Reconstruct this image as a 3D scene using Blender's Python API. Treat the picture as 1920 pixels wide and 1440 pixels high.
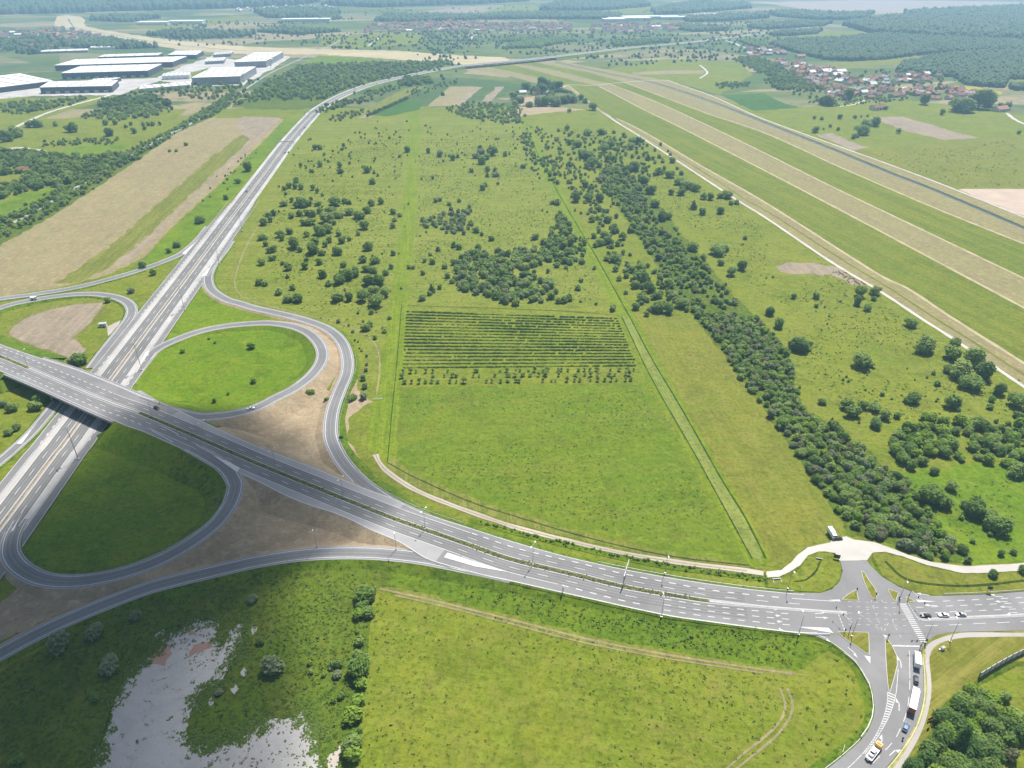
import bpy, bmesh, math, random
import numpy as np
from mathutils import Vector
from mathutils.geometry import tessellate_polygon
random.seed(7); RNG = np.random.default_rng(7)
S = bpy.context.scene
for o in list(bpy.data.objects): bpy.data.objects.remove(o)
COL = S.collection
# ------------------------------------------------------------------ camera, sky, sun, exposure
F, YH, H = 1350.0, -85.0, 245.0          # focal length and horizon in photo pixels, flying height in metres
PITCH = math.atan((720 - YH) / F); CP, SP = math.cos(PITCH), math.sin(PITCH)
cam = bpy.data.objects.new('camera', bpy.data.cameras.new('camera')); COL.objects.link(cam)
cam.location = (0, 0, H); cam.rotation_euler = (math.pi / 2 - PITCH, 0, 0)
cam.data.sensor_width = 36; cam.data.lens = F / 1920 * 36; cam.data.clip_start = 1; cam.data.clip_end = 60000
S.camera = cam
SUN_EL, SUN_AZ = math.radians(62), math.radians(26)
sdir = Vector((math.cos(SUN_EL) * math.sin(SUN_AZ), math.cos(SUN_EL) * math.cos(SUN_AZ), math.sin(SUN_EL)))
w = bpy.data.worlds.new('World'); S.world = w; w.use_nodes = True
nt = w.node_tree; sky = nt.nodes.new('ShaderNodeTexSky'); sky.sky_type = 'NISHITA'; sky.sun_disc = False
sky.sun_elevation = SUN_EL; sky.sun_rotation = SUN_AZ; sky.altitude = 100; sky.dust_density = 1.2
nt.links.new(sky.outputs[0], nt.nodes['Background'].inputs[0]); nt.nodes['Background'].inputs[1].default_value = 0.06
HAZE = 1.5e-4
sl = bpy.data.lights.new('sun', 'SUN'); sl.energy = 4.6; sl.angle = math.radians(0.55); sl.color = (1, 0.955, 0.88)
so = bpy.data.objects.new('sun', sl); COL.objects.link(so); so.rotation_euler = (-sdir).to_track_quat('-Z', 'Y').to_euler(); so.location = (0, 0, 900)
S.view_settings.view_transform = 'Standard'; S.view_settings.look = 'None'; S.view_settings.exposure = 0.74; S.view_settings.gamma = 1
S.view_settings.use_curve_mapping = False
S.render.engine = 'CYCLES'; S.cycles.use_denoising = True; S.cycles.max_bounces = 5; S.cycles.diffuse_bounces = 3
S.cycles.volume_bounces = 1; S.cycles.transparent_max_bounces = 12; S.cycles.use_adaptive_sampling = True; S.cycles.adaptive_threshold = 0.02
S.cycles.pixel_filter_type = 'BLACKMAN_HARRIS'

# ------------------------------------------------------------------ helpers
def P(x, y, z=0.0):                       # point of the level z seen at photo pixel (x, y)
    u, v = (x - 960) / F, (720 - y) / F
    dy, dz = CP + v * SP, -SP + v * CP
    t = (z - H) / dz
    return (u * t, dy * t, z)
def ppm(x, y):                            # photo pixels per metre at the ground there
    X, Y, _ = P(x, y); return F / (Y * CP + H * SP)
def vn(x, y, s=0):                        # cheap smooth noise -1..1
    return math.sin(x * 1.3 + 2.1 * math.sin(y * .7 + s)) * .5 + math.sin(y * 1.7 + 1.3 * math.sin(x * 1.1 + s * 2)) * .5
def mesh(name, V, Fc, mat=None, smooth=False, tint=None):
    me = bpy.data.meshes.new(name)
    if isinstance(Fc, np.ndarray):
        V = np.asarray(V, np.float32); n, k = Fc.shape
        me.vertices.add(len(V)); me.vertices.foreach_set('co', V.ravel())
        me.loops.add(n * k); me.loops.foreach_set('vertex_index', Fc.astype(np.int32).ravel())
        me.polygons.add(n); me.polygons.foreach_set('loop_start', np.arange(0, n * k, k, dtype=np.int32))
        me.update(calc_edges=True)
    else:
        me.from_pydata([tuple(v) for v in V], [], Fc); me.update()
    if smooth: me.polygons.foreach_set('use_smooth', np.ones(len(me.polygons), bool))
    if tint is not None:
        a = me.attributes.new('tint', 'FLOAT', 'POINT'); a.data.foreach_set('value', np.asarray(tint, np.float32))
    if mat: me.materials.append(mat)
    return me
def link(name, me, parent=None, loc=None):
    o = bpy.data.objects.new(name, me); COL.objects.link(o)
    if parent: o.parent = parent
    if loc is not None: o.location = loc
    return o
def tag(o, label=None, cat=None, group=None, kind=None):
    if label: o['label'] = label
    if cat: o['category'] = cat
    if group: o['group'] = group
    if kind: o['kind'] = kind
    return o
def thing(name, label, cat, loc=(0, 0, 0), rz=0, group=None):
    o = link(name, None); o.location = loc; o.rotation_euler = (0, 0, rz); o.empty_display_size = .5
    return tag(o, label, cat, group)
def copy_tree(o, parent=None):
    c = o.copy(); COL.objects.link(c); c.parent = parent
    for ch in list(o.children): copy_tree(ch, c)
    return c
class MB:                                  # collects simple solids into one mesh
    def __init__(s): s.v, s.f = [], []
    def add(s, v, f): n = len(s.v); s.v += [tuple(q) for q in v]; s.f += [tuple(i + n for i in q) for q in f]; return s
    def box(s, c, d, rz=0, top=1.0, topx=None):
        hx, hy, hz = d[0] / 2, d[1] / 2, d[2] / 2; tx = top if topx is None else topx
        q = [(-hx, -hy, -hz), (hx, -hy, -hz), (hx, hy, -hz), (-hx, hy, -hz), (-hx * tx, -hy * top, hz), (hx * tx, -hy * top, hz), (hx * tx, hy * top, hz), (-hx * tx, hy * top, hz)]
        C, Sn = math.cos(rz), math.sin(rz)
        return s.add([(c[0] + x * C - y * Sn, c[1] + x * Sn + y * C, c[2] + z) for x, y, z in q],
                     [(0, 3, 2, 1), (4, 5, 6, 7), (0, 1, 5, 4), (1, 2, 6, 5), (2, 3, 7, 6), (3, 0, 4, 7)])
    def tube(s, p, q, r0, r1=None, n=8):
        r1 = r0 if r1 is None else r1; p, q = Vector(p), Vector(q); d = (q - p).normalized()
        a = d.orthogonal().normalized(); b = d.cross(a)
        v = [p + (a * math.cos(t) + b * math.sin(t)) * r0 for t in [2 * math.pi * i / n for i in range(n)]]
        v += [q + (a * math.cos(t) + b * math.sin(t)) * r1 for t in [2 * math.pi * i / n for i in range(n)]]
        return s.add(v, [(i, (i + 1) % n, n + (i + 1) % n, n + i) for i in range(n)] + [tuple(range(n - 1, -1, -1)), tuple(range(n, 2 * n))])
    def prism(s, prof, y0, y1, inset=None):       # profile in x,z extruded along y
        n = len(prof); i0 = inset or 0
        v = [(x, y0, z) for x, z in prof] + [(x, y1, z) for x, z in prof]
        return s.add(v, [(i, (i + 1) % n, n + (i + 1) % n, n + i) for i in range(n)] + [tuple(range(n - 1, -1, -1)), tuple(range(n, 2 * n))])
    def mesh(s, name, mat): return mesh(name, s.v, s.f, mat)
    def build(s, name, mat, parent=None, loc=None): return link(name, s.mesh(name, mat), parent, loc)

# ------------------------------------------------------------------ materials
MATS = {}
class N:
    def __init__(s, name):
        s.m = bpy.data.materials.new(name); s.m.use_nodes = True; s.t = s.m.node_tree; s.b = s.t.nodes['Principled BSDF']
        s.pos = s.t.nodes.new('ShaderNodeNewGeometry').outputs['Position']
    def L(s, a, b): s.t.links.new(a, b)
    def mapping(s, rot=0, scale=(1, 1, 1)):
        m = s.t.nodes.new('ShaderNodeMapping'); m.vector_type = 'TEXTURE'; m.inputs['Rotation'].default_value = (0, 0, rot)
        m.inputs['Scale'].default_value = scale; s.L(s.pos, m.inputs[0]); return m.outputs[0]
    def noise(s, scale, detail=4, vec=None, rough=.6, dist=0):
        n = s.t.nodes.new('ShaderNodeTexNoise'); n.inputs['Scale'].default_value = scale; n.inputs['Detail'].default_value = detail
        n.inputs['Roughness'].default_value = rough; n.inputs['Distortion'].default_value = dist
        s.L(vec if vec is not None else s.pos, n.inputs['Vector']); return n.outputs[0]
    def ramp(s, f, a, b):                   # float remap clamp a..b -> 0..1
        n = s.t.nodes.new('ShaderNodeMapRange'); n.inputs[1].default_value = a; n.inputs[2].default_value = b; s.L(f, n.inputs[0]); return n.outputs[0]
    def mix(s, f, a, b, mode='MIX'):
        n = s.t.nodes.new('ShaderNodeMix'); n.data_type = 'RGBA'; n.blend_type = mode
        for i, q in ((0, f), (6, a), (7, b)):
            if isinstance(q, (int, float)): n.inputs[i].default_value = q
            elif isinstance(q, tuple): n.inputs[i].default_value = (*q, 1)
            else: s.L(q, n.inputs[i])
        return n.outputs[2]
    def math(s, op, a, b):
        n = s.t.nodes.new('ShaderNodeMath'); n.operation = op
        for i, q in ((0, a), (1, b)):
            if isinstance(q, (int, float)): n.inputs[i].default_value = q
            else: s.L(q, n.inputs[i])
        return n.outputs[0]
    def bump(s, f, strength=.4, dist=.3):
        n = s.t.nodes.new('ShaderNodeBump'); n.inputs['Strength'].default_value = strength; n.inputs['Distance'].default_value = dist
        s.L(f, n.inputs['Height']); s.L(n.outputs[0], s.b.inputs['Normal'])
    def done(s, col, rough=.9, spec=.2):
        if isinstance(col, tuple): s.b.inputs['Base Color'].default_value = (*col, 1)
        else: s.L(col, s.b.inputs['Base Color'])
        s.b.inputs['Roughness'].default_value = rough; s.b.inputs['Specular IOR Level'].default_value = spec
        MATS[s.m.name] = s.m; return s.m
MW = math.radians(95.75)                    # heading of the motorway and the long field strips
def grass(name, a, b, dry, big=.012, mid=.09, streak=None, sfac=.35, dryf=(.48, .66), speck=.35, sw=2.0):
    if a[1] > a[0]: a, b, dry = (tuple(q * k for q, k in zip(c_, (.86, .91, .5))) for c_ in (a, b, dry))
    n = N(name); dk = tuple(q * .5 for q in a); lt = tuple(min(1, q * 1.3 + .008) for q in b)
    c = n.mix(n.ramp(n.noise(big, 5, dist=.6), .4, .6), a, b)
    c = n.mix(n.math('MULTIPLY', n.ramp(n.noise(mid, 7, rough=.7, dist=.4), *dryf), .75), c, dry)
    c = n.mix(n.math('MULTIPLY', n.ramp(n.noise(.05, 6, rough=.72, dist=.8), .5, .62), .6), c, tuple(q * .6 for q in a))
    c = n.mix(n.math('MULTIPLY', n.ramp(n.noise(.026, 6, rough=.68, dist=1.4), .52, .62), .7), c, (min(1, b[0] * 1.2), b[1] * 1.06, b[2]))
    c = n.mix(n.math('MULTIPLY', n.ramp(n.noise(.034, 7, rough=.7, dist=1.0), .54, .66), .55), c, tuple(q * .8 for q in dry))
    if streak is not None:
        st = n.noise(1.0, 4, n.mapping(streak, (sw * 22, sw, 1)), rough=.65)
        c = n.mix(n.math('MULTIPLY', n.ramp(st, .44, .6), sfac), c, dry)
        s2 = n.noise(1.0, 3, n.mapping(streak, (sw * 90, sw * 4.5, 1)), rough=.6)
        c = n.mix(n.math('MULTIPLY', n.ramp(s2, .47, .6), sfac * 1.2), c, tuple(q * .72 for q in b)); c = n.mix(n.math('MULTIPLY', n.ramp(s2, .5, .38), sfac), c, tuple(q * 1.12 for q in dry))
        c = n.mix(n.math('MULTIPLY', n.ramp(st, .5, .36), sfac * .9), c, tuple(q * .62 for q in a))
    c = n.mix(n.math('MULTIPLY', n.ramp(n.noise(.2, 5, rough=.7), .5, .66), .5), c, lt)
    fine = n.noise(.42, 6, rough=.7)
    c = n.mix(n.math('MULTIPLY', n.ramp(fine, .5, .62), min(1, speck * 1.7)), c, dk)
    c = n.mix(n.math('MULTIPLY', n.ramp(n.noise(.7, 5, rough=.8), .52, .66), speck), c, lt)
    n.bump(fine, .8, .8)
    return n.done(c, .95, .1)
def plain(name, col, rough=.6, spec=.3, metal=0, var=.12, vs=.6):
    n = N(name); c = n.mix(n.ramp(n.noise(vs, 4), .3, .7), tuple(q * (1 - var) for q in col), tuple(min(1, q * (1 + var)) for q in col))
    m = n.done(c, rough, spec); n.b.inputs['Metallic'].default_value = metal; return m
def asphalt(name, col, var=.14, crack=True):
    n = N(name)
    c = n.mix(n.ramp(n.noise(.03, 5, dist=.5), .35, .65), tuple(q * (1 - var) for q in col), tuple(q * (1 + var) for q in col))
    c = n.mix(n.math('MULTIPLY', n.ramp(n.noise(.35, 7, rough=.75), .5, .75), .35), c, tuple(q * .7 for q in col))
    c = n.mix(n.math('MULTIPLY', n.ramp(n.noise(2.5, 4, rough=.8), .5, .8), .3), c, tuple(min(1, q * 1.25) for q in col))
    return n.done(c, .85, .25)
def leaf(name, a, b, c3, tr=.46):
    n = N(name); oi = n.t.nodes.new('ShaderNodeObjectInfo'); at = n.t.nodes.new('ShaderNodeAttribute'); at.attribute_name = 'tint'
    r = n.math('FRACT', n.math('ADD', oi.outputs['Random'], at.outputs['Fac']), 0)
    c = n.mix(r, a, b); c = n.mix(n.math('MULTIPLY', n.ramp(n.noise(.9, 3), .45, .7), .6), c, c3)
    t = n.t.nodes.new('ShaderNodeBsdfTranslucent'); n.L(n.mix(.35, c, (.25, .32, .03)), t.inputs[0])
    m = n.done(c, .7, .2); mx = n.t.nodes.new('ShaderNodeMixShader'); mx.inputs[0].default_value = tr
    n.L(n.b.outputs[0], mx.inputs[1]); n.L(t.outputs[0], mx.inputs[2]); n.L(mx.outputs[0], n.t.nodes['Material Output'].inputs[0]); return m
G1, G2, GD = (.135, .18, .02), (.18, .21, .032), (.235, .21, .08)
M_mead = grass('meadow_grass', G1, G2, GD, streak=-.25, sfac=.2, sw=1.4)
M_lush = grass('lush_grass', (.1, .175, .014), (.145, .215, .018), (.19, .21, .04), speck=.3)
M_field = grass('field_grass', (.115, .185, .016), (.15, .2, .022), (.17, .155, .055), big=.02, dryf=(.6, .8), streak=MW + math.pi / 2, sfac=.25, sw=3)
M_olive = grass('olive_meadow', (.15, .18, .03), (.19, .2, .042), (.225, .19, .08), streak=MW, sfac=.2)
M_mown = grass('mown_strip_grass', (.13, .2, .014), (.165, .225, .018), (.21, .225, .04), streak=MW, sfac=.4, sw=.8)
M_mownpale = grass('pale_mown_grass', (.14, .175, .045), (.18, .195, .06), (.24, .21, .1), streak=MW, sfac=.5, sw=.9)
M_flood = grass('floodway_grass', (.12, .168, .024), (.158, .188, .03), (.21, .19, .04), streak=MW + .17, sfac=.35, sw=3, big=.006)
M_hay = grass('dry_mown_hay', (.27, .22, .12), (.305, .25, .14), (.2, .19, .08), streak=MW, sfac=.5, sw=1.8, big=.01, speck=.18)
M_hay2 = grass('cut_hay_slope', (.32, .255, .16), (.36, .285, .185), (.27, .2, .13), streak=.5, sfac=.3, sw=1.2, big=.02, speck=.2)
M_bare = grass('bare_brown_earth', (.235, .19, .135), (.27, .22, .16), (.3, .25, .18), streak=MW, sfac=.3, sw=1, speck=.12)
M_dike = grass('dry_dike_grass', (.26, .215, .11), (.295, .245, .13), (.19, .19, .06), streak=MW + .17, sfac=.8, sw=1.6, big=.01, speck=.15)
M_crop = grass('dark_green_crop', (.045, .11, .028), (.055, .13, .03), (.08, .14, .03), speck=.15)
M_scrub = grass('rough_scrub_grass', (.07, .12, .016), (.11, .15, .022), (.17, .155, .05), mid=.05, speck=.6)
M_slope = grass('weedy_bank_grass', (.085, .145, .016), (.125, .178, .02), (.17, .15, .05), mid=.14, speck=.6, dryf=(.58, .8))
M_lawn = grass('striped_dry_lawn', (.17, .185, .035), (.205, .2, .05), (.26, .215, .1), streak=.55, sfac=.55, sw=1.0, speck=.15)
M_yel = grass('yellow_flowering_field', (.3, .27, .02), (.36, .3, .02), (.2, .22, .03), speck=.1)
M_asph = asphalt('asphalt_avenue', (.2, .196, .198))
M_asphM = asphalt('asphalt_motorway', (.182, .179, .175))
M_asphR = asphalt('asphalt_ramp', (.187, .187, .191))
M_shldP = asphalt('pale_concrete_shoulder', (.4, .385, .37), .14)
M_shldA = asphalt('grey_shoulder_asphalt', (.3, .295, .295), .08)
_n = N('white_road_paint'); M_white = _n.done(_n.mix(_n.math('MULTIPLY', _n.ramp(_n.noise(.5, 6, rough=.8), .5, .7), .75), (.54, .54, .53), (.27, .27, .27)), .7, .3)
M_wear = asphalt('tyre_worn_asphalt', (.158, .155, .153), .12); M_wear2 = asphalt('tyre_darkened_asphalt', (.142, .14, .138), .12)
M_signw = plain('white_metal', (.75, .75, .74), .5)
M_grav = asphalt('pale_gravel', (.44, .415, .38), .12)
M_dirt = asphalt('pinkish_dirt_track', (.38, .34, .295), .15)
M_conc = plain('grey_concrete', (.38, .37, .37), .85)
M_fascia = plain('pale_lilac_concrete', (.42, .395, .41), .8)
M_steel = plain('galvanised_steel', (.42, .43, .44), .45, .5, .6)
M_dsteel = plain('dark_grey_steel', (.09, .095, .1), .5, .4, .3)
M_rail = plain('zinc_guardrail', (.5, .5, .5), .45, .5, .5)
M_median = grass('dry_median_strip', (.25, .215, .16), (.3, .25, .18), (.27, .2, .13), speck=.2)
M_medg = grass('planted_median_grass', (.1, .13, .04), (.17, .175, .08), (.24, .22, .14), mid=.4, speck=.6)
M_water = plain('dark_canal_water', (.05, .06, .085), .12, .5)
M_ditch = grass('dark_ditch_growth', (.03, .055, .012), (.045, .075, .016), (.06, .08, .02), speck=.5)
M_bark = plain('brown_bark', (.09, .07, .05), .9)
M_leaf = leaf('green_foliage', (0.150, 0.260, 0.050), (0.330, 0.430, 0.120), (0.220, 0.320, 0.080))
M_leafd = leaf('dark_green_foliage', (0.090, 0.180, 0.045), (0.210, 0.310, 0.080), (0.130, 0.210, 0.060))
M_leafg = leaf('grey_green_foliage', (0.240, 0.300, 0.160), (0.310, 0.360, 0.200), (0.180, 0.230, 0.110))
M_leafy = leaf('bright_green_foliage', (0.220, 0.360, 0.040), (0.310, 0.430, 0.060), (0.170, 0.290, 0.035))
M_leafb = leaf('brownish_foliage', (0.210, 0.230, 0.110), (0.260, 0.250, 0.140), (0.150, 0.180, 0.080))
M_far = leaf('distant_forest_foliage', (.036, .078, .022), (.062, .112, .03), (.038, .07, .022), 0.05)
M_weed = leaf('weed_foliage', (.085, .155, .02), (.15, .22, .03), (.12, .16, .035), .3)
# ------------------------------------------------------------------ ground sheet, haze, clouds
def dens(pts, step=7.0, closed=True):
    out = []; n = len(pts)
    for i in range(n if closed else n - 1):
        a, b = np.array(pts[i], float), np.array(pts[(i + 1) % n], float); k = max(1, int(np.hypot(*(b - a)[:2]) / step))
        out += [tuple(a + (b - a) * j / k) for j in range(k)]
    if not closed: out.append(tuple(map(float, pts[-1])))
    return out
PIDX = [0]
def poly(name, label, pts, mat, layer=1, jit=.5, z=0.0, cat='field', bank=0.0, step=7.0, parent=None, kind='structure', bankmat=None):
    PIDX[0] += 1; z0 = z + layer * .035 + (PIDX[0] % 16) * .0016; W3 = []
    for x, y in dens(pts, step):
        X, Y, _ = P(x, y, z0); k = jit * (1 + Y / 900)
        W3.append((X + k * vn(X * .21, Y * .19, 1) + k * .6 * vn(X * .9, Y * .8, 2), Y + k * vn(X * .2, Y * .23, 5) + k * .6 * vn(X * .85, Y * .95, 7), z0))
    tr = tessellate_polygon([[Vector(v) for v in W3]])
    V = list(W3); Fc = [tuple(t) for t in tr]
    a2 = sum(W3[i][0] * W3[(i + 1) % len(W3)][1] - W3[(i + 1) % len(W3)][0] * W3[i][1] for i in range(len(W3)))
    def area(t): p, q, r = (W3[i] for i in t); return (q[0] - p[0]) * (r[1] - p[1]) - (r[0] - p[0]) * (q[1] - p[1])
    Fc = [t if area(t) > 0 else (t[0], t[2], t[1]) for t in Fc]
    o = link(name, mesh(name, V, Fc, mat), parent)
    if not parent: tag(o, label, cat, None, kind)
    if bank > 0:
        n = len(W3); sg = 1 if a2 > 0 else -1; B = []
        for i in range(n):
            p, q = W3[i - 1], W3[(i + 1) % n]; tx, ty = q[0] - p[0], q[1] - p[1]; l = math.hypot(tx, ty) or 1
            B.append((W3[i][0] + ty / l * sg * bank, W3[i][1] - tx / l * sg * bank, -.06))
        f = [((i + 1) % n, i, n + i, n + (i + 1) % n) if sg < 0 else (i, (i + 1) % n, n + (i + 1) % n, n + i)[::-1] for i in range(n)]
        link('bank', mesh('bank', W3 + B, f, bankmat or M_slope), o)
    return o
gm = N('ground_patchwork')
G1, G2, GD = (tuple(q * k for q, k in zip(c_, (.86, .91, .5))) for c_ in (G1, G2, GD))
near = gm.mix(gm.ramp(gm.noise(.012, 5, dist=.6), .36, .64), G1, G2)
near = gm.mix(gm.math('MULTIPLY', gm.ramp(gm.noise(.09, 7, rough=.7), .54, .75), .8), near, GD)
near = gm.mix(gm.math('MULTIPLY', gm.ramp(gm.noise(.5, 8, rough=.75), .52, .72), .4), near, (.04, .065, .008))
def cells(rot, sc):
    v = gm.t.nodes.new('ShaderNodeTexVoronoi'); v.inputs['Scale'].default_value = 1; gm.L(gm.mapping(rot, sc), v.inputs['Vector'])
    s3 = gm.t.nodes.new('ShaderNodeSeparateColor'); gm.L(v.outputs['Color'], s3.inputs[0]); return s3.outputs
c1 = cells(.25, (330, 80, 1)); c2 = cells(-.5, (420, 150, 1))
far = gm.mix(c1[0], (.07, .115, .025), (.13, .15, .045))
far = gm.mix(gm.ramp(c1[1], .72, .76), far, (.27, .22, .13))
far = gm.mix(gm.math('MULTIPLY', gm.ramp(c2[0], .7, .74), .7), far, (.05, .095, .03))
far = gm.mix(gm.math('MULTIPLY', gm.ramp(c2[1], .8, .82), .6), far, (.22, .19, .1))
far = gm.mix(gm.math('MULTIPLY', gm.ramp(gm.noise(.03, 6, rough=.75), .5, .68), .7), far, (.035, .07, .02))
sx = gm.t.nodes.new('ShaderNodeSeparateXYZ'); gm.L(gm.pos, sx.inputs[0])
wob = gm.math('ADD', sx.outputs[1], gm.math('MULTIPLY', gm.noise(.004, 3), 300))
M_ground = gm.done(gm.mix(gm.ramp(wob, 1450, 1560), near, far), .95, .1)
V = []; Fc = []
xs = np.linspace(-9000, 9000, 25); ys = np.concatenate([[-700, -200, 200, 600, 1000], np.linspace(1500, 9500, 12)])
for y in ys:
    for x in xs: V.append((x, y, 0))
for j in range(len(ys) - 1):
    for i in range(len(xs) - 1): a = j * len(xs) + i; Fc.append((a, a + 1, a + len(xs) + 1, a + len(xs)))
tag(link('ground', mesh('ground', V, Fc, M_ground)), 'green plain of meadows and small fields reaching the horizon', 'ground', None, 'structure')
hz = N('pale_blue_air'); hz.t.nodes.remove(hz.b); pv = hz.t.nodes.new('ShaderNodeVolumePrincipled')
pv.inputs['Color'].default_value = (.43, .69, 1, 1); pv.inputs['Density'].default_value = HAZE; pv.inputs['Anisotropy'].default_value = .25
hz.L(pv.outputs[0], hz.t.nodes['Material Output'].inputs['Volume'])
tag(MB().box((0, 4400, 124), (18400, 10400, 252)).build('haze', hz.m), 'thin pale blue haze hanging over the whole plain', 'haze', None, 'stuff')
# cumulus whose shade lies over the near interchange: a soft-edged body of white vapour, high above the haze
cv = N('white_vapour'); cv.t.nodes.remove(cv.b); cp = cv.t.nodes.new('ShaderNodeVolumePrincipled')
cp.inputs['Color'].default_value = (1, 1, 1, 1); cp.inputs['Density'].default_value = .016; cp.inputs['Anisotropy'].default_value = .6
cv.L(cp.outputs[0], cv.t.nodes['Material Output'].inputs['Volume'])
def cloud(label, shade_px, alt, thick, soft, zs=0):
    sp = [P(x, y) for x, y in shade_px]; k = alt / sdir.z
    pg = np.array([(p[0] + sdir.x * k, p[1] + sdir.y * k) for p in sp]); c = pg.mean(0)
    n = 72; V = []; Fc = []
    rad = []
    for i in range(n):                        # outline radius by ray casting from the centre
        a = 2 * math.pi * i / n; d = np.array([math.cos(a), math.sin(a)]); best = 30
        for j in range(len(pg)):
            p, q = pg[j] - c, pg[(j + 1) % len(pg)] - c; e = q - p; den = d[0] * e[1] - d[1] * e[0]
            if abs(den) < 1e-9: continue
            t = (p[0] * e[1] - p[1] * e[0]) / den; s_ = (p[0] * d[1] - p[1] * d[0]) / den
            if t > 0 and 0 <= s_ <= 1: best = max(best, t)
        rad.append(best * (1 + .05 * vn(i * .9, 3.1)))
    rings = [0, .25, .45, .62, .75, .85, .93, 1]
    for sgn in (1, -1):
        for r in rings:
            for i in range(n):
                a = 2 * math.pi * i / n; R = rad[i] * r; edge = min(1, rad[i] * (1 - r) / soft)
                x, y = c[0] + math.cos(a) * R, c[1] + math.sin(a) * R
                h = thick * edge * (1 + .3 * vn(x * .02, y * .02, 4)) * (.75 if sgn > 0 else .25)
                V.append((x, y, alt + sgn * h + (0 if r < 1 else 0)))
    m = len(rings) * n
    for s_ in range(2):
        for k_ in range(len(rings) - 1):
            for i in range(n):
                a, b = s_ * m + k_ * n + i, s_ * m + k_ * n + (i + 1) % n
                Fc.append((a, b, b + n, a + n) if s_ == 1 else (a, a + n, b + n, b))
    bm = bmesh.new(); me = mesh('cloud', V, Fc, cv.m); bm.from_mesh(me); bmesh.ops.remove_doubles(bm, verts=bm.verts, dist=.05); bmesh.ops.recalc_face_normals(bm, faces=bm.faces); bm.to_mesh(me); bm.free()
    tag(link('cloud', me), label, 'cloud', 'fair weather clouds over the interchange', 'structure')
cloud('white cumulus cloud high above the motorway interchange', [(195, 795), (290, 752), (430, 758), (580, 800), (740, 870), (800, 950), (690, 1015), (560, 1085), (490, 1170), (470, 1260), (520, 1340), (610, 1440), (520, 1620), (0, 1700), (-420, 1500), (-260, 1130), (-40, 1010), (60, 930), (140, 860)], 1250, 300, 75)

# ------------------------------------------------------------------ roads: curves given at their photo pixels and real heights
def cr(pts, step=3.0):                      # catmull-rom in (pixel x, pixel y, height)
    p = np.array(pts, float); p = np.vstack([2 * p[0] - p[1], p, 2 * p[-1] - p[-2]]); out = []
    for i in range(1, len(p) - 2):
        k = max(2, int(np.hypot(*(p[i + 1] - p[i])[:2]) / step)); t = np.linspace(0, 1, k, endpoint=False)[:, None]
        a, b, c, d = p[i - 1], p[i], p[i + 1], p[i + 2]
        out.append(.5 * (2 * b + (c - a) * t + (2 * a - 5 * b + 4 * c - d) * t ** 2 + (3 * b - a - 3 * c + d) * t ** 3))
    return np.vstack(out + [p[-2:-1]])
def world(q): return np.array([P(*r) for r in q])
AX = [-200, 0, 262, 375, 480, 605, 730, 797, 955, 1170, 1300, 1480, 3000]; AZ = [8, 8, 8, 7.2, 6, 4.5, 3.3, 2.8, 2.1, 1.6, 1.3, 1.0, 1.0]
def zA(x): return float(np.interp(x, AX, AZ))
def apath(pts, step=3.0, dz=0.0):
    q = cr([(x, y, 0) for x, y in pts], step); return q, np.array([P(x, y, zA(x) + dz) for x, y, _ in q])
def rpath(pts, step=3.0): q = cr(pts, step); return q, world(q)
def normals(W):
    t = np.gradient(W[:, :2], axis=0); t /= np.linalg.norm(t, axis=1)[:, None] + 1e-9
    return np.stack([-t[:, 1], t[:, 0]], 1)
def off(W, a, dz=0.0):
    a = np.broadcast_to(np.asarray(a, float), (len(W),)); n = normals(W); R = W.copy(); R[:, :2] += n * a[:, None]; R[:, 2] += dz; return R
def strip(A, B):                            # quads between two polylines of equal length (A on the right hand, B on the left)
    n = len(A); V = np.vstack([A, B]); i = np.arange(n - 1); return V, np.stack([i, i + 1, n + i + 1, n + i], 1)
def resamp(W, n):
    s = np.concatenate([[0], np.cumsum(np.linalg.norm(np.diff(W, axis=0), axis=1))]); t = np.linspace(0, s[-1], n)
    return np.stack([np.interp(t, s, W[:, k]) for k in range(W.shape[1])], 1)
def arc(W): return np.concatenate([[0], np.cumsum(np.linalg.norm(np.diff(W[:, :2], axis=0), axis=1))])
def cut(W, s0, s1, step=2.0):
    s = arc(W); t = np.linspace(s0, s1, max(2, int((s1 - s0) / step) + 1)); return np.stack([np.interp(t, s, W[:, k]) for k in range(3)], 1)
class Marks:
    def __init__(s): s.V, s.F, s.n = [], [], 0
    def quads(s, A, B): V, f = strip(A, B); s.V.append(V); s.F.append(f + s.n); s.n += len(V)
    def line(s, W, a, w=.28, dz=.03): s.quads(off(W, a - w / 2, dz), off(W, a + w / 2, dz))
    def dash(s, W, a, on, gap, w=.28, dz=.03, start=0, end=None):
        C = off(W, a); L = arc(C)[-1] if end is None else end; t = start
        while t + on < L: s.line(cut(C, t, t + on), 0, w, dz); t += on + gap
    def poly(s, pts, z):
        W3 = [P(x, y, z(x) if callable(z) else z) for x, y in pts]
        for t in tessellate_polygon([[Vector(v) for v in W3]]):
            p, q, r = (np.array(W3[i]) for i in t)
            if (q[0] - p[0]) * (r[1] - p[1]) - (r[0] - p[0]) * (q[1] - p[1]) < 0: q, r = r, q
            s.V.append(np.array([p, q, r, (p + r) / 2])); s.F.append(np.array([[0, 1, 2, 3]]) + s.n); s.n += 4
    def build(s, name, mat, parent): return link(name, mesh(name, np.vstack(s.V), np.vstack(s.F), mat), parent)
def ribbon(name, W, a, b, mat, parent=None, dz=0.0, label=None, cat='road'):
    V, f = strip(off(W, a, dz), off(W, b, dz)); o = link(name, mesh(name, V, f, mat), parent)
    if not parent: tag(o, label, cat, None, 'structure')
    return o
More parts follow.
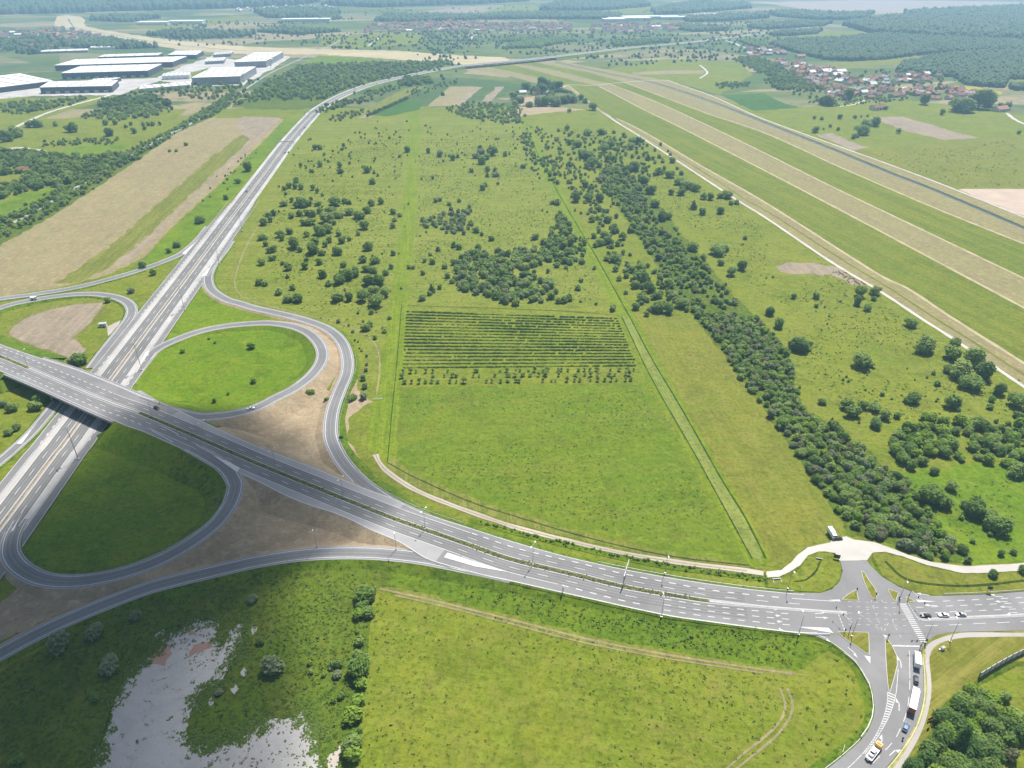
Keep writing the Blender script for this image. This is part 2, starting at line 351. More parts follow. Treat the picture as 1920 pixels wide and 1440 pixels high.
def skirt(W, side, half, mat, parent, slope=1.9, name='embankment', mx=99):
    e = off(W, side * half, -.02); h = np.clip(W[:, 2], 0, None) + .12
    wob = np.array([vn(x * .11, y * .13, 3) for x, y, _ in W]) * .8
    toe = off(W, side * (half + np.minimum(h * slope + .6 + wob, mx))); toe[:, 2] = np.where(h * slope + .6 + wob > mx, W[:, 2] - mx / slope, -.12)
    mid = (e + toe) / 2; mid[:, 2] += np.array([vn(x * .3, y * .27, 9) for x, y, _ in W]) * .12
    for A, B in (((e, mid), (mid, toe)) if side < 0 else ((mid, e), (toe, mid))):
        pass
    A = [toe, mid, e] if side < 0 else [e, mid, toe]
    V = np.vstack(A); n = len(W); i = np.arange(n - 1)
    f = np.vstack([np.stack([k * n + i, k * n + i + 1, (k + 1) * n + i + 1, (k + 1) * n + i], 1) for k in (0, 1)])
    return link(name, mesh(name, V, f, mat), parent)
def inpx(q, W, x0, x1): m = (q[:, 0] >= x0) & (q[:, 0] <= x1); return q[m], W[m]

# motorway -----------------------------------------------------------
m0 = np.array(P(113, 840)); md = np.array([math.cos(MW), math.sin(MW), 0])
MP = [(113, 840), (206, 714), (298, 590), (370, 494), (440, 400), (490, 333), (534, 274), (560, 243), (579, 222), (592, 208.5), (611, 195.5), (636, 181.5), (667, 168), (699, 157.5), (755, 144), (830, 129), (880, 121.5), (960, 114), (1030, 107), (1110, 97.5), (1185, 89), (1260, 82.5), (1330, 75), (1440, 61), (1560, 45)]
mz = lambda x: float(np.interp(x, [0, 720, 830, 880, 1030, 1110, 1260, 1400], [.6, .6, 3.5, 7, 7, 6, 3, 1]))
_, mwW = rpath([(x, y, mz(x)) for x, y in MP], 2.0)
mwW = np.vstack([[m0 - md * t + [0, 0, .6] for t in range(170, 0, -5)], mwW])
mwW = resamp(mwW, 700)
L_ = arc(mwW)
def s_at(W, x, y, z=.6):
    X = np.array(P(x, y, z)); return arc(W)[np.argmin(np.hypot(W[:, 0] - X[0], W[:, 1] - X[1]))]
motorway = ribbon('motorway', mwW, -12.9, 12.9, M_shldP, label='long grey motorway with pale shoulders curving away to a viaduct')
for a, b in ((1.3, 8.95), (-8.95, -1.3)): ribbon('carriageway', mwW, a, b, M_asphM, motorway, .025)
ribbon('median', mwW, -.8, .8, M_median, motorway, .06)
s_taper0, s_taper1 = s_at(mwW, 420, 427), s_at(mwW, 462, 370)
aux = cut(mwW, 0, s_taper1, 4); sa = arc(aux); wd = np.interp(sa, [0, s_taper0, s_taper1], [17.9, 17.9, 12.6])
for sg in (1, -1):
    V, f = strip(off(aux, -wd, .012), off(aux, np.full(len(aux), -12.4), .012)) if sg < 0 else strip(off(aux, np.full(len(aux), 12.4), .012), off(aux, wd, .012))
    link('auxiliary_lane', mesh('auxiliary_lane', V, f, M_asphM), motorway)
for o_ in (3.35, 7.0, -3.35, -7.0):
    for t_ in (-.85, .85): ribbon('wheel_path', mwW, o_ + t_ - .42, o_ + t_ + .42, M_wear2, motorway, .034)
mk = Marks()
for sg in (1, -1):
    mk.line(mwW, sg * 1.6, .3, .05); mk.line(mwW, sg * 8.75, .34, .05); mk.dash(mwW, sg * 5.2, 6, 10, .3, .05)
    mk.line(aux[:-6], sg * 12.9, .34, .05); mk.line(aux[:-4], sg * 17.4, .3, .05)
    mk.dash(aux, sg * 13.6, 3, 4.5, .5, .05, start=s_at(mwW, 300, 588), end=s_taper1 - 25)
    mk.dash(aux, sg * 13.6, 3, 5, .5, .05, start=s_at(mwW, 120, 830), end=s_at(mwW, 250, 655))
mk.poly([(341, 475), (347, 477), (360, 462), (372, 449)], .68); mk.poly([(379, 517), (387, 517), (396, 499), (410, 479)], .68)
mk.poly([(252, 582), (257, 576), (240, 600), (228, 616)], .68); mk.poly([(31, 832), (41, 832), (60, 805), (72, 792)], .68)
mk.poly([(273, 660), (281, 656), (262, 688), (254, 700)], .68); mk.poly([(11, 1010), (17, 1012), (34, 976), (46, 955)], .68)
mk.build('lane_marking', M_white, motorway)
vi0, vi1 = s_at(mwW, 868, 123, 7), s_at(mwW, 1034, 106.5, 7)
for sg in (1, -1):
    for s0, s1 in ((s_at(mwW, 700, 157), vi0), (vi1, L_[-1])): skirt(cut(mwW, s0, s1, 8), sg, 12.9, M_slope, motorway)
    skirt(cut(mwW, 0, s_at(mwW, 700, 157), 5), sg, 12.85, M_mown, motorway, 2.5)

# avenue -------------------------------------------------------------
A_C = [(-90, 633), (0, 668), (54, 690), (108, 713), (162, 736), (217, 758), (262, 774), (375, 822), (480, 868), (605, 919), (730, 969), (797, 993), (878, 1021), (960, 1049), (1080, 1078), (1170, 1100), (1260, 1116), (1330, 1127), (1435, 1138), (1540, 1146), (1630, 1152), (1722, 1161), (1820, 1157.5), (1920, 1153), (2010, 1148)]
A_N = [(-90, 608), (0, 644.7), (73, 670), (147, 694), (230, 727), (262, 741), (330, 767), (372, 787), (480, 836), (560, 866), (640, 898), (690, 918), (740, 936), (792, 960), (870, 986), (960, 1014.5), (1055, 1041), (1115, 1055), (1172, 1067), (1272, 1085), (1360, 1098), (1440, 1107.5), (1520, 1114), (1600, 1116), (1700, 1117), (1752, 1117), (1802, 1116), (1850, 1114), (1920, 1109), (2010, 1101)]
A_S = [(-90, 657), (0, 696), (36, 711), (87, 733), (176, 773), (244, 802), (265, 808), (337, 840), (400, 866), (480, 901), (527, 925), (580, 947), (640, 967), (692, 992), (745, 1015), (795, 1046), (850, 1064), (905, 1079), (960, 1090.5), (1055, 1112), (1237, 1152), (1320, 1165), (1440, 1181), (1501, 1187.5), (1560, 1189), (1650, 1189), (1740, 1188), (1790, 1185), (1920, 1182), (2010, 1181)]
aq, aW = apath(A_C, 2.5); NQ, NW_ = apath(A_N, 2.5); SQ, SW_ = apath(A_S, 2.5)
n_ = len(aW); Nr, Sr = [], []
nn = normals(aW)
def edge_off(E):                             # offset of an edge polyline from the centre line along its normals
    r = []
    for i in range(n_):
        d = E[:, :2] - aW[i, :2]; al = np.abs(d @ np.array([nn[i, 1], -nn[i, 0]])); j = np.argsort(al)[:4]
        k = j[np.argmin(np.hypot(d[j, 0], d[j, 1]))]; r.append(d[k] @ nn[i])
    r = np.array(r); k = np.ones(9) / 9; return np.convolve(np.pad(r, 4, mode='edge'), k, 'valid')
oN, oS = edge_off(NW_), edge_off(SW_)
ax = aq[:, 0]
V, f = strip(off(aW, oS), off(aW, oN)); avenue = tag(link('avenue', mesh('avenue', V, f, M_asph)), 'wide dual carriageway avenue rising onto the bridge over the motorway', 'road', None, 'structure')
def between(x0, x1): m = (ax >= x0) & (ax <= x1); return m
m = between(300, 735)
V, f = strip(off(aW[m], 7.75, .012), off(aW[m], oN[m], .012)); link('shoulder', mesh('shoulder', V, f, M_shldA), avenue)
m = between(445, 850)
V, f = strip(off(aW[m], oS[m], .012), off(aW[m], -7.75, .012)); link('shoulder', mesh('shoulder', V, f, M_shldA), avenue)
for x0, x1, mt, nm in ((-90, 54, M_medg, 'median'), (54, 262, M_conc, 'median'), (262, 1330, M_medg, 'median'), (1330, 1590, M_conc, 'median'), (1722, 2010, M_conc, 'median')):
    m = between(x0, x1); wv = np.interp(ax[m], [1100, 1330, 1420, 2010], [.95, .7, .35, .35]) if mt is not M_conc or x0 > 300 else np.full(m.sum(), .5)
    V, f = strip(off(aW[m], -wv, .12), off(aW[m], wv, .12)); link(nm, mesh(nm, V, f, mt), avenue)
for o_ in (2.9, 6.0, -3.0, -6.2):
    m = between(-90, 1400)
    for t_ in (-.8, .8): ribbon('wheel_path', aW[m], o_ + t_ - .4, o_ + t_ + .4, M_wear, avenue, .018)
mk = Marks()
m = between(-90, 1590); wl = np.interp(ax, [1100, 1330, 1420], [1.55, 1.2, .6])
for sg in (1, -1): mk.quads(off(aW[m], sg * wl[m] - .13, .03), off(aW[m], sg * wl[m] + .13, .03))
m2 = between(1725, 2010)
for sg in (1, -1): mk.quads(off(aW[m2], sg * .6 - .12, .03), off(aW[m2], sg * .6 + .12, .03))
def vdash(fn, on, gap, x0, x1, w=.26):
    m = between(x0, x1); C = aW[m].copy(); o_ = np.array([fn(x) for x in ax[m]]); C = off(C, o_); mk.dash(C, 0, on, gap, w)
ip = lambda xs, ys: (lambda x: float(np.interp(x, xs, ys)))
vdash(ip([0, 1200, 1340, 1600], [4.4, 4.3, 3.4, 3.2]), 5, 8.5, -90, 1560)
vdash(ip([0, 1200, 1340], [-4.6, -4.9, -5.6]), 5, 8.5, -90, 1230)
vdash(ip([0, 800, 1200, 1340, 1480], [7.6, 7.7, 7.7, 6.6, 6.2]), 3, 3.4, 870, 1480, .45)
vdash(ip([0, 250], [7.7, 7.7]), 3, 3.4, -90, 190, .45); vdash(ip([0, 250], [-7.9, -7.9]), 3, 3.4, -60, 300, .45)
vdash(ip([950, 1200, 1340], [-7.9, -8.3, -8.6]), 3, 3.4, 1060, 1230, .45)
for o_ in (-2.6, -5.7, -8.8): vdash(ip([1240, 1340, 1500], [o_ - .5, o_, o_ - .2]), 3, 3.2, 1245, 1490, .35)
for o_ in (3.4, 6.6, 9.4): vdash(ip([0, 2000], [o_, o_]), 3.2, 3.4, 1730 if o_ < 9 else 1790, 2005, .3)
vdash(ip([0, 2000], [-3.4, -3.4]), 5.5, 5, 1725, 2005)
for x0, x1, fn in ((190, 345, lambda x: 7.7), (300, 395, lambda x: -7.9), (425, 880, lambda x: -7.7), (355, 870, lambda x: 7.6), (880, 1056, lambda x: -8.0), (1490, 1575, lambda x: 6.2), (-90, 2010, None), (-90, 2010, 1)):
    m = between(x0, x1); o_ = np.array([fn(x) for x in ax[m]]) if callable(fn) else (oN[m] - .5 if fn is None else oS[m] + .5)
    if not callable(fn): k = (ax[m] < 1520) | (ax[m] > 1760); C = aW[m][ax[m] < 1520]; oo = o_[ax[m] < 1520]
    else: C, oo = aW[m], o_
    mk.quads(off(C, oo - .14, .03), off(C, oo + .14, .03))
za = lambda x: zA(x) + .05
for g in ([(673, 924), (683, 914), (732, 942), (766, 961), (792, 969), (747, 954)], [(832, 1045), (839, 1036), (900, 1056), (955, 1073), (890, 1062)], [(318, 776), (350, 790), (361, 785), (300, 768)], [(400, 854), (425, 864), (450, 877), (445, 886), (425, 872)], [(1495, 1175), (1553, 1177), (1563, 1187), (1540, 1183)], [(1553, 1125), (1574, 1124), (1576, 1128)], [(1717, 1124), (1755, 1128), (1722, 1129)], [(1620, 1229), (1632, 1231), (1632, 1244)], [(1655, 1189), (1660, 1196), (1664, 1193)]): mk.poly(g, za)
for x in (1571.5, 1574, 1576.5, 1579, 1581.5): k = (x - 1571) * 2.5; mk.poly([(x, 1151 + k), (x + 1.6, 1151 + k), (x + 2.9, 1155 + k), (x + 1.3, 1155 + k)], 1.05)
for i in range(20):                           # zebra crossing
    t = i / 19; xl, xr, y = 1685 + 40 * t, 1699 + 38.5 * t, 1132 + 70 * t; mk.poly([(xl, y), (xr, y), (xr + .9, y + 1.6), (xl + .9, y + 1.6)], 1.05)
for i in range(8): x, y = 1701 + 20 * i / 7, 1130 + 30 * i / 7; mk.poly([(x, y), (x + 1.6, y), (x + 3.2, y + 2.6), (x + 1.6, y + 2.6)], 1.05)
mk.poly([(1674, 1209.5), (1724, 1210.7), (1724, 1213), (1674, 1211.8)], 1.05)
def pxdash(pts, on=1.6, gap=2.2, w=.15):
    _, W = apath(pts, 2); mk.dash(W, 0, on, gap, w, .05)
for y0 in (1129.5, 1139): pxdash([(1590, y0 - 2), (1640, y0), (1690, y0 + .5)])
for y0 in (1150, 1160, 1171): pxdash([(1590, y0 - .5), (1640, y0 + .5), (1700, y0 + 2)])
pxdash([(1633, 1125), (1640, 1145), (1650, 1172), (1656, 1187)]); pxdash([(1645, 1112), (1660, 1138), (1672, 1160), (1682, 1182), (1696, 1206)])
pxdash([(1612, 1150), (1632, 1140), (1644, 1131)]); pxdash([(1612, 1152), (1634, 1167), (1652, 1185)]); pxdash([(1676, 1161), (1663, 1172), (1657, 1188)])
def hd0(a, b): A, B = P(*a, 1), P(*b, 1); return math.atan2(B[1] - A[1], B[0] - A[0])
def arrow(px, py, ang, L=5.0, turn=0, z=1.05):      # painted arrow: shaft, head, optional bent head
    X, Y, _ = P(px, py, z); C, Sn = math.cos(ang), math.sin(ang)
    T = lambda p: np.array((X + p[0] * C - p[1] * Sn, Y + p[0] * Sn + p[1] * C, z))
    w_ = .16; A = [T((-L / 2, -w_)), T((L * .15, -w_ + turn * .3)), T((L * .15, w_ + turn * .3)), T((-L / 2, w_))]
    B = [T((L * .12, -.65 + turn * .8)), T((L * .5, turn * 1.5)), T((L * .12, .65 + turn * .8)), T((L * .12, turn * .8))]
    for q in (A, B): mk.V.append(np.array(q)); mk.F.append(np.array([[0, 1, 2, 3]]) + mk.n); mk.n += 4
for x, y, a, t in ((1232, 1127, -.1, 1), (1235, 1134, -.12, 0), (1238, 1144, -.14, -1), (1340, 1132, -.08, 1), (1342, 1142, -.08, 0), (1347, 1152, -.1, 0), (1345, 1161, -.12, -1), (1452, 1144, -.06, 1), (1452, 1154, -.06, 0), (1455, 1165, -.06, 0), (1455, 1175, -.1, -1), (1540, 1151, -.05, 1), (1541, 1158, -.05, 0), (1547, 1195, -.5, -1), (1601, 1222, -.95, -1), (1730, 1114, 2.9, 0), (1870, 1119, 3.1, -1), (1877, 1128, 3.1, 0), (1886, 1138, 3.1, 0), (1895, 1148, 3.1, 1), (1745, 1135, 3.1, 0), (1690, 1242, hd0((1690, 1252), (1690, 1232)), 1), (1687, 1322, hd0((1686, 1332), (1688, 1312)), 1), (1675, 1408, hd0((1668, 1417), (1682, 1400)), -1), (1654, 1391, hd0((1648, 1399), (1661, 1384)), 1)): arrow(x, y, a, 5.5, t)

# junction aprons, south road, access road -----------------------------
JZ = 1.0
jn = poly('junction_pavement', 'grey asphalt apron of the signal-controlled crossroads', [(1440, 1110), (1520, 1112), (1539, 1112), (1560, 1105), (1575, 1090), (1580, 1070), (1575, 1049), (1624, 1049), (1632, 1060), (1652, 1080), (1685, 1100), (1715, 1111), (1752, 1118), (1752, 1180), (1790, 1184), (1757, 1190), (1740, 1201), (1727, 1216), (1729, 1236), (1640, 1240), (1630, 1290), (1622, 1265), (1602, 1237), (1580, 1220), (1560, 1205), (1526, 1191), (1480, 1185)], M_asph, 0, .05, JZ - .06, 'road', 1.4)
_, sWl = rpath([(1560, 1205, JZ), (1602, 1237, JZ), (1622, 1265, JZ), (1635, 1292, JZ), (1640, 1330, JZ), (1634, 1357, JZ), (1620, 1381, JZ), (1595, 1406, JZ), (1553, 1440, JZ), (1470, 1500, JZ), (1380, 1560, JZ)])
_, sWr = rpath([(1727, 1214, JZ), (1728, 1235, JZ), (1731, 1260, JZ), (1731, 1305, JZ), (1723, 1342, JZ), (1710, 1373, JZ), (1690, 1403, JZ), (1660, 1440, JZ), (1600, 1500, JZ), (1530, 1570, JZ)])
sL, sR = resamp(sWl, 160), resamp(sWr, 160)
V, f = strip(sR, sL); V[:, 2] -= .025
south = tag(link('south_road', mesh('south_road', V, f[:, ::-1], M_asph)), 'curving four lane road leading to the crossroads from the bottom edge', 'road', None, 'structure')
_, l1 = apath([(1664, 1297), (1663, 1320), (1655, 1350), (1640, 1382), (1618, 1412), (1590, 1440), (1530, 1490)], 3); _, l2 = apath([(1684, 1255), (1680, 1300), (1672, 1330), (1660, 1357), (1642, 1387), (1622, 1413)], 3)
for l in (l1, l2): mk.line(l, 0, .22, .06)
a_, b_ = resamp(l1[: int(len(l1) * .55)], 27), resamp(l2[int(len(l2) * .3):], 27)
for i in range(0, 26): mk.quads(np.array([a_[i] + [0, 0, .06], b_[i] + [0, 0, .06]]), np.array([a_[i] * .55 + a_[i + 1] * .45 + [0, 0, .06], b_[i] * .55 + b_[i + 1] * .45 + [0, 0, .06]]))
_, l3 = apath([(1705, 1220), (1706, 1272)], 3); mk.line(l3, 0, .22, .06)
pxdash([(1706, 1276), (1705, 1300), (1700, 1335), (1690, 1362), (1677, 1387), (1655, 1412), (1625, 1442)], 4.5, 3.6, .24)
for e, a in ((sL, -.5), (sR, .5)): mk.line(e[8:], a, .2, .03)
mk.build('lane_marking', M_white, avenue)
skirt(sL, -1, .0, M_slope, south, 3.2)
# ramps ----------------------------------------------------------------
RAMPS = {}
def ramp(name, label, pts, wdt=7.6, left=M_slope, right=M_slope, mx=99, sk=True):
    q, W = rpath(pts, 3); W = W.copy(); W[:, 2] -= .02
    o = ribbon(name, W, -wdt / 2, wdt / 2, M_asphR, label=label); mk = Marks()
    for t_ in (-1.0, 1.0): ribbon('wheel_path', W, t_ - .45, t_ + .45, M_wear, o, .012)
    for sg in (1, -1): mk.line(W, sg * (wdt / 2 - .75), .38, .03)
    for sg in (1, -1): ribbon('verge', W, min(sg * (wdt / 2 - .05), sg * (wdt / 2 + .7)), max(sg * (wdt / 2 - .05), sg * (wdt / 2 + .7)), M_shldA, o, -.03)
    mk.build('lane_marking', M_white, o)
    if sk:
        skirt(W, 1, wdt / 2 + .6, left, o, mx=mx); skirt(W, -1, wdt / 2 + .6, right, o, mx=mx)
    RAMPS[name] = W; return o
ramp('loop_ramp', 'grey loop ramp circling the bright green meadow above the bridge', [(250, 737, 7.95), (297, 763, 7.9), (362, 780, 7.5), (400, 780.5, 7.3), (440, 775.5, 7.0), (480, 764.5, 6.6), (517, 746, 6.0), (555, 726, 5.3), (587, 700, 4.6), (604, 672, 4), (600, 647, 3.4), (580, 625, 3), (550, 612, 2.6), (512, 606, 2.2), (480, 606, 2), (425, 611, 1.6), (375, 621, 1.2), (325, 639, .9), (292, 656, .7), (275, 674, .6), (257, 697, .58), (240, 720, .55)], left=M_lush, right=M_hay2)
ramp('slip_road', 'grey S-shaped slip road from motorway to avenue past the hay triangle', [(432, 452, .55), (420, 470, .58), (405, 489, .6), (394, 506, .6), (390, 524, .7), (397, 543, .8), (422, 560, .9), (450, 569, 1), (480, 578, 1), (530, 589, 1.1), (575, 601, 1.2), (615, 617, 1.2), (640, 640, 1.2), (651, 670, 1.3), (650, 700, 1.4), (637, 732, 1.5), (625, 765, 1.7), (620, 795, 1.9), (622, 825, 2.2), (640, 862, 2.7), (670, 897, 3.2), (697, 919, 3.5), (742, 948, 3.0), (805, 976, 2.5), (880, 1004, 2.1)], left=M_slope, right=M_hay2)
ramp('loop_ramp', 'grey loop ramp around the dark shaded meadow below the bridge', [(262, 787, 7.85), (310, 811, 7.55), (350, 834, 7.2), (387, 854, 6.9), (420, 875, 6.5), (437, 897, 6.1), (441, 914, 5.9), (430, 947, 5.3), (400, 985, 4.6), (350, 1022, 4), (287, 1055, 3.4), (212, 1079, 2.7), (140, 1090, 2), (82, 1086, 1.6), (42, 1067, 1.2), (21, 1042, 1), (20, 1015, .8), (32, 985, .65), (52, 957, .6), (77, 927, .58), (105, 895, .55), (125, 867, .5)], left=M_hay2, right=M_slope)
ramp('slip_road', 'grey slip road sweeping along the bottom of the hay bank', [(-120, 1290, .8), (-60, 1256, .9), (0, 1225, 1), (62, 1192, 1.1), (130, 1160, 1.2), (200, 1131, 1.3), (275, 1103, 1.5), (337, 1086, 1.7), (375, 1077, 1.8), (430, 1064, 1.9), (480, 1053, 2), (555, 1041, 2.1), (630, 1036, 2.2), (705, 1037, 2.3), (780, 1044, 2.5), (842, 1055, 2.45), (905, 1068, 2.2), (960, 1080, 2.05)], left=M_hay2, right=M_slope)
ramp('slip_road', 'grey slip road between the dry hay field and the loop ramp', [(-120, 578, .8), (0, 560, .8), (75, 550, .8), (150, 537, .8), (225, 517.5, .8), (287, 497.5, .7), (335, 478, .6), (357, 463, .58), (375, 446, .55), (392, 424, .5)], left=M_hay, right=M_slope)
ramp('loop_ramp', 'grey loop ramp round the bare brown plot beside the motorway', [(-120, 620, 3), (0, 577, 2), (62, 562, 1.6), (125, 553, 1.3), (175, 551, 1.1), (215, 556.5, 1), (238, 566, .9), (247, 579, .8), (244, 594, .7), (230, 614, .6), (213, 636, .58), (191, 664, .55), (172, 690, .5)], left=M_slope, right=M_slope)
ramp('slip_road', 'short slip lane leaving the motorway at the left below the bridge', [(108, 752, .55), (84, 782, .56), (58, 812, .58), (26, 842, .6), (-10, 872, .7), (-90, 930, .9)], 6.5)
# avenue banks outside the bridge
for x0, x1, sd, mt in ((-90, 46, 1, M_slope), (250, 372, 1, M_lush), (372, 650, 1, M_hay2), (760, 1510, 1, M_slope), (-90, 46, -1, M_slope), (250, 440, -1, M_lush), (440, 800, -1, M_hay2), (840, 1560, -1, M_slope)):
    m = between(x0, x1); E = off(aW[m], (oN if sd > 0 else oS)[m]); skirt(E, sd, 0.0, mt, avenue, 2.0)
def pitmat():
    n = N('white_gravel')
    c = n.mix(n.ramp(n.noise(.05, 5, dist=.5), .4, .6), (.36, .35, .335), (.42, .405, .39))
    c = n.mix(n.math('MULTIPLY', n.ramp(n.noise(.3, 7, rough=.8), .5, .68), .5), c, (.33, .3, .28))
    c = n.mix(n.ramp(n.noise(.16, 8, rough=.78, dist=.5), .585, .63), c, (.12, .11, .05))
    c = n.mix(n.ramp(n.noise(.09, 8, rough=.75, dist=1.2), .61, .66), c, (.06, .085, .02))
    n.bump(n.noise(.8, 8, rough=.8), .6, .5); return n.done(c, .97, .05)
M_scrubm = grass('scrub_meadow_grass', (.145, .19, .03), (.19, .222, .05), (.25, .225, .085), streak=math.pi + .05, sfac=.3, sw=3, mid=.07, speck=.4)
# ------------------------------------------------------------------ fields (outlines at their photo pixels)
poly('meadow', 'green meadow plain around the interchange and the scrub', [(-700, 1800), (-400, 600), (-150, 225), (300, 205), (900, 200), (1500, 200), (1990, 225), (2300, 600), (2700, 1800)], M_mead, .4, 0, step=60)
M_worn = plain('pale_worn_grass', (.36, .31, .19), .95, .1, var=.2, vs=.08); M_beige = plain('pale_beige_grass', (.4, .335, .2), .95, .1, var=.15, vs=.01)
poly('hay_field', 'broad dry beige hay field between the railway scrub and the motorway', [(-60, 574), (-60, 490), (0, 457), (100, 402), (220, 322), (330, 246), (386, 221), (526, 222), (492, 262), (420, 330), (350, 392), (300, 440), (265, 484), (200, 516), (100, 541), (0, 556)], M_hay, 1, .8)
poly('green_regrowth_strip', 'green strip of regrowth running through the dry hay field', [(105, 532), (150, 500), (215, 455), (300, 378), (390, 300), (440, 262), (480, 236), (500, 238), (440, 290), (350, 372), (290, 430), (240, 472), (205, 500), (150, 528)], M_mownpale, 2, 1.2)
poly('bare_earth_strip', 'brown bare earth strip along the edge of the hay field', [(190, 512), (250, 470), (300, 425), (380, 350), (450, 282), (505, 228), (526, 224), (480, 270), (400, 345), (330, 405), (275, 462), (240, 490)], M_bare, 2, 1.2)
poly('pale_hay_edge', 'pale cut margin between the hay field and the motorway bank', [(225, 506), (268, 470), (300, 435), (350, 388), (420, 322), (492, 256), (526, 222), (533, 224), (430, 328), (360, 392), (310, 440), (272, 482)], M_hay, 3, .8)
poly('motorway_bank', 'green grassy bank between the hay field and the motorway', [(232, 512), (274, 482), (312, 440), (362, 392), (432, 328), (534, 224), (566, 222), (545, 250), (480, 320), (410, 400), (360, 452), (325, 478), (280, 496)], M_lush, 1, .6)
poly('bare_plot', 'bare brown plot inside the loop by the motorway', [(16, 622), (40, 600), (95, 580), (150, 570), (194, 567), (186, 584), (165, 610), (136, 632), (161, 655), (140, 672), (132, 672), (70, 650), (30, 636)], M_bare, 3, .5)
poly('plot_margin', 'pale grass margin around the bare brown plot', [(8, 622), (32, 596), (90, 574), (150, 565), (200, 562), (200, 580), (172, 612), (146, 632), (168, 655), (142, 680), (128, 678), (60, 653), (18, 638)], M_mownpale, 2, .6)
poly('lay_by', 'pinkish gravel lay-by beside the small roadside kiosk', [(200, 612), (232, 598), (212, 622), (204, 632)], M_dirt, 3, .3)
poly('interchange_meadow', 'green meadow between the slip roads and the motorway', [(0, 566), (100, 552), (250, 520), (320, 488), (345, 478), (262, 575), (245, 570), (230, 562), (170, 556), (60, 566), (0, 584)], M_mead, 1, .4)
poly('interchange_meadow', 'green meadow wedge between motorway and loop ramp', [(385, 530), (395, 550), (440, 572), (520, 592), (480, 603), (425, 608), (360, 622), (310, 640), (286, 652), (340, 590)], M_lush, 1, .4)
poly('loop_meadow', 'bright green round meadow enclosed by the loop ramp', [(240, 728), (265, 692), (290, 664), (330, 643), (380, 626), (440, 615), (510, 611), (560, 622), (588, 645), (594, 672), (572, 705), (540, 728), (480, 758), (420, 772), (370, 772), (300, 752)], M_lush, 2, .4)
poly('loop_meadow', 'dark green shaded meadow enclosed by the lower loop ramp', [(130, 880), (160, 840), (230, 815), (320, 838), (400, 872), (428, 900), (424, 940), (390, 982), (330, 1025), (260, 1055), (180, 1076), (100, 1078), (55, 1060), (36, 1035), (38, 1000), (70, 950)], M_lush, 2, .4)
poly('hay_triangle', 'pale cut hay triangle between the loop ramp and the avenue', [(395, 795), (480, 772), (545, 742), (596, 712), (630, 690), (636, 720), (615, 765), (610, 800), (614, 840), (640, 890), (560, 866), (470, 830)], M_hay2, 2, .5)
poly('green_verge_patch', 'green patch of verge between the two ramps', [(606, 692), (607, 670), (602, 645), (585, 622), (560, 608), (590, 612), (620, 630), (638, 660), (634, 698), (619, 735), (608, 728), (613, 706)], M_mead, 3, .4)
poly('hay_triangle', 'pale cut hay bank between the lower loop and the avenue', [(450, 895), (520, 922), (640, 968), (750, 1015), (770, 1030), (700, 1032), (600, 1030), (480, 1046), (380, 1070), (300, 1090), (200, 1116), (100, 1156), (-60, 1230), (-60, 1170), (0, 1130), (40, 1097), (120, 1103), (220, 1090), (330, 1047), (412, 988), (446, 922)], M_hay2, 2, .5)
poly('bare_verge', 'strip of bare beige soil beside the slip road', [(660, 650), (670, 690), (668, 730), (690, 748), (698, 753), (675, 765), (652, 790), (650, 822), (662, 845), (690, 880), (730, 915), (790, 950), (870, 980), (870, 986), (780, 957), (700, 922), (655, 880), (632, 830), (632, 780), (650, 735), (658, 690)], M_hay2, 2, .8)
# left of the motorway, beyond the railway
poly('meadow', 'bright green field inside the trees left of the railway', [(-40, 400), (0, 382), (40, 362), (100, 353), (128, 350), (110, 365), (70, 385), (0, 412), (-40, 430)], M_lush, 2, .8)
poly('meadow', 'pale yellow clearing by the white building among trees', [(-30, 345), (0, 332), (47, 328), (48, 338), (20, 350), (-30, 362)], M_olive, 2, .6)
poly('meadow', 'long bright green meadow behind the railway woods', [(110, 290), (130, 275), (230, 268), (240, 276), (180, 292), (120, 296)], M_lush, 2, 1.0)
poly('bare_field', 'pale sandy bare patch at the left edge behind the woods', [(-40, 278), (45, 276), (86, 282), (80, 288), (40, 290), (-40, 295)], M_grav, 2, .8)
poly('bare_field', 'beige harvested field beside the white road', [(85, 222), (135, 205), (200, 204), (180, 214), (130, 222)], M_hay, 2, 1.2)
poly('bare_field', 'small beige field beside the railway scrub', [(335, 217), (365, 198), (392, 197), (380, 205), (355, 217)], M_hay, 2, 1.2)
poly('meadow', 'grass field between the white road and the warehouses', [(-40, 245), (-40, 182), (30, 182), (110, 186), (190, 178), (225, 183), (140, 205), (60, 235), (0, 250)], M_mead, 1, 1)
# centre
poly('scrub_meadow', 'bushy green meadow between the motorway and the mown strip', [(545, 270), (600, 222), (680, 215), (770, 216), (745, 480), (727, 620), (700, 720), (690, 700), (676, 655), (640, 615), (590, 595), (500, 575), (440, 562), (405, 545), (402, 520), (440, 460), (490, 380), (520, 320)], M_scrubm, 1, 1.0)
poly('scrub_meadow', 'bushy green meadow between the two mown strips', [(786, 216), (975, 225), (1050, 385), (1155, 585), (765, 572), (775, 420)], M_scrubm, 1, .6)
poly('scrub_meadow', 'bushy green meadow between the tree belt and the floodway track', [(1000, 230), (1100, 215), (1120, 210), (1200, 258), (1330, 342), (1440, 414), (1560, 494), (1655, 552), (1790, 640), (1990, 772), (1990, 1050), (1830, 1055), (1640, 860), (1500, 760), (1420, 610), (1290, 450), (1190, 330)], M_mead, 1, .5)
poly('mown_strip', 'bright green mown strip running straight up the middle', [(769, 212), (788, 212), (780, 400), (764, 571), (752, 720), (740, 850), (727, 868), (704, 858), (688, 840), (688, 800), (702, 745), (722, 640), (744, 480), (759, 330)], M_mown, 3, .5)
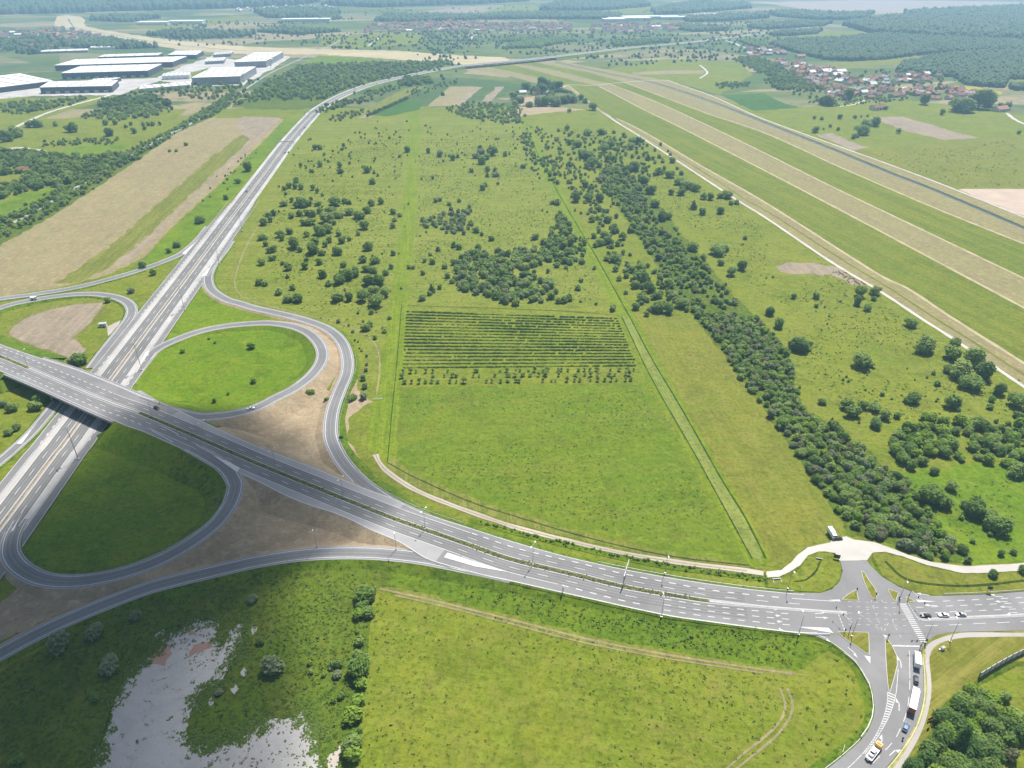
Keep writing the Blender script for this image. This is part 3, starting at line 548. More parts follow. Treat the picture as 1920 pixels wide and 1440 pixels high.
poly('mown_strip', 'pale green mown strip between the square field and the olive meadow', [(980, 226), (990, 226), (1024, 300), (1078, 402), (1128, 485), (1190, 592), (1230, 670), (1296, 782), (1360, 897), (1405, 970), (1446, 1052), (1415, 1064), (1400, 1055), (1366, 990), (1290, 850), (1212, 712), (1160, 592), (1100, 485), (1055, 402), (1008, 305)], M_mown, 3, .4)
poly('pale_strip', 'pale stripe of thin grass between the two dark ditches', [(1166, 592), (1182, 597), (1222, 672), (1287, 782), (1352, 897), (1397, 970), (1430, 1040), (1427, 1056), (1410, 1044), (1380, 990), (1335, 910), (1302, 850), (1222, 710)], grass('thin_pale_grass', (.165, .215, .06), (.2, .235, .085), (.25, .24, .12), streak=MW, sfac=.3, sw=.8), 4, .3)
poly('bare_patch', 'greyish bare patch of old spoil beside the floodway track', [(1455, 498), (1480, 492), (1530, 494), (1568, 500), (1585, 512), (1625, 536), (1600, 534), (1560, 516), (1500, 514), (1462, 510)], M_bare, 3, 1.2)
poly('orchard_ground', 'grass plot under the rows of young orchard trees', [(762, 577), (1158, 590), (1206, 718), (752, 726)], M_mead, 2.5, .3)
poly('square_field', 'large plain green meadow below the orchard rows', [(750, 724), (1210, 716), (1395, 1040), (1380, 1056), (1250, 1035), (1100, 1000), (960, 960), (850, 920), (770, 884), (743, 860)], M_field, 2, .4)
poly('field_margin', 'pale mown margin along the lower edge of the square meadow', [(743, 860), (770, 884), (850, 920), (960, 960), (1100, 1000), (1250, 1035), (1400, 1056), (1440, 1068), (1400, 1064), (1250, 1048), (1100, 1016), (960, 980), (850, 944), (760, 905), (722, 870), (730, 850)], M_mownpale, 3, .4)
poly('olive_meadow', 'olive green meadow along the dense tree belt', [(1190, 590), (1310, 592), (1360, 668), (1410, 735), (1445, 775), (1495, 840), (1545, 925), (1588, 995), (1560, 1012), (1515, 1022), (1490, 1042), (1480, 1055), (1452, 1062), (1405, 972), (1300, 785)], M_olive, 2, .4)
poly('wet_meadow', 'bright green meadow clearing beside the tree belt', [(1662, 888), (1720, 882), (1790, 875), (1840, 862), (1900, 880), (1990, 920), (1990, 1058), (1900, 1054), (1818, 1060), (1752, 970), (1690, 905)], M_lush, 3, .6)
poly('meadow', 'weedy bright green meadow in the middle of the lower edge', [(700, 1108), (790, 1118), (900, 1140), (1080, 1185), (1260, 1222), (1495, 1258), (1560, 1215), (1602, 1250), (1625, 1300), (1628, 1350), (1590, 1400), (1540, 1440), (1480, 1500), (640, 1500), (680, 1330)], M_mead, 2, .5)
poly('grassy_bank', 'weedy green bank between the avenue and the mown track', [(790, 1062), (900, 1086), (960, 1100), (1055, 1122), (1237, 1164), (1320, 1176), (1440, 1192), (1510, 1200), (1560, 1212), (1600, 1245), (1560, 1240), (1520, 1262), (1496, 1258), (1435, 1250), (1260, 1222), (1110, 1194), (960, 1156), (850, 1126), (760, 1104), (720, 1100), (740, 1075)], M_slope, 1.5, .6)
poly('hay_track', 'pale mown track with wheel marks below the avenue bank', [(700, 1102), (760, 1106), (850, 1128), (960, 1158), (1110, 1196), (1260, 1224), (1435, 1251), (1495, 1259), (1490, 1268), (1420, 1262), (1260, 1237), (1100, 1208), (960, 1172), (840, 1140), (760, 1117)], M_mownpale, 3, .4)
poly('rough_ground', 'rough weedy ground around the white gravel pit', [(-100, 1300), (0, 1260), (140, 1180), (300, 1112), (420, 1085), (560, 1062), (700, 1062), (800, 1075), (760, 1095), (705, 1105), (690, 1250), (676, 1350), (650, 1500), (-200, 1520)], M_scrub, 1, .5)
pit = [(360, 1157), (385, 1166), (410, 1167), (404, 1200), (420, 1205), (440, 1178), (460, 1167), (452, 1200), (445, 1220), (415, 1280), (385, 1294), (372, 1310), (362, 1330), (345, 1367), (362, 1392), (385, 1400), (425, 1387), (480, 1362), (520, 1350), (545, 1345), (565, 1335), (577, 1360), (597, 1367), (600, 1500), (150, 1500), (178, 1440), (190, 1390), (210, 1330), (222, 1285), (250, 1255), (282, 1230), (300, 1205), (312, 1192), (340, 1180)]
poly('gravel_pit', 'bare white gravel pit in the lower left corner', pit, pitmat(), 3, .9, step=4)
for q, lb in (([(430, 1290), (440, 1283), (446, 1290), (436, 1298)], 'small gravel patch right of the white pit'), ([(290, 1190), (306, 1180), (312, 1186), (298, 1196)], 'small gravel patch above the white pit'), ([(470, 1178), (480, 1170), (484, 1180), (474, 1188)], 'gravel fleck beyond the tip of the white pit'), ([(452, 1262), (462, 1250), (470, 1258), (458, 1270)], 'gravel patch in the weeds beside the pit'), ([(610, 1420), (640, 1394), (636, 1450), (618, 1460)], 'bare earth strip right of the white pit'), ([(392, 1310), (402, 1302), (404, 1314), (396, 1322)], 'gravel fleck on the dark weedy hump')): poly('gravel_patch', lb, q, MATS['white_gravel'] if 'earth' not in lb else M_dirt, 3, .7, step=4)
for pg, lb in (([(285, 1240), (290, 1218), (312, 1205), (318, 1225), (305, 1246)], 'reddish earth stain at the upper edge of the gravel pit'), ([(350, 1225), (372, 1205), (398, 1198), (400, 1208), (375, 1228), (355, 1235)], 'reddish earth smear across the top of the gravel pit'), ([(352, 1182), (368, 1178), (372, 1186), (358, 1190)], 'small reddish patch at the tip of the gravel pit')):
    poly('earth_stain', lb, pg, asphalt('reddish_earth', (.33, .2, .15), .15), 4, .9, step=3)
# lawns and islands by the crossroads
poly('roadside_lawn', 'striped dry lawn beside the crossroads and noise barrier', [(1727, 1214), (1742, 1200), (1760, 1189), (1792, 1184), (1925, 1182), (2010, 1181), (2060, 1240), (1990, 1240), (1900, 1240), (1838, 1272), (1790, 1300), (1760, 1330), (1752, 1360), (1735, 1385), (1700, 1440), (1640, 1510), (1600, 1500), (1660, 1440), (1690, 1403), (1710, 1373), (1723, 1342), (1731, 1305), (1731, 1260), (1728, 1235)], M_lawn, 1, .08, JZ - .1, 'lawn', 2.0)
poly('roadside_lawn', 'green lawn with a shallow ditch between avenue and gravel path', [(1636, 1038), (1660, 1036), (1690, 1044), (1740, 1062), (1802, 1076), (1852, 1076), (2010, 1064), (2010, 1101), (1920, 1109), (1850, 1113.5), (1802, 1115.5), (1752, 1116), (1715, 1110), (1685, 1098), (1655, 1079)], M_olive, 1, .08, JZ - .12, 'lawn', 1.5)
poly('roadside_lawn', 'green lawn island with a dark sign beside the access road', [(1535, 1036), (1558, 1036), (1574, 1050), (1578, 1070), (1573, 1088), (1558, 1103), (1538, 1110), (1480, 1106), (1440, 1100), (1440, 1088), (1482, 1080), (1503, 1062), (1514, 1044)], M_mead, 1, .1, JZ - .14, 'lawn', 1.5)
for pg, lb in (([(1579, 1124), (1590, 1115), (1605, 1106), (1607, 1115), (1609, 1125)], 'small grassy triangular traffic island north-west of the crossroads'), ([(1616, 1070), (1621, 1074), (1627, 1085), (1640, 1103), (1643, 1112), (1642, 1121), (1638, 1122.5), (1632, 1115), (1624, 1098), (1618, 1082)], 'slim grassy lens-shaped island in the access road'), ([(1665, 1104), (1684, 1111), (1679, 1127), (1671, 1117)], 'small grassy island beside the zebra crossing'), ([(1699, 1119), (1706, 1122), (1716, 1128), (1702, 1128)], 'weedy sliver island at the slip lane'), ([(1571, 1185), (1600, 1185), (1628, 1186), (1629, 1205), (1629, 1227), (1610, 1214), (1590, 1201)], 'grassy triangular island with a lamp south-west of the crossroads'), ([(1660, 1195), (1672, 1210), (1681, 1230), (1682, 1246), (1676, 1270), (1668, 1297), (1665, 1280), (1662, 1240)], 'long grassy lens-shaped island in the south road')):
    o = poly('traffic_island', lb, pg, M_lawn, 0, .02, JZ + .14, 'traffic island', .0, step=3)
    W3 = [P(x, y, JZ + .14) for x, y in dens(pg, 3)]; n = len(W3); c = np.mean(np.array(W3), 0)
    kb = MB()                                                       # kerb around the island
    for i in range(n):
        p, q = np.array(W3[i]), np.array(W3[(i + 1) % n]); d = q - p; l = np.hypot(d[0], d[1]); nx = np.array([d[1], -d[0], 0]) / l
        if nx @ (p - c) < 0: nx = -nx
        a, b = p + nx * .28, q + nx * .28; up = np.array([0, 0, .02]); dn = np.array([0, 0, -.2])
        kb.add([p + up, q + up, b + up, a + up, a + dn, b + dn], [(0, 1, 2, 3), (3, 2, 5, 4)])
    kb.build('kerb', M_shldP, o)
# paths and tracks
def track(name, label, pts, wd, mat, lay=4, z=0.0, step=3):
    q, W = rpath([(x, y, z + lay * .035) for x, y in pts], step); wob = np.array([vn(x * .15, y * .17, 2) for x, y, _ in W]) * wd * .08
    V, f = strip(off(W, -wd / 2 - wob), off(W, wd / 2 + wob)); return tag(link(name, mesh(name, V, f, mat)), label, 'path', None, 'structure')
track('hay_track_rut', 'pale rut along the mown track below the avenue bank', [(712, 1104), (805, 1124), (960, 1162), (1110, 1200), (1260, 1229), (1435, 1256), (1492, 1263)], 1.0, M_hay, 5)
track('hay_track_rut', 'second pale rut beside the mown track below the bank', [(740, 1116), (840, 1139), (960, 1170), (1100, 1206), (1260, 1236), (1430, 1262)], .7, M_hay, 5)
track('roadside_ditch_growth', 'dark green overgrown ditch between avenue and dirt track', [(880, 974), (955, 995), (1060, 1021), (1185, 1050), (1285, 1066), (1370, 1077), (1440, 1086)], 3.4, M_slope, 6)
track('cycle_path', 'pale paved cycle path curving beside the south road', [(2010, 1190), (1920, 1190), (1840, 1190), (1802, 1191.5), (1768, 1199), (1746, 1211), (1737, 1230), (1740, 1267), (1740, 1305), (1731, 1345), (1713, 1387), (1681, 1437), (1630, 1500)], 2.2, asphalt('pinkish_paving', (.36, .335, .315), .1), 2, JZ - .1)
track('grass_verge', 'yellowish grass verge between south road and cycle path', [(1733, 1222), (1732.5, 1245), (1735, 1267), (1735, 1305), (1726, 1345), (1709, 1380), (1676, 1432), (1628, 1490)], 1.1, grass('yellow_verge', (.3, .3, .06), (.36, .34, .1), (.3, .26, .14), mid=.5), 3, JZ - .1)
poly('gravel_turning_area', 'pale gravel turning area at the end of the access road', [(1575, 1051), (1566, 1036), (1548, 1034), (1535, 1034), (1515, 1041), (1500, 1060), (1482, 1072), (1460, 1081), (1436, 1082), (1436, 1071), (1465, 1069), (1485, 1054), (1495, 1040), (1515, 1026), (1556, 1017), (1562, 1011), (1587, 1005), (1602, 1012), (1640, 1017), (1665, 1025), (1702, 1040), (1752, 1055), (1815, 1062), (1920, 1056), (2010, 1049), (2010, 1062), (1920, 1069), (1852, 1074), (1802, 1074), (1740, 1060), (1690, 1042), (1660, 1034), (1636, 1036), (1626, 1050)], M_grav, 3, .15, JZ - .15, 'gravel', 1.6, bankmat=M_olive)
track('dirt_track', 'pinkish dirt track following the avenue along the meadow margin', [(704, 852), (712, 868), (730, 887), (780, 919), (855, 950), (955, 985), (1010, 1000), (1085, 1019), (1185, 1040), (1285, 1056), (1385, 1068), (1440, 1076.5)], 2.9, M_dirt, 5)
track('track_crown', 'grassy crown in the middle of the dirt track', [(704, 852), (712, 868), (730, 887), (780, 919), (855, 950), (955, 985), (1010, 1000), (1085, 1019), (1185, 1040), (1285, 1056), (1400, 1070)], .7, M_hay2, 6)
for xs, lb in (([(1476, 1290), (1486, 1320), (1478, 1350), (1450, 1385), (1410, 1418), (1370, 1450)], 'pair of pale tyre tracks bending through the weedy meadow'), ([(1462, 1290), (1472, 1322), (1464, 1350), (1436, 1380), (1398, 1410), (1358, 1445)], 'inner pale tyre track bending through the weedy meadow')):
    track('tyre_track', lb, xs, .9, M_hay, 5)
track('tyre_track', 'faint pale vehicle track along the slip road meadow', [(505, 395), (480, 430), (458, 470), (447, 500), (440, 530), (450, 552), (480, 566), (560, 588), (640, 606), (690, 632), (708, 655), (712, 690), (706, 740)], 1.1, M_hay, 4)
for pts, lb, wd in (([(987, 240), (1022, 317), (1072, 405), (1120, 485), (1182, 597), (1222, 672), (1287, 782), (1352, 897), (1397, 970), (1436, 1047)], 'dark narrow ditch along the olive meadow', 1.0), ([(1165, 592), (1222, 710), (1302, 850), (1335, 910), (1410, 1047)], 'dark narrow ditch along the square meadow', .8), ([(753, 571), (744, 680), (735, 770), (728, 850), (726, 866)], 'dark thin ditch down the bright mown strip', .6), ([(726, 867), (780, 896), (880, 940), (960, 966), (1110, 1010), (1260, 1043), (1405, 1060)], 'dark ditch line below the square meadow', .7), ([(763, 573), (900, 577), (1050, 583), (1160, 591)], 'thin ditch along the top of the orchard rows', .5), ([(1660, 1052), (1690, 1080), (1725, 1092), (1790, 1098), (1850, 1096), (1920, 1088)], 'shallow dark ditch through the roadside lawn', 1.2), ([(1538, 1052), (1530, 1070), (1512, 1086), (1490, 1090)], 'dark little drain through the lawn island', .7), ([(222, 1290), (208, 1330), (190, 1390), (172, 1420)], 'dark drain along the left edge of the gravel pit', .6)):
    track('ditch', lb, pts, wd, M_ditch, 5, 0 if pts[0][0] not in (1660, 1538) else JZ - .1)
# floodway east of the track -------------------------------------------
TR = [(1123, 206), (1158, 230), (1200, 256), (1330, 341), (1385, 377), (1440, 411), (1560, 492), (1650, 546), (1732, 600), (1790, 637), (1920, 725), (2020, 792)]
track('gravel_track', 'white gravel track along the foot of the floodway dike', TR, 3.2, M_grav, 4)
E1 = [(900, 123), (939, 130), (994, 142), (1067, 161), (1100, 187), (1134, 212), (1200, 243), (1320, 314), (1440, 383), (1640, 510), (1702, 541), (1790, 599), (1920, 681), (2020, 745)]
E2 = [(962, 122), (1020, 137), (1072, 150), (1123, 162), (1166, 184), (1210, 207), (1280, 241), (1440, 323), (1627, 421), (1920, 577), (2020, 630)]
E3 = [(962, 118), (1040, 131), (1100, 147), (1145, 158), (1235, 193), (1335, 239), (1440, 290), (1560, 350), (1690, 412), (1920, 522), (2020, 570)]
E4 = [(1000, 116), (1050, 126), (1110, 137), (1172, 155), (1260, 188), (1335, 216), (1440, 252), (1590, 320), (1765, 395), (1920, 457), (2020, 497)]
CA = [(1040, 117), (1103, 131), (1160, 143), (1200, 151), (1232, 158), (1335, 192), (1440, 233), (1560, 280), (1670, 325), (1762, 361), (1920, 428), (2020, 470)]
E6 = [(1040, 113), (1135, 130), (1190, 140), (1250, 150), (1335, 180), (1410, 214), (1477, 240), (1650, 302), (1765, 345), (1920, 407), (2020, 446)]
W0 = [(880, 126), (900, 131), (947, 140), (1001, 155), (1060, 166), (1095, 188), (1123, 205)] + TR[1:]
def band(name, label, A, B, mat, lay): return poly(name, label, A + B[::-1], mat, lay, .5, cat='field')
band('dike', 'dry beige dike slope beside the white gravel track', W0, E1, M_dike, 2)
band('floodway_meadow', 'nearer long green meadow of the floodway', E1, E2, M_flood, 2)
band('dike', 'beige middle dike between the two floodway meadows', E2, E3, M_dike, 2)
band('floodway_meadow', 'farther long green meadow of the floodway', E3, E4, M_flood, 2)
band('dike', 'dry beige bank on the near side of the canal', E4, CA, M_dike, 2)
band('dike', 'dry beige bank on the far side of the canal', CA, E6, M_dike, 2)
mid1 = [((a[0] + b[0]) / 2, (a[1] + b[1]) / 2) for a, b in zip(TR, [(1140, 210), (1180, 232), (1225, 258), (1360, 337), (1410, 370), (1470, 402), (1600, 483), (1690, 538), (1770, 590), (1830, 626), (1950, 700), (2050, 765)])]
track('dike_crest', 'thin green stripe along the crest of the beige dike', mid1, 2.2, M_flood, 4)
for A, lb in ((E1, 'pale worn edge at the foot of the near dike'), (E2, 'pale worn edge of the middle dike on the near side'), (E3, 'pale worn edge of the middle dike on the far side'), (E4, 'pale worn edge of the canal bank')):
    track('worn_edge', lb, A[3:], 3.2, M_worn, 4)
track('canal', 'narrow dark canal running straight along the floodway', CA, 4.2, M_water, 5); track('canal_margin', 'dark reedy margin along the canal', [(x + 3, y - 1.2) for x, y in CA], 3.2, M_ditch, 6)
track('gravel_track', 'pale gravel track on the far bank of the canal', E6[3:], 3.2, M_grav, 4)
track('gravel_track', 'pale track crossing the floodway at the dike corner', [(1055, 163), (1070, 159), (1110, 160), (1150, 156), (1200, 152), (1250, 151)], 4, M_grav, 6)
# fields east of the canal
poly('orchard_field', 'mottled green field with tiny planted rows beyond the canal', [(1605, 285), (1640, 277), (1765, 263), (1850, 256), (1990, 250), (1990, 355), (1800, 354), (1770, 344), (1700, 318)], M_olive, 2, 1)
poly('bare_field', 'pale pinkish bare field at the right edge beyond the canal', [(1795, 354), (1990, 354), (1990, 440), (1920, 405), (1850, 378)], plain('pale_bare_soil', (.42, .33, .26), .95, vs=.05), 3, .6)
poly('bare_field', 'brown ploughed strip below the village gardens', [(1630, 220), (1690, 218), (1740, 232), (1800, 250), (1840, 258), (1770, 263), (1700, 246)], M_bare, 2, 1)
poly('bare_field', 'brown bare strip beside the canal bank', [(1528, 252), (1560, 250), (1612, 272), (1630, 275), (1600, 282)], M_bare, 2, 1)
poly('crop_field', 'deep green crop field beside the village', [(1350, 178), (1432, 175), (1460, 190), (1500, 202), (1414, 208)], M_crop, 2, 1)
poly('meadow', 'grass field between canal and village', [(1340, 180), (1414, 208), (1500, 203), (1600, 190), (1700, 188), (1850, 205), (1990, 235), (1990, 252), (1850, 256), (1600, 285), (1540, 262), (1440, 228)], M_mead, 1, 1)
poly('meadow', 'pale green field in front of the village gardens', [(1130, 130), (1250, 110), (1390, 118), (1410, 140), (1350, 178), (1250, 150)], M_mead, 1, 1)
poly('bare_field', 'pale strip of field in the plain beyond the floodway', [(1185, 136), (1250, 132), (1322, 132), (1320, 138), (1250, 139), (1190, 140)], M_hay, 2, 1)
poly('meadow', 'grass clearing between forest edge and village roofs', [(1540, 118), (1610, 115), (1700, 108), (1770, 100), (1805, 98), (1740, 110), (1680, 120), (1600, 128), (1560, 126)], M_olive, 2, 1)
poly('flower_field', 'narrow yellow flowering strip along the forest edge', [(1785, 160), (1830, 163), (1880, 172), (1878, 177), (1820, 170), (1785, 164)], M_yel, 2, .5)
poly('meadow', 'pale green clearing at the right edge in the forest', [(1885, 150), (1905, 142), (1990, 148), (1990, 158), (1930, 157)], M_olive, 2, .5)
# fields at the head of the motorway bend
for pg, mt, lb in (([(800, 200), (843, 162), (893, 162), (848, 198)], M_hay, 'broad beige harvested field beyond the scrub meadow'), ([(848, 198), (893, 162), (905, 163), (862, 199)], M_bare, 'brown strip beside the broad harvested field'), ([(902, 190), (930, 163), (944, 163), (922, 191)], M_bare, 'small brown field left of the farm trees'), ([(690, 216), (735, 190), (800, 190), (785, 205), (730, 218)], M_crop, 'bluish green crop field below the hedge row'), ([(668, 222), (700, 196), (760, 165), (800, 162), (740, 190), (690, 220)], M_mownpale, 'pale grass strip between the hedge rows'), ([(670, 222), (690, 212), (708, 206), (694, 221)], M_bare, 'short brown strip beside the dark hedge'), ([(480, 222), (480, 205), (526, 205), (560, 210), (540, 222)], M_mead, 'green plot at the top of the hay field'), ([(440, 235), (455, 218), (528, 221), (500, 242), (470, 262)], M_bare, 'brown bare end of the hay field'), ([(870, 138), (890, 125), (905, 126), (960, 140), (950, 146), (900, 140)], M_hay, 'beige triangular field under the viaduct'), ([(945, 216), (975, 200), (1060, 202), (1100, 206), (1020, 212), (975, 218)], M_hay2, 'pinkish bare yard in front of the farm trees'), ([(962, 192), (985, 182), (1008, 180), (1005, 192), (980, 198)], M_hay2, 'bare pink earth among the farm trees'), ([(562, 122), (598, 104), (660, 108), (720, 112), (700, 120), (640, 122)], M_lush, 'bright green field behind the motorway woods'), ([(610, 66), (735, 62), (790, 62), (790, 82), (660, 90), (600, 84)], M_mead, 'patchwork of green plots before the distant village')):
    poly('field', lb, pg, mt, 4 if 'end of the hay' in lb or 'top of the hay' in lb else 2, 1)
# distant floodway bend and fields
poly('distant_floodway', 'pale beige floodway band crossing the plain in the distance', [(600, 92), (740, 95), (850, 103), (950, 108), (960, 116), (880, 122), (830, 118), (755, 112), (600, 102), (480, 102), (420, 100), (340, 93), (250, 80), (190, 68), (130, 55), (104, 48), (110, 40), (107, 30), (130, 28), (158, 33), (162, 38), (152, 44), (165, 51), (200, 57), (280, 70), (400, 83), (480, 88)], M_beige, 3, 2)
track('canal', 'thin dark canal in the distant beige floodway', [(128, 35), (133, 44), (145, 53), (200, 63), (280, 77), (360, 87), (440, 94), (520, 97)], 6, M_water, 5)
for pg, mt, lb in (([(900, 22), (960, 8), (1040, 12), (1000, 26)], M_olive, 'hazy pale field on the far horizon in the middle'), ([(1010, 24), (1200, 12), (1330, 2), (1420, 6), (1290, 24), (1120, 26)], M_olive, 'hazy pale field below the far ridge'), ([(1420, 4), (1650, 0), (1960, 4), (1960, 12), (1790, 20), (1640, 26), (1500, 16)], plain('far_pinkish_soil', (.3, .24, .2), .95, vs=.01), 'hazy pinkish plain at the top right'), ([(1296, 26), (1400, 22), (1490, 18), (1500, 21), (1380, 27), (1300, 30)], M_grav, 'pale sandy strip in the far distance'), ([(1500, 66), (1560, 58), (1650, 58), (1640, 66), (1560, 74), (1480, 76)], M_mead, 'green clearing behind the forest tongue'), ([(720, 30), (850, 14), (980, 14), (940, 24), (800, 28)], M_bare, 'hazy brown plain behind the far town'), ([(220, 50), (380, 36), (480, 30), (440, 42), (300, 56)], M_olive, 'hazy pale fields left of the far floodway'), ([(280, 60), (430, 46), (480, 44), (440, 54), (330, 66)], M_hay, 'hazy beige field beside the far floodway')):
    poly('distant_field', lb, pg, mt, 2, 2)
track('country_road', 'white road leading past the warehouses', [(-60, 266), (0, 249), (40, 233), (85, 213), (140, 196), (200, 180), (240, 168), (262, 160)], 8, M_grav, 4)
track('country_road', 'pale winding road beside the village pines', [(1358, 76), (1375, 80), (1390, 87), (1402, 90)], 9, M_grav, 4)
track('country_road', 'pale lane leaving the village at the right edge', [(1888, 212), (1900, 222), (1920, 232), (1960, 245)], 6, M_grav, 4)
track('country_road', 'pale village lane between the gardens and the roofs', [(1570, 200), (1600, 196), (1622, 188)], 4, M_grav, 4)
track('country_road', 'pale village street between red roofs', [(1530, 142), (1540, 150), (1548, 158)], 6, M_grav, 4)
track('country_road', 'pale lane beside the yellow field in the village', [(1774, 164), (1785, 171), (1805, 176), (1822, 185)], 6, M_grav, 4)
track('country_road', 'pale straight lane in the far plain', [(690, 86), (720, 65)], 7, M_grav, 4); track('country_road', 'thin pale lane in the far plain', [(885, 78), (885, 62)], 7, M_grav, 4)
track('country_road', 'pale loop of lane beyond the floodway', [(1312, 122), (1322, 130), (1326, 137), (1312, 147)], 5, M_grav, 4)
track('railway', 'grey railway line running through scrub to the distant village', [(-60, 462), (0, 430), (50, 404), (110, 370), (180, 330), (215, 310), (300, 260), (340, 241), (395, 211), (440, 181), (500, 141), (560, 112), (600, 94), (630, 80), (655, 62)], 5, M_shldA, 4)
poly('scrubland', 'rough green scrubland inside the motorway bend', [(430, 200), (470, 178), (510, 150), (560, 123), (640, 119), (760, 116), (846, 112), (856, 121), (790, 138), (700, 156), (640, 176), (606, 192), (560, 206), (500, 206)], M_scrub, 1, 1.5)
poly('scrubland', 'rough green scrubland along the railway', [(-60, 525), (-60, 420), (60, 380), (175, 318), (330, 236), (440, 168), (456, 178), (410, 214), (330, 250), (222, 325), (100, 404), (0, 460)], M_scrub, 1.5, 1)
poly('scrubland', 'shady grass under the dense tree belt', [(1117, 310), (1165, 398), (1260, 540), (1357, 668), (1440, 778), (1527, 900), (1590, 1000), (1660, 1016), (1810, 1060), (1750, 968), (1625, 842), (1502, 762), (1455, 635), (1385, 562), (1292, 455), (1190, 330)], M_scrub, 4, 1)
# ------------------------------------------------------------------ vegetation
CUBE = []
def cubesphere():
    V = []; Fq = []
    for ax_ in range(3):
        for sg in (1, -1):
            b = len(V)
            for j in range(3):
                for i in range(3):
                    p = [0, 0, 0]; p[ax_] = sg; p[(ax_ + 1) % 3] = (i - 1) * sg; p[(ax_ + 2) % 3] = (j - 1); v = np.array(p, float); V.append(v / np.linalg.norm(v))
            for j in range(2):
                for i in range(2): a = b + j * 3 + i; Fq.append((a, a + 1, a + 4, a + 3))
    return np.array(V), np.array(Fq)
CSV, CSF = cubesphere()
def quads_at(p, nrm, size, rng):
    n = len(p); nrm = nrm / (np.linalg.norm(nrm, axis=1)[:, None] + 1e-9)
    t = np.cross(nrm, rng.normal(size=(n, 3))); t /= np.linalg.norm(t, axis=1)[:, None] + 1e-9; b = np.cross(nrm, t)
    s = (size * rng.uniform(.6, 1.35, n))[:, None]; k = s * rng.uniform(.6, 1.0, n)[:, None]
    V = np.stack([p - t * s - b * k, p + t * s - b * k, p + t * s + b * k, p - t * s + b * k], 1).reshape(-1, 3)
    return V, np.arange(4 * n).reshape(n, 4)
def crown(seed, lobes, leaves, ls, shape='round', core=True):
    rng = np.random.default_rng(seed)
    if shape == 'cone':
        c = np.stack([np.zeros(lobes), np.zeros(lobes), np.linspace(.25, 2.3, lobes)], 1); R = np.linspace(.95, .16, lobes); sq = .8
    elif shape == 'poplar':
        c = np.stack([rng.normal(0, .12, lobes), rng.normal(0, .12, lobes), np.linspace(.5, 4.2, lobes)], 1); R = np.interp(np.linspace(0, 1, lobes), [0, .4, 1], [.6, .9, .35]); sq = 1
    else:
        d = rng.normal(size=(lobes, 3)); d /= np.linalg.norm(d, axis=1)[:, None]; c = d * rng.uniform(.3, .72, lobes)[:, None]; c[:, 2] = c[:, 2] * .75 + .74
        c[0] = (0, 0, .8); R = rng.uniform(.28, .6, lobes); R[0] = .66; sq = rng.uniform(.8, 1.05)
    w_ = R ** 2 / (R ** 2).sum(); li = rng.choice(lobes, leaves, p=w_)
    d = rng.normal(size=(leaves, 3)); d[:, 2] += .35; d /= np.linalg.norm(d, axis=1)[:, None]
    p = c[li] + d * (R[li] * rng.uniform(.82, 1.26, leaves) )[:, None] * np.array([1, 1, sq])
    keep = p[:, 2] > -.02
    for k in range(lobes): keep &= (np.linalg.norm(p - c[k], axis=1) > R[k] * .8)
    p, d = p[keep], d[keep]
    V, f = quads_at(p, d * .7 + np.array([.1, .15, .45]) + rng.normal(size=d.shape) * .42, ls, rng)
    if core:
        for k in range(lobes):
            v = CSV * (R[k] * .78) * (1 + rng.normal(0, .05, (len(CSV), 1))) * np.array([1, 1, sq]) + c[k]; v[:, 2] = np.maximum(v[:, 2], -.05)
            f = np.vstack([f, CSF + len(V)]); V = np.vstack([V, v])
    return V, f
PROTO = {}
def protos(kind, n, lobes, leaves, ls, shape, mat, trunk=0.0):
    L = []
    for i in range(n):
        V, f = crown(hash((kind, i)) % 9999 if False else sum(map(ord, kind)) * 31 + i, lobes, leaves, ls, shape)
        V = V + [0, 0, trunk]; L.append((mesh(kind + '_crown', V, f, mat), V, f))
    tk = MB(); hgt = trunk + (.8 if shape == 'round' else 1.6); tk.tube((0, 0, -.15), (0, 0, hgt), .1, .045, 7)
    for k in range(4):
        a = k * 1.7; tk.tube((0, 0, trunk * .7 + .15), (math.cos(a) * .45, math.sin(a) * .45, hgt * .9 + .1), .045, .015, 5)
    PROTO[kind] = (L, tk.mesh('trunk', M_bark))
protos('bush', 5, 6, 620, .10, 'round', M_leaf); protos('shrub', 4, 5, 420, .12, 'round', M_leafg); protos('tree', 5, 9, 1100, .085, 'round', M_leaf, .08)
protos('darktree', 4, 9, 1100, .085, 'round', M_leafd, .08); protos('brighttree', 3, 8, 1000, .09, 'round', M_leafy, .08); protos('browntree', 3, 8, 900, .09, 'round', M_leafb, .08)
protos('conifer', 3, 8, 620, .10, 'cone', M_leafd); protos('poplar', 2, 8, 900, .09, 'poplar', M_leafd, .3); protos('young', 3, 3, 120, .17, 'round', M_leaf, .5); protos('lowbush', 3, 5, 300, .14, 'round', M_leafy)
LOW = {}
for k, mt, tr, sh in (('tree', M_leaf, .08, 'round'), ('darktree', M_leafd, .08, 'round'), ('brighttree', M_leafy, .08, 'round'), ('browntree', M_leafb, .08, 'round'), ('bush', M_leaf, 0, 'round'), ('shrub', M_leafg, 0, 'round'), ('conifer', M_leafd, 0, 'cone'), ('lowbush', M_leafy, 0, 'round'), ('young', M_leaf, .2, 'round'), ('poplar', M_leafd, .3, 'poplar')):
    LOW[k] = ([(lambda v, f: (v + [0, 0, tr], f))(*crown(900 + i * 7 + len(k), 4 if sh == 'round' else 5, 130, .2, sh)) for i in range(4)], mt)
PL = []                                      # (x, y, r, kind, region)
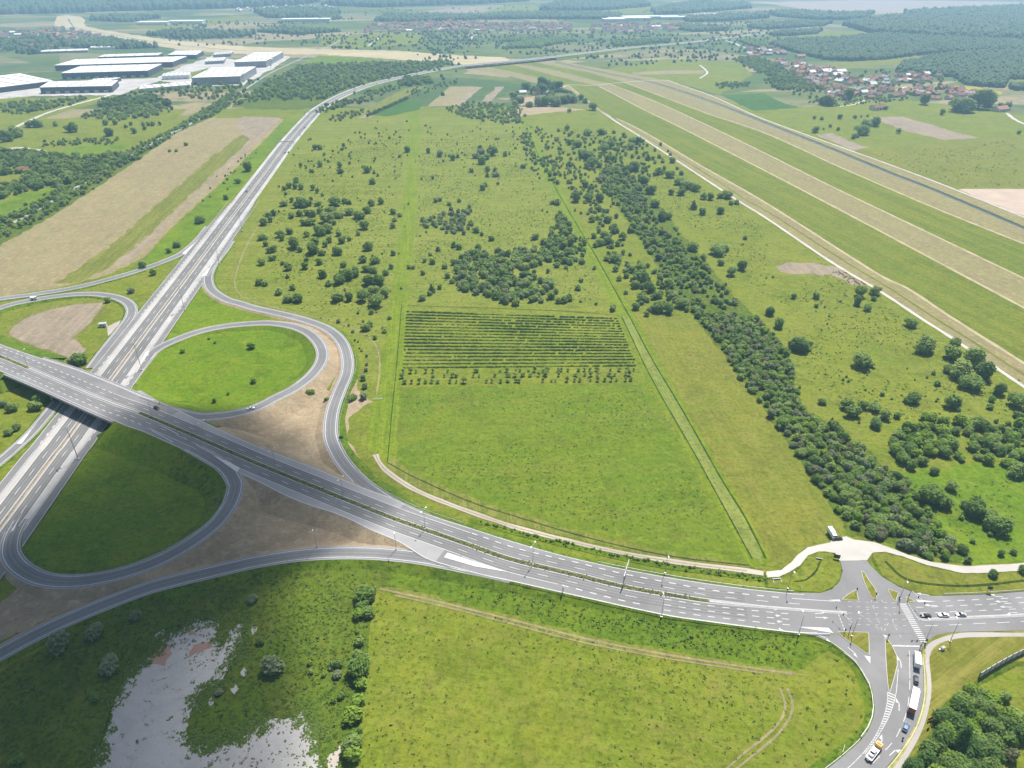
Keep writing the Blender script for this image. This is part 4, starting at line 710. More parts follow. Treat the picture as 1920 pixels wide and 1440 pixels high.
def T(zx, zy, zr, ox, oy, sc, kind, reg):    # a plant seen in an enlarged detail of the photograph
    px, py, r = ox + zx / sc, oy + zy / sc, zr / sc; k = ppm(px, py); R = r / k * 1.08; X, Y, _ = P(px, py); PL.append((X, Y + R * .75, R, kind, reg))
def inside(x, y, pg):
    c = False; n = len(pg); j = n - 1
    for i in range(n):
        if (pg[i][1] > y) != (pg[j][1] > y) and x < (pg[j][0] - pg[i][0]) * (y - pg[i][1]) / (pg[j][1] - pg[i][1]) + pg[i][0]: c = not c
        j = i
    return c
def scatter(pg_px, spacing, rng, mx=4000, z=0):
    pg = [P(x, y)[:2] for x, y in pg_px]; xs = [p[0] for p in pg]; ys = [p[1] for p in pg]; x0, x1, y0, y1 = min(xs), max(xs), min(ys), max(ys); out = []; nx, ny = int((x1 - x0) / spacing) + 1, int((y1 - y0) / spacing) + 1
    for j in range(ny):
        for i in range(nx):
            x = x0 + (i + rng.uniform(-.1, 1.1)) * spacing; y = y0 + (j + rng.uniform(-.1, 1.1)) * spacing
            if inside(x, y, pg): out.append((x, y))
    rng.shuffle(out); return out[:mx]
R2 = random.Random(11)
def fill(pg, spacing, r0, r1, kinds, reg, mx=4000, drop=0.0):
    for x, y in scatter(pg, spacing, R2, mx):
        if R2.random() < drop: continue
        j = spacing * (.25 if reg in 'DIYX' else .65); PL.append((x + R2.gauss(0, j), y + R2.gauss(0, j), R2.uniform(r0, r1), R2.choice(kinds), reg))
REG = {'A': 'in scrub between motorway and mown strip', 'B': 'in scrub between the two mown strips', 'C': 'in scrub left of the tree belt', 'D': 'in the long dense tree belt across the meadows', 'E': 'in open meadow beside the floodway track', 'F': 'in the thicket at the right edge', 'G': 'along the railway left of the hay field', 'H': 'in the woods left of the railway', 'I': 'in the grove at the lower right corner', 'J': 'around the lower left gravel pit', 'K': 'in the hedge beside the weedy lower meadow', 'L': 'among the interchange ramps', 'M': 'on the motorway bank', 'N': 'in the woods inside the motorway bend', 'O': 'around the lone farm by the floodway', 'Q': 'in the hedges beyond the scrub meadow', 'U': 'on the village side of the canal', 'V': 'in the village gardens', 'X': 'along the ditch between avenue and dirt track', 'Y': 'on the grassy bank below the avenue'}
ZA = (480, 240, 4)
for t in '335,295,15 375,305,12 415,335,15 478,295,22 625,298,20 628,345,25 827,340,32 868,425,27 700,275,12 640,365,8 1000,85,12 1075,225,14 655,140,14 645,170,13 440,165,22 475,165,22 575,180,12 510,210,14 515,245,9 297,415,25 245,455,25 290,460,22 335,465,25 210,470,18 220,505,15 423,470,20 457,490,17 495,515,15 205,590,32 265,560,18 320,560,25 350,600,40 300,605,25 395,590,25 462,590,22 410,545,18 585,590,45 660,570,25 695,575,22 860,590,28 935,575,25 830,645,30 260,680,30 320,665,28 380,660,28 420,670,28 475,645,25 560,660,50 610,680,40 690,660,40 770,690,42 520,720,40 585,730,20 50,735,35 105,710,22 90,670,20 130,660,22 400,735,40 350,735,25 805,765,38 765,810,18 1025,650,25 1075,670,20 1040,705,20 1025,755,22 180,825,38 245,800,28 375,820,25 470,810,50 530,790,40 620,815,25 640,870,32 695,850,17 190,850,22 70,890,22 435,880,32 515,895,25 545,865,25 280,910,45 325,935,22 415,950,45 490,960,30 600,960,42 115,940,32 845,925,38 1025,960,23 40,845,35 115,1000,30 42,1035,30 198,1030,18 235,1075,33 365,1065,30 375,1015,20 470,1030,27 655,1050,28 495,1130,32 800,1015,32 885,1025,42 740,1080,28 615,1180,42 680,1150,50 740,1125,28 830,1085,36 880,1095,36 545,1190,28 268,1220,26 170,1255,30 20,1185,30 65,1190,28 240,1310,40 310,1318,48 600,1310,45 692,1305,32 795,1310,42 850,1190,44 925,1185,44 880,1265,44 965,1275,44 895,1350,50 865,1400,20 1010,1060,22 970,1110,28'.split():
    T(*map(float, t.split(',')), *ZA, R2.choice(['bush', 'tree', 'bush', 'darktree']), 'A')
for t in '235,1130,14 410,90,8 860,310,10 885,345,12 912,365,10 798,300,9'.split(): T(*map(float, t.split(',')), *ZA, 'conifer', 'A')
for t in '1262,1010,20 1322,1025,22 1250,1300,36 1300,1260,20 1250,1105,20 1365,925,20 1305,960,16 1415,1060,22 1665,920,27 1635,970,30 1575,965,25 1765,850,25 1695,810,16 1650,790,28 1615,735,28 1600,605,16 1240,390,10 1325,385,14 1380,550,20 1345,560,20 1450,585,20 1525,560,18 1690,275,32 1650,230,30 1690,200,30 1730,240,28 1680,160,18 1770,210,35 1868,215,20 1805,185,14 1380,220,25 1475,245,25 1455,220,15 1290,190,20 1130,185,25 1735,330,22 1800,370,30 1715,445,22 1700,470,25 1815,430,14 1615,335,18 1145,1060,18 1180,1060,18 1480,900,22 1520,915,24'.split():
    T(*map(float, t.split(',')), *ZA, R2.choice(['bush', 'shrub', 'tree', 'bush']), 'B')
for t in '1318,1240,26 1512,225,13 1758,155,13 1735,370,16 1790,330,14'.split(): T(*map(float, t.split(',')), *ZA, 'conifer', 'B')
fill([(800, 415), (850, 395), (880, 400), (880, 425), (870, 445), (810, 432), (775, 415)], 6.5, 2, 3.4, ['shrub', 'bush', 'shrub'], 'B')
fill([(848, 500), (870, 480), (930, 470), (985, 470), (1010, 490), (1000, 520), (1020, 555), (1030, 570), (960, 572), (900, 556), (850, 545), (845, 525)], 6.0, 2.4, 4.0, ['bush', 'tree', 'bush', 'shrub'], 'B')
fill([(1000, 470), (1030, 440), (1050, 405), (1062, 430), (1090, 460), (1080, 490), (1010, 495)], 6.2, 2.4, 4, ['bush', 'tree', 'darktree'], 'B')
fill([(770, 250), (960, 245), (1040, 420), (1050, 560), (770, 560)], 34, .7, 1.6, ['shrub', 'bush'], 'B', drop=.3)
fill([(560, 280), (760, 230), (745, 480), (725, 600), (560, 560), (500, 420)], 34, .7, 1.7, ['bush', 'shrub'], 'A', drop=.35)
fill([(745, 600), (700, 650), (690, 620), (640, 600), (600, 588), (720, 560)], 11, .7, 1.6, ['bush', 'shrub'], 'A', drop=.4)
ZB = (960, 240, 4)
for t in '350,30,14 415,20,22 85,305,22 25,160,12 345,580,28 310,575,22 355,700,20 400,700,22 430,760,30 375,790,32 625,900,22 565,250,30 600,305,45 490,150,35 430,130,22 570,60,36 665,55,28 740,160,40 690,190,38 905,130,40 950,125,30 890,165,30 575,235,40 525,225,30 740,260,40 430,305,26 720,310,24 660,300,22 800,330,30 870,340,42 930,330,40 1000,330,24 550,450,26 595,475,30 690,460,26 980,430,40 950,480,34 1050,500,38 850,410,18 480,560,40 580,560,42 520,500,18 660,560,34 590,635,22 655,630,24 690,635,18 600,710,28 660,705,18 720,715,30 770,790,36 830,845,32 685,830,32 615,830,24 890,790,24 660,890,36 725,880,34 795,890,24 710,1000,30 760,1010,34 800,1000,26 790,1020,30 900,1090,28 970,1090,42 1070,1095,20 970,1180,60 930,1210,34 1030,1240,40 1080,1290,32 970,1310,34 1020,1310,22 930,1370,32 1100,1400,60 1170,1400,44 1130,1210,30 1180,1200,38 1230,1290,24 1280,1355,38 1130,700,44 1170,690,34 1080,600,34'.split():
    T(*map(float, t.split(',')), *ZB, R2.choice(['bush', 'tree', 'darktree', 'bush']), 'C' if float(t.split(',')[0]) > 380 else 'B')
for t in '30,940,28 75,985,24 45,1035,28 150,1000,34 205,1025,38 280,1010,34 350,900,40 300,890,30 240,880,24 400,1020,34 465,1000,32 440,890,28 380,690,24 360,650,16 530,1025,24 620,1065,18 340,1050,26 405,1060,18 270,1090,18 280,1200,50 520,1160,20 500,1220,26 290,1290,32 350,1320,24 435,1300,32 390,1320,30 515,1310,12 632,1330,14 330,1250,22 760,1375,32 780,1080,26 805,1150,22 855,1250,20'.split():
    T(*map(float, t.split(',')), *ZB, R2.choice(['bush', 'tree', 'bush']), 'B')
fill([(1000, 240), (1030, 250), (1100, 330), (1150, 420), (1200, 520), (1180, 540), (1120, 440), (1060, 350)], 7.5, 1.4, 3.2, ['tree', 'bush', 'shrub', 'bush'], 'C', drop=.4)
fill([(1050, 250), (1150, 245), (1230, 275), (1260, 330), (1200, 335), (1140, 325), (1080, 290)], 11, 1.6, 3.6, ['tree', 'bush', 'darktree', 'bush'], 'C', drop=.3)
fill([(1180, 505), (1240, 495), (1310, 580), (1240, 600), (1190, 575)], 7, 1.6, 3.2, ['bush', 'tree', 'bush', 'shrub'], 'C', drop=.35)
fill([(985, 245), (1010, 290), (1050, 325), (1060, 350), (1040, 345), (1010, 305), (978, 262)], 7, 1.8, 3.2, ['tree', 'bush'], 'C')
fill([(972, 245), (985, 265), (1005, 310), (1010, 340), (990, 300), (970, 262)], 8, 1.4, 2.6, ['tree', 'shrub'], 'B')
for t in '1020,245,22 1205,265,26 1240,315,13 1270,355,20 1100,355,30 1190,380,36 1260,430,36 1320,460,40 1380,480,34 1275,510,30 1200,505,24 1440,540,28 1490,545,26 1560,530,24 1620,535,40 1690,575,22 1645,580,20 1430,655,26 1570,650,34 1750,840,18 1732,880,9 1570,1035,28 1650,1115,34 1735,1075,36 1540,960,55 1600,930,36 1435,1000,28 1370,930,36'.split():
    T(*map(float, t.split(',')), *ZB, R2.choice(['bush', 'tree', 'darktree']), 'E')
for t in '1020,245,18 1085,355,18 1365,615,26 1140,330,16'.split(): T(*map(float, t.split(',')), *ZB, 'conifer', 'E')
ZC = (1440, 540, 4)
for t in '25,215,38 88,310,40 195,85,22 365,85,26 365,150,16 700,75,40 680,140,38 750,180,32 815,62,38 798,100,22 1085,305,48 1205,500,68 1415,470,52 1400,555,60 1360,645,44 1475,690,80 1560,610,70 1640,705,70 1535,775,70 1755,820,50 1675,920,30 1880,905,55 235,490,62 290,480,44 180,470,34 710,610,66 770,600,30 418,880,34 610,930,50 655,985,56 725,915,36 810,940,50 515,1085,42 815,1060,48 885,1000,48 1245,655,18 1275,740,26 735,775,11 862,815,20 930,840,10 1100,880,50 1405,920,64 1230,1010,24'.split():
    T(*map(float, t.split(',')), *ZC, R2.choice(['bush', 'darktree', 'tree', 'bush']), 'E')
for t in '565,700,11 605,710,11 590,675,9 240,755,9 485,990,9 745,660,6 685,1020,10'.split(): T(*map(float, t.split(',')), *ZC, 'conifer', 'E')
fill([(1450, 560), (1700, 600), (1880, 720), (1900, 800), (1600, 790), (1500, 700)], 20, .4, 1.1, ['bush', 'shrub'], 'E', drop=.4)
fill([(1330, 470), (1440, 480), (1560, 520), (1600, 560), (1480, 560), (1390, 520)], 26, .6, 1.5, ['bush', 'shrub'], 'E', drop=.3)
BELT = [(1125, 318), (1120, 345), (1165, 395), (1200, 452), (1230, 490), (1260, 535), (1295, 583), (1322, 610), (1357, 662), (1405, 730), (1440, 772), (1490, 840), (1527, 897), (1565, 945), (1590, 996), (1660, 1012), (1727, 1042), (1805, 1056), (1805, 1036), (1750, 972), (1690, 905), (1660, 885), (1625, 847), (1577, 812), (1502, 768), (1487, 700), (1455, 640), (1420, 602), (1385, 567), (1350, 540), (1330, 510), (1292, 460), (1235, 435), (1222, 400), (1195, 340), (1160, 315)]
BK = ['tree', 'tree', 'darktree', 'bush', 'browntree', 'bush', 'shrub', 'brighttree']
iu = [q for q in BELT if q[1] <= 585]; il = [q for q in BELT if q[1] >= 582]
fill([q for q in iu], 5.2, 1.6, 3.6, BK, 'D', drop=.34); fill(il, 3.9, 1.8, 3.3, BK, 'D', drop=.06)
fill([(1085, 300), (1120, 300), (1210, 340), (1260, 420), (1310, 470), (1380, 560), (1440, 640), (1420, 650), (1330, 560), (1240, 500), (1150, 400)], 13, 1.2, 3.0, ['bush', 'tree', 'shrub', 'bush'], 'D', drop=.3)
fill([(1660, 865), (1650, 830), (1690, 810), (1740, 800), (1800, 790), (1860, 800), (1920, 780), (1990, 800), (1990, 900), (1900, 875), (1840, 855), (1780, 868), (1720, 878)], 5.6, 2.4, 4.2, ['tree', 'brighttree', 'brighttree', 'darktree', 'bush'], 'F')
fill([(1640, 780), (1700, 775), (1760, 785), (1860, 760), (1990, 730), (1990, 790), (1860, 800), (1700, 812)], 9, 1.2, 3.0, ['bush', 'tree', 'darktree'], 'F', drop=.35)
ZD = (1440, 840, 4)
for t in '1250,210,34 1045,250,22 1180,355,40 1245,450,72 1310,460,64 1345,470,40 1385,330,46 1500,470,44 1545,540,66 1570,500,60 1670,580,66 1755,670,74 1710,620,60 1540,720,22 1455,545,22 1670,670,20 1760,820,30 1850,805,26 1085,345,24 1900,230,60'.split(): T(*map(float, t.split(',')), *ZD, R2.choice(['bush', 'darktree', 'tree']), 'F')
for t in '1700,1000,46 1925,960,40'.split(): T(*map(float, t.split(',')), *ZD, 'darktree', 'E')
fill([(1712, 1440), (1744, 1385), (1764, 1345), (1775, 1312), (1795, 1296), (1830, 1296), (1870, 1320), (1885, 1350), (1870, 1400), (1880, 1480), (1690, 1500)], 4.4, 2.6, 4.2, ['darktree', 'tree', 'darktree', 'brighttree'], 'I')
ZE = (1440, 1080, 4)
for t in '1900,1260,70 1820,1300,60 1760,1310,44 1880,1110,60 1640,1370,50 1830,1420,60 1720,1200,34 1780,960,40'.split(): T(*map(float, t.split(',')), *ZE, R2.choice(['bush', 'darktree', 'browntree']), 'I')
T(1450, 1330, 46, *ZE, 'poplar', 'I')
ZF = (0, 1080, 4)
for t in '420,600,88 1005,345,40 800,770,84 705,960,42 690,500,66 1890,215,46 1640,900,30 120,1420,42'.split(): T(*map(float, t.split(',')), *ZF, 'shrub' if t[0] in '48' else R2.choice(['shrub', 'bush']), 'J')
ZG = (480, 1080, 4)
for t in '120,770,84 30,530,36 600,700,40 600,780,34 505,765,20 560,715,18 400,680,22 640,930,30 580,960,20 410,745,22'.split(): T(*map(float, t.split(',')), *ZG, R2.choice(['shrub', 'bush']), 'J')
for t in '820,215,72 760,330,44 830,330,54 790,280,44 770,540,44 760,440,18 770,780,80 800,700,56 760,640,40 770,860,56 770,990,56 720,1110,66 700,1380,84 700,1280,60 730,1430,70 775,1190,24'.split(): T(*map(float, t.split(',')), *ZG, R2.choice(['bush', 'tree', 'bush', 'lowbush']), 'K')
ZH = (480, 540, 4)
for t in '395,830,36 525,855,20 720,850,34 805,845,38 815,760,26 805,700,24 825,630,18 830,585,15 830,520,14 850,300,26 820,330,32 965,330,20 890,390,18 965,340,20 1000,240,18 725,340,14 615,265,18 740,400,10 765,410,9 775,460,9 790,480,10'.split(): T(*map(float, t.split(',')), *ZH, 'shrub' if t.startswith('8') and float(t.split(',')[1]) > 500 else 'bush', 'L')
ZI = (0, 540, 4)
for t in '590,590,58 540,585,34 280,860,40 245,930,48 75,940,40 110,1080,42 60,1110,32 10,900,30 800,115,26 980,45,26 310,870,24'.split(): T(*map(float, t.split(',')), *ZI, R2.choice(['shrub', 'bush']), 'L')
for t in '1365,492,22 1885,465,30 1900,720,26 1710,805,14 1605,865,18 1565,390,12 1610,420,12'.split(): T(*map(float, t.split(',')), *ZI, 'lowbush', 'L')
ZJ = (0, 240, 4)
for t in '1060,1055,30 1140,1110,26 1320,900,40 1260,940,22 1490,720,40 1690,540,20 1780,420,30 1850,330,40'.split(): T(*map(float, t.split(',')), *ZJ, 'bush', 'M')
fill([(425, 325), (470, 285), (480, 290), (440, 330), (400, 372), (385, 385)], 9, .8, 1.8, ['bush'], 'M')
for t in '1390,135,16 1270,182,13 1320,180,13'.split(): T(*map(float, t.split(',')), *ZJ, 'bush', 'M')
fill([(-60, 520), (-60, 430), (0, 412), (60, 385), (115, 350), (175, 322), (240, 288), (330, 240), (395, 202), (440, 172), (452, 178), (410, 212), (330, 247), (222, 320), (100, 400), (0, 455)], 6.4, 1.8, 3.8, ['tree', 'bush', 'brighttree', 'bush', 'shrub'], 'G', drop=.15)
fill([(-60, 345), (-60, 290), (20, 285), (60, 287), (110, 294), (180, 296), (240, 290), (252, 300), (200, 320), (130, 345), (100, 352), (50, 356), (45, 328), (0, 330)], 7.0, 3, 5.2, ['darktree', 'tree', 'darktree', 'bush'], 'H')
fill([(-60, 400), (-60, 362), (0, 352), (50, 345), (90, 352), (40, 360), (0, 378)], 7.0, 3, 5, ['darktree', 'tree'], 'H')
for i in range(9): PL.append((P(2 + i * 4.6, 347)[0], P(0, 347)[1], 2.0, 'conifer', 'H'))
for t in '300,285,40 340,285,36 255,285,32 490,275,22 620,330,40 660,330,44 945,265,28 1030,260,26 970,365,44 1200,340,26 1300,305,18 1130,290,18 1175,265,18 1285,270,18 1330,270,20 1370,270,22 1435,265,18 50,415,50 110,385,60 150,370,46 20,420,40 1500,100,40 1420,130,36'.split(): T(*map(float, t.split(',')), 0, 180, 4.8, R2.choice(['darktree', 'tree', 'bush']), 'H')
fill([(188, 202), (195, 190), (230, 184), (290, 182), (300, 192), (260, 198), (215, 204)], 8, 3.5, 5, ['darktree'], 'H'); fill([(155, 222), (175, 212), (235, 200), (262, 198), (310, 195), (320, 205), (280, 222), (220, 226)], 9, 2.5, 4.5, ['tree', 'shrub', 'brighttree'], 'H')
fill([(0, 210), (0, 196), (60, 192), (150, 184), (170, 188), (120, 200), (40, 216)], 10, 2.5, 4, ['tree', 'bush'], 'H'); fill([(75, 272), (120, 262), (220, 262), (232, 268), (160, 272), (90, 276)], 8, 1.8, 3, ['bush'], 'H'); fill([(230, 175), (300, 165), (440, 150), (480, 150), (440, 180), (400, 190), (330, 180)], 12, 2.5, 4.5, ['tree', 'bush', 'darktree'], 'H', drop=.4)
fill([(440, 196), (470, 178), (510, 150), (560, 124), (640, 120), (760, 117), (843, 113), (850, 120), (790, 136), (700, 153), (640, 172), (604, 188), (560, 187), (510, 189)], 9.5, 2.4, 5.0, ['tree', 'brighttree', 'tree', 'bush', 'shrub', 'bush', 'darktree'], 'N', drop=.22)
fill([(600, 215), (640, 200), (690, 192), (693, 187), (640, 190), (600, 205)], 8, 2.5, 4, ['darktree', 'tree'], 'Q'); fill([(618, 225), (640, 213), (700, 205), (660, 222), (625, 228)], 9, 2, 3.4, ['shrub', 'bush'], 'Q')
for i in range(22): t = i / 21; x, y = 689 + 75 * t, 219 - 33 * t; X, Y, _ = P(x, y); PL.append((X, Y, 3.4, 'darktree', 'Q'))
fill([(745, 156), (760, 148), (805, 148), (808, 156), (770, 162), (748, 161)], 8, 4, 5.5, ['darktree'], 'Q'); fill([(680, 175), (740, 160), (750, 166), (690, 185)], 9, 2, 3.5, ['bush', 'tree'], 'Q'); fill([(760, 175), (800, 160), (850, 150), (860, 155), (800, 172), (770, 182)], 12, 2, 3, ['bush'], 'Q')
fill([(840, 205), (880, 195), (940, 195), (975, 205), (985, 232), (930, 232), (860, 218)], 8.5, 2, 3.6, ['bush', 'tree', 'brighttree', 'shrub'], 'Q')
fill([(560, 268), (640, 250), (700, 232), (770, 225), (765, 300), (640, 320), (575, 310)], 22, .9, 2.3, ['bush', 'tree', 'shrub'], 'A', drop=.25); fill([(790, 230), (970, 240), (1000, 300), (790, 320)], 26, .8, 2.2, ['bush', 'shrub'], 'B', drop=.35)
for t in '565,440,60 530,420,40 740,430,64 800,420,54 680,500,60 720,480,60 640,490,50 760,490,50 900,420,60 860,440,40 960,430,50'.split(): T(*map(float, t.split(',')), 900, 100, 6.4, 'darktree', 'O')
for i in range(14): t = i / 13; X, Y, _ = P(1030 + 38 * t, 176 - 3 * math.sin(t * 3)); PL.append((X, Y, 3.2, 'conifer', 'O'))
for t in '400,560,50 480,600,60 420,640,40 600,650,50 700,640,60 780,640,60 860,620,64 920,640,60 1000,610,60 1060,600,60 1130,600,50 1110,580,40 1210,560,40 1270,600,36 1365,690,56 1075,710,26 440,490,26 850,560,60 1090,540,50'.split(): T(*map(float, t.split(',')), 900, 100, 6.4, R2.choice(['darktree', 'tree', 'shrub']), 'O')
for t in '140,318,30 205,290,10 262,270,16 330,300,16 555,340,58 575,300,50 468,370,24 495,360,14 655,265,44 850,325,24 125,200,16 188,208,18 350,200,22 475,195,18 525,185,10 580,180,12 740,120,18 1225,165,24 1880,330,18 1085,80,44 160,700,0'.split(): T(*map(float, t.split(',')), 1500, 180, 4.571, R2.choice(['darktree', 'tree']), 'U') if not t.endswith(',0') else None
for t in '1440,150,90 1380,130,70 1560,120,80 1640,100,60 1720,120,26 1790,120,36 240,90,44 210,80,40 280,90,36 430,40,50'.split(): T(*map(float, t.split(',')), 1500, 180, 4.571, 'darktree', 'V')
fill([(1440, 150), (1480, 135), (1520, 155), (1560, 170), (1500, 172), (1455, 168)], 9, 3, 5, ['darktree', 'tree'], 'V'); fill([(1375, 112), (1420, 108), (1460, 125), (1480, 140), (1440, 145)], 9, 3, 5, ['tree', 'darktree'], 'V'); fill([(1600, 140), (1690, 130), (1760, 135), (1800, 170), (1700, 180), (1620, 165)], 26, 2.5, 4.5, ['tree', 'darktree'], 'V'); fill([(1480, 120), (1590, 130), (1600, 185), (1500, 195)], 32, 2.2, 4, ['tree', 'darktree'], 'V'); fill([(1500, 190), (1620, 182), (1700, 180), (1690, 190), (1560, 200)], 9, 1.6, 3, ['bush', 'tree'], 'V', drop=.3)
fill([(1345, 158), (1400, 155), (1402, 162), (1345, 166)], 7, 2, 3, ['darktree'], 'U')
for i in range(150): t = R2.random(); x = 900 + 540 * t; y = float(np.interp(x, [900, 955, 1060, 1185, 1285, 1435], [979, 994, 1020, 1049, 1065, 1085])) + R2.gauss(0, 2.2); X, Y, _ = P(x, y); PL.append((X, Y, R2.uniform(.35, .95), R2.choice(('bush', 'lowbush')), 'X'))
fill([(840, 1080), (960, 1098), (1060, 1122), (1230, 1160), (1440, 1195), (1500, 1205), (1500, 1240), (1300, 1210), (1100, 1165), (900, 1110)], 8, .4, 1.0, ['lowbush', 'bush'], 'Y', drop=.55)
fill([(1560, 1215), (1610, 1260), (1625, 1320), (1600, 1330), (1560, 1260)], 7, .4, .9, ['lowbush', 'bush'], 'Y', drop=.5)
fill([(640, 880), (700, 930), (790, 965), (800, 972), (690, 935), (640, 890)], 3, .3, .6, ['lowbush'], 'L', drop=.4)
# the 300 largest trees and the 300 largest shrubs are things; the rest is undergrowth
TREEK = ('tree', 'darktree', 'brighttree', 'browntree', 'conifer', 'poplar')
NAMES = {'tree': ('broadleaf_tree', 'green broadleaf tree'), 'darktree': ('broadleaf_tree', 'dark green tree'), 'brighttree': ('broadleaf_tree', 'bright green tree'), 'browntree': ('broadleaf_tree', 'brownish green tree'), 'conifer': ('conifer_tree', 'pointed dark conifer tree'), 'poplar': ('poplar_tree', 'tall slim dark poplar'), 'bush': ('bush', 'round green bush'), 'shrub': ('bush', 'grey-green bush'), 'lowbush': ('bush', 'low bright green bush'), 'young': ('young_tree', 'young orchard tree')}
def onscreen(p):
    d = p[1] * CP + H * SP; x = 960 + F * p[0] / d; y = 720 + F * (-(p[1] * SP - H * CP)) / d; return -20 < x < 1940 and y < 1470
PL = [p for p in PL if onscreen(p)]
def vis(p): return p[2] / (p[1] * CP + H * SP)
tr_ = sorted([p for p in PL if p[3] in TREEK], key=lambda p: -vis(p)); bu_ = sorted([p for p in PL if p[3] not in TREEK], key=lambda p: -vis(p))
def plant(p, group, label=None, z=0.0):
    x, y, r, kind, reg = p; L, tk = PROTO[kind]; nm, ds = NAMES[kind]; i = R2.randrange(len(L))
    o = thing(nm, label or ds + ' ' + REG[reg], 'tree' if kind in TREEK or kind == 'young' else 'bush', (x, y, z), R2.uniform(0, 6.28), group)
    hz_ = R2.uniform(.72, 1.2); o.scale = (r * R2.uniform(.82, 1.2), r * R2.uniform(.82, 1.2), r * hz_)
    link('trunk', tk, o); link('crown', L[i][0], o); return o
ONES = ['first', 'second', 'third', 'fourth', 'fifth', 'sixth', 'seventh', 'eighth', 'ninth', 'tenth', 'eleventh', 'twelfth', 'thirteenth', 'fourteenth', 'fifteenth', 'sixteenth', 'seventeenth', 'eighteenth', 'nineteenth', 'twentieth', 'twenty-first', 'twenty-second', 'twenty-third', 'twenty-fourth', 'twenty-fifth', 'twenty-sixth', 'twenty-seventh', 'twenty-eighth', 'twenty-ninth', 'thirtieth']
def sx_(p): return p[0] / (p[1] * CP + H * SP)
byk = {}
for p in tr_[:300] + bu_[:300]: byk.setdefault((p[4], p[3]), []).append(p)
for (reg, kind), ps in byk.items():            # things that stand apart are told apart by their order across the meadow
    ps.sort(key=sx_); ds = NAMES[kind][1]; grp = ('bushes ' if kind not in TREEK else ds + 's ') + REG[reg]
    for i, p in enumerate(ps):
        if len(ps) == 1: lb = 'only ' + ds + ' ' + REG[reg]
        elif len(ps) <= 30 and reg not in 'DFGHNVX': lb = f'{ds}, {ONES[i]} from the left, {REG[reg]}'
        else: lb = None
        plant(p, grp, lb)
def mass(name, label, ps, kind, cat='vegetation'):
    L, mt = LOW[kind]; Vs, Fs, Ts, n = [], [], [], 0; rng = np.random.default_rng(5)
    for x, y, r, *_ in ps:
        V, f = L[rng.integers(len(L))]; a = rng.uniform(0, 6.28); C, Sn = math.cos(a), math.sin(a)
        W = np.stack([V[:, 0] * C - V[:, 1] * Sn, V[:, 0] * Sn + V[:, 1] * C, V[:, 2] * rng.uniform(.85, 1.2)], 1) * r + [x, y, 0]
        Vs.append(W); Fs.append(f + n); n += len(W); Ts.append(np.full(len(W), rng.uniform()))
    return tag(link(name, mesh(name, np.vstack(Vs), np.vstack(Fs), mt, tint=np.concatenate(Ts))), label, cat, None, 'stuff')
rest = {}
for p in tr_[300:] + bu_[300:]: rest.setdefault((p[4], p[3]), []).append(p)
for (reg, kind), ps in rest.items(): mass('undergrowth' if kind not in TREEK else 'woodland', ('mass of ' + NAMES[kind][1] + 's ' + REG[reg]), ps, kind)
# distant woods as one canopy each
DOMEV = np.array([(math.cos(a) * 1.0, math.sin(a) * 1.0, .0) for a in np.arange(5) * 1.2566] + [(math.cos(a + .6) * .78, math.sin(a + .6) * .78, .75) for a in np.arange(5) * 1.2566] + [(0, 0, 1.15)])
DOMEF = np.array([(i, (i + 1) % 5, 5 + i) for i in range(5)] + [((i + 1) % 5, 5 + (i + 1) % 5, 5 + i) for i in range(5)] + [(5 + i, 5 + (i + 1) % 5, 10) for i in range(5)])
def forest(label, pg, r0, mat=M_far, dens_=1.45, mx=9000, h=1.9):
    pts = scatter(pg, r0 * dens_, R2, mx); rng = np.random.default_rng(len(pts)); n = len(pts)
    if not n: return
    r = r0 * rng.uniform(.75, 1.3, n); c = np.array(pts); V = DOMEV[None] * (1 + rng.normal(0, .12, (n, len(DOMEV), 1))) * np.stack([r, r, r * h * rng.uniform(.8, 1.2, n)], 1)[:, None] + np.stack([c[:, 0], c[:, 1], np.zeros(n)], 1)[:, None]
    f = DOMEF[None] + (np.arange(n) * len(DOMEV))[:, None, None]
    tag(link('forest', mesh('forest', V.reshape(-1, 3), f.reshape(-1, 3), mat, tint=np.repeat(rng.uniform(0, 1, n), len(DOMEV)))), label, 'forest', None, 'stuff')
forest('dense green forest behind the village on the right', [(1440, 83), (1480, 77), (1560, 74), (1660, 66), (1720, 70), (1850, 76), (1960, 80), (1960, 100), (1880, 95), (1790, 98), (1720, 104), (1660, 112), (1600, 115), (1550, 113), (1500, 102)], 5.0)
forest('dense green forest tongue reaching the village at the right edge', [(1960, 100), (1880, 97), (1800, 101), (1740, 110), (1690, 120), (1680, 135), (1740, 140), (1790, 146), (1810, 160), (1880, 166), (1890, 150), (1960, 148)], 4.6)
forest('lower wood at the right edge below the clearing', [(1890, 163), (1960, 160), (1960, 172), (1900, 170)], 4.6)
forest('blue-green hazy forest at the top right', [(1630, 62), (1580, 48), (1640, 38), (1720, 30), (1690, 26), (1800, 20), (1960, 13), (1960, 78), (1850, 74), (1720, 68)], 8.5)
